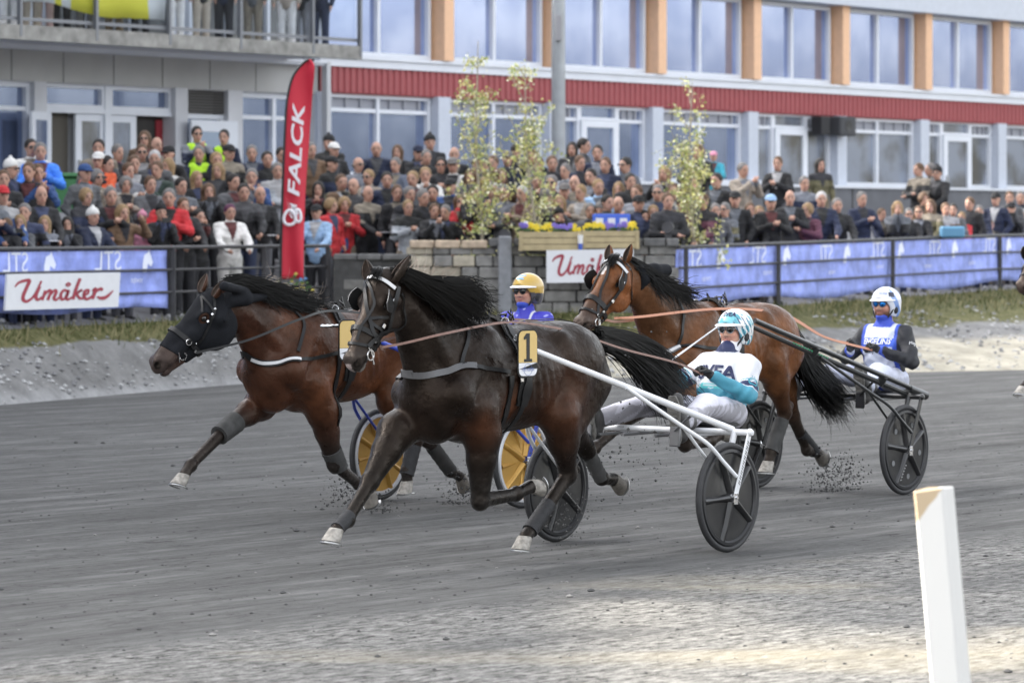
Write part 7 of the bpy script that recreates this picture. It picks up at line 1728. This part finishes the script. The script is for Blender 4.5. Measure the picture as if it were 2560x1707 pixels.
for i, (px, py, co, st, hc, ps) in enumerate(PPL):
    woman = st in 'lo'; tall = (.95 if woman else 1.03); kid = (co in ('pk', 'cy')) or (co == 'b' and ps == 'lean')
    if kid: tall = .74
    bp = place(px, py, tall)
    if bp is None: continue
    err, d, X, zr = bp; sc_ = min(max((zr - float(ground_z(X, d))) / 1.63, .62), 1.12)
    zb = zr - 1.63 * sc_
    root = empty('person', (X, d, zb), 0); tx, ty = 1.5 - X, 27 - d; root.rotation_euler = (0, 0, math.atan2(ty, tx) + g.normal(0, .38)); root.scale = (sc_,) * 3
    w_ = g.uniform(.94, 1.10); root.scale = (sc_ * w_, sc_ * w_ * (-1 if g.random() < .5 else 1), sc_)
    if ps == 'stand': ps = str(g.choice(['stand', 'pocket', 'clap', 'highclap', 'cross', 'lean'], p=[.24, .24, .22, .08, .12, .10]))
    bm_, jm_ = pose_meshes(ps); jit = g.uniform(.85, 1.15); c = np.array(COL[co][1]); hv = co == 'hv'
    obj2('body', bm_, root); obj2('jacket', jm_, root, (COL['n'][1] if hv else c * jit)); tc = [(.02, .02, .024), (.03, .04, .08), (.10, .10, .11), (.20, .17, .13)][int(g.choice(4, p=[.45, .3, .15, .1]))]
    if co == 'w' and hc == 'pr': tc = (.55, .54, .52)
    obj2('trousers', TROU, root, tc); shoes(root, (.03, .03, .03) if g.random() < .6 else (.4, .4, .4))
    if hv: obj2('safety_vest', VEST, root, c)
    if st in 'ct': obj2('hat', HS[STY[st]], root, (COL[hc][1] if hc in COL else HC[hc][1])); obj2('hair', HS['bald'], root, HC['br'][1])
    else: obj2('hair', HS[STY[st]], root, HC[hc][1])
    if ps == 'phone': obj2('phone', PHONE, root)
    if g.random() < .13: obj2('sunglasses', SHADES, root)
    if co == 'k' and st == 'b' and ps == 'lean' or (hc == 'w' and ps == 'lean'): obj2('paper', PAPER, root)
    root['category'] = 'person'; root['group'] = 'spectators watching the race'; records.append((root, px, py, co, st, hc, ps, X, d, kid))
# labels: look first, then pose, then where
PT = dict(stand='', pocket='hands in pockets', highclap='clapping high', clap='clapping', lean='leaning forward', phone='holding up a phone', cross='with folded arms', face='hands at the mouth', raise_='shading the eyes')
def look(r_):
    _, px, py, co, st, hc, ps, X, d, kid = r_
    hair = {'s': f'short {HC.get(hc, ("dark",))[0]} hair', 'l': f'long {HC.get(hc, ("dark",))[0]} hair', 'o': f'bobbed {HC.get(hc, ("dark",))[0]} hair', 'b': 'bald head', 'c': f'{(COL.get(hc) or HC.get(hc))[0]} cap', 't': f'{(COL.get(hc) or HC.get(hc))[0]} knitted hat'}[st]
    who = 'child' if kid else 'spectator'; top = 'vest' if co == 'hv' else ('jacket' if co != 'w' else 'top')
    return f'{who} in {colname(co)} {top}, {hair}', (PT.get(ps) or PT.get(ps + '_', '')).strip()
def where(r_, lvl):
    _, px, py, co, st, hc, ps, X, d, kid = r_; p = px * .91875; back = d - fenceY(X) > 5.5; front = d - fenceY(X) < 2.0
    row = 'in front' if front else ('at the back' if back else 'mid crowd')
    spots = [(70, 'far left edge'), (165, 'left sign'), (260, 'green bin'), (400, 'double doors'), (520, 'pale open door'), (640, 'left of flag'), (740, 'right of flag'), (900, 'short stone wall'), (1060, 'sandy wall top'), (1160, 'first birch'), (1260, 'second birch'), (1345, 'left flower box'), (1470, 'right flower box'), (1560, 'left of third birch'), (1650, 'right of third birch'), (1760, 'beige coat'), (1900, 'grandstand loudspeaker'), (2040, 'navy clapper'), (2180, 'blue tub'), (2290, 'right pillars'), (9999, 'far right edge')]
    s_ = next(n for lim, n in spots if p < lim)
    return f'{row} near the {s_}' if not s_.startswith(('left of', 'right of')) else f'{row} {s_}'.replace(' of flag', ' of the flag').replace(' of third', ' of the third')
def nearest(r_):
    best = sorted((abs(q_[1] - r_[1]) + abs(q_[2] - r_[2]) * .6, k) for k, q_ in enumerate(records) if q_ is not r_)[0][1]; q_ = records[best]
    return f"{'left' if r_[1] < q_[1] else 'right'} of the one in {colname(q_[3])}"
lab = {}
for k, r_ in enumerate(records):
    a_, b_ = look(r_); lab[k] = [a_, b_, where(r_, 0)]
from collections import Counter, defaultdict
def text(k, extra=''):
    a_, b_, w_ = lab[k]; s_ = a_ + (', ' + b_ if b_ else '') + ', ' + (w_ if not extra else extra); return s_
S_ = {k: text(k) for k in lab}; cnt = Counter(S_.values())
for k in lab:
    if cnt[S_[k]] > 1: S_[k] = text(k, nearest(records[k]) + ', ' + lab[k][2].split(' near')[0].split(' left')[0].split(' right')[0])
dd = defaultdict(list)
for k in S_: dd[S_[k]].append(k)
for s_, ks in dd.items():
    if len(ks) > 1:
        ks.sort(key=lambda k: records[k][1])
        for n_, k in enumerate(ks): a_, b_, w_ = lab[k]; S_[k] = f"{['leftmost', 'second', 'third', 'fourth', 'fifth'][n_]} {a_}, {w_}"
for k in S_:
    ws = S_[k].split()
    if len(ws) > 16 or False: a_, b_, w_ = lab[k]; S_[k] = ' '.join((a_ + ', ' + w_ if cnt[text(k)] < 2 else ' '.join(ws[:16])).split()[:16])
    records[k][0]['label'] = S_[k]
cn = Counter(S_.values())
for s_ in [s for s, n_ in cnt_items] if False else [s for s, n_ in cn.items() if n_ > 1]:
    ks = sorted([k for k in S_ if S_[k] == s_], key=lambda k: records[k][1])
    for n_, k in enumerate(ks):
        a_, b_, w_ = lab[k]; S_[k] = f"{a_}, {['left', 'middle', 'right'][min(n_ if len(ks) > 2 or n_ == 0 else 2, 2)]} one of {len(ks)} alike, {w_}"; records[k][0]['label'] = ' '.join(S_[k].split()[:16])
# people on the balcony (only seen up to the hips from here)
BP = [(60, 'w', 'l', 'bl'), (215, 'be', 's', 'br'), (300, 'pk', 'l', 'bl'), (420, 'k', 's', 'k'), (580, 'g', 's', 'gy'), (780, 'br', 's', 'br'), (960, 'k', 's', 'gy'), (1200, 'w', 'o', 'bl'), (1375, 'be', 's', 'br'), (1530, 'k', 's', 'k'), (1730, 'ol', 's', 'br'), (1960, 'w', 'l', 'br'), (2060, 'g', 's', 'k'), (2190, 'n', 's', 'k')]
TC = dict(w=(.68, .66, .64), be=(.42, .36, .29), pk=(.5, .36, .34), k=(.02, .02, .024), g=(.18, .18, .19), br=(.16, .12, .08), ol=(.20, .17, .13), n=(.025, .035, .07))
for i, (z3, co, st, hc) in enumerate(BP):
    s_ = s_of(z3 / 2.735, 1.3); X, Y = -1.56 + .6 * s_ + .8 * 1.3, 78 + .8 * s_ - .6 * 1.3; root = empty('person', (X, Y, 5.605), math.atan2(27 - Y, 1.5 - X) + g.normal(0, .3)); bm_, jm_ = pose_meshes('stand')
    obj2('body', bm_, root); obj2('jacket', jm_, root, COL[['k', 'n', 'g', 'be'][i % 4]][1]); obj2('trousers', TROU, root, TC[co]); shoes(root, (.5, .5, .5) if i % 3 == 0 else (.03, .03, .03)); obj2('hair', HS[STY[st]], root, HC[hc][1])
    nm_ = {'w': 'white', 'be': 'beige', 'pk': 'pinkish', 'k': 'black', 'g': 'grey', 'br': 'brown', 'ol': 'olive', 'n': 'navy'}[co]; pl_ = ['far left end', 'behind the banner left part', 'behind the banner middle', 'behind the yellow banner', 'right of the first yellow panel', 'behind the wide yellow panel', 'behind the banner right part', 'right of the banner', 'beside the banner end', 'between two railing posts', 'left of the white trousers', 'near the right end', 'next to the white trousers', 'at the right corner'][i]
    root['label'] = f'person in {nm_} trousers standing on the balcony, {pl_}'; root['category'] = 'person'; root['group'] = 'people on the balcony'
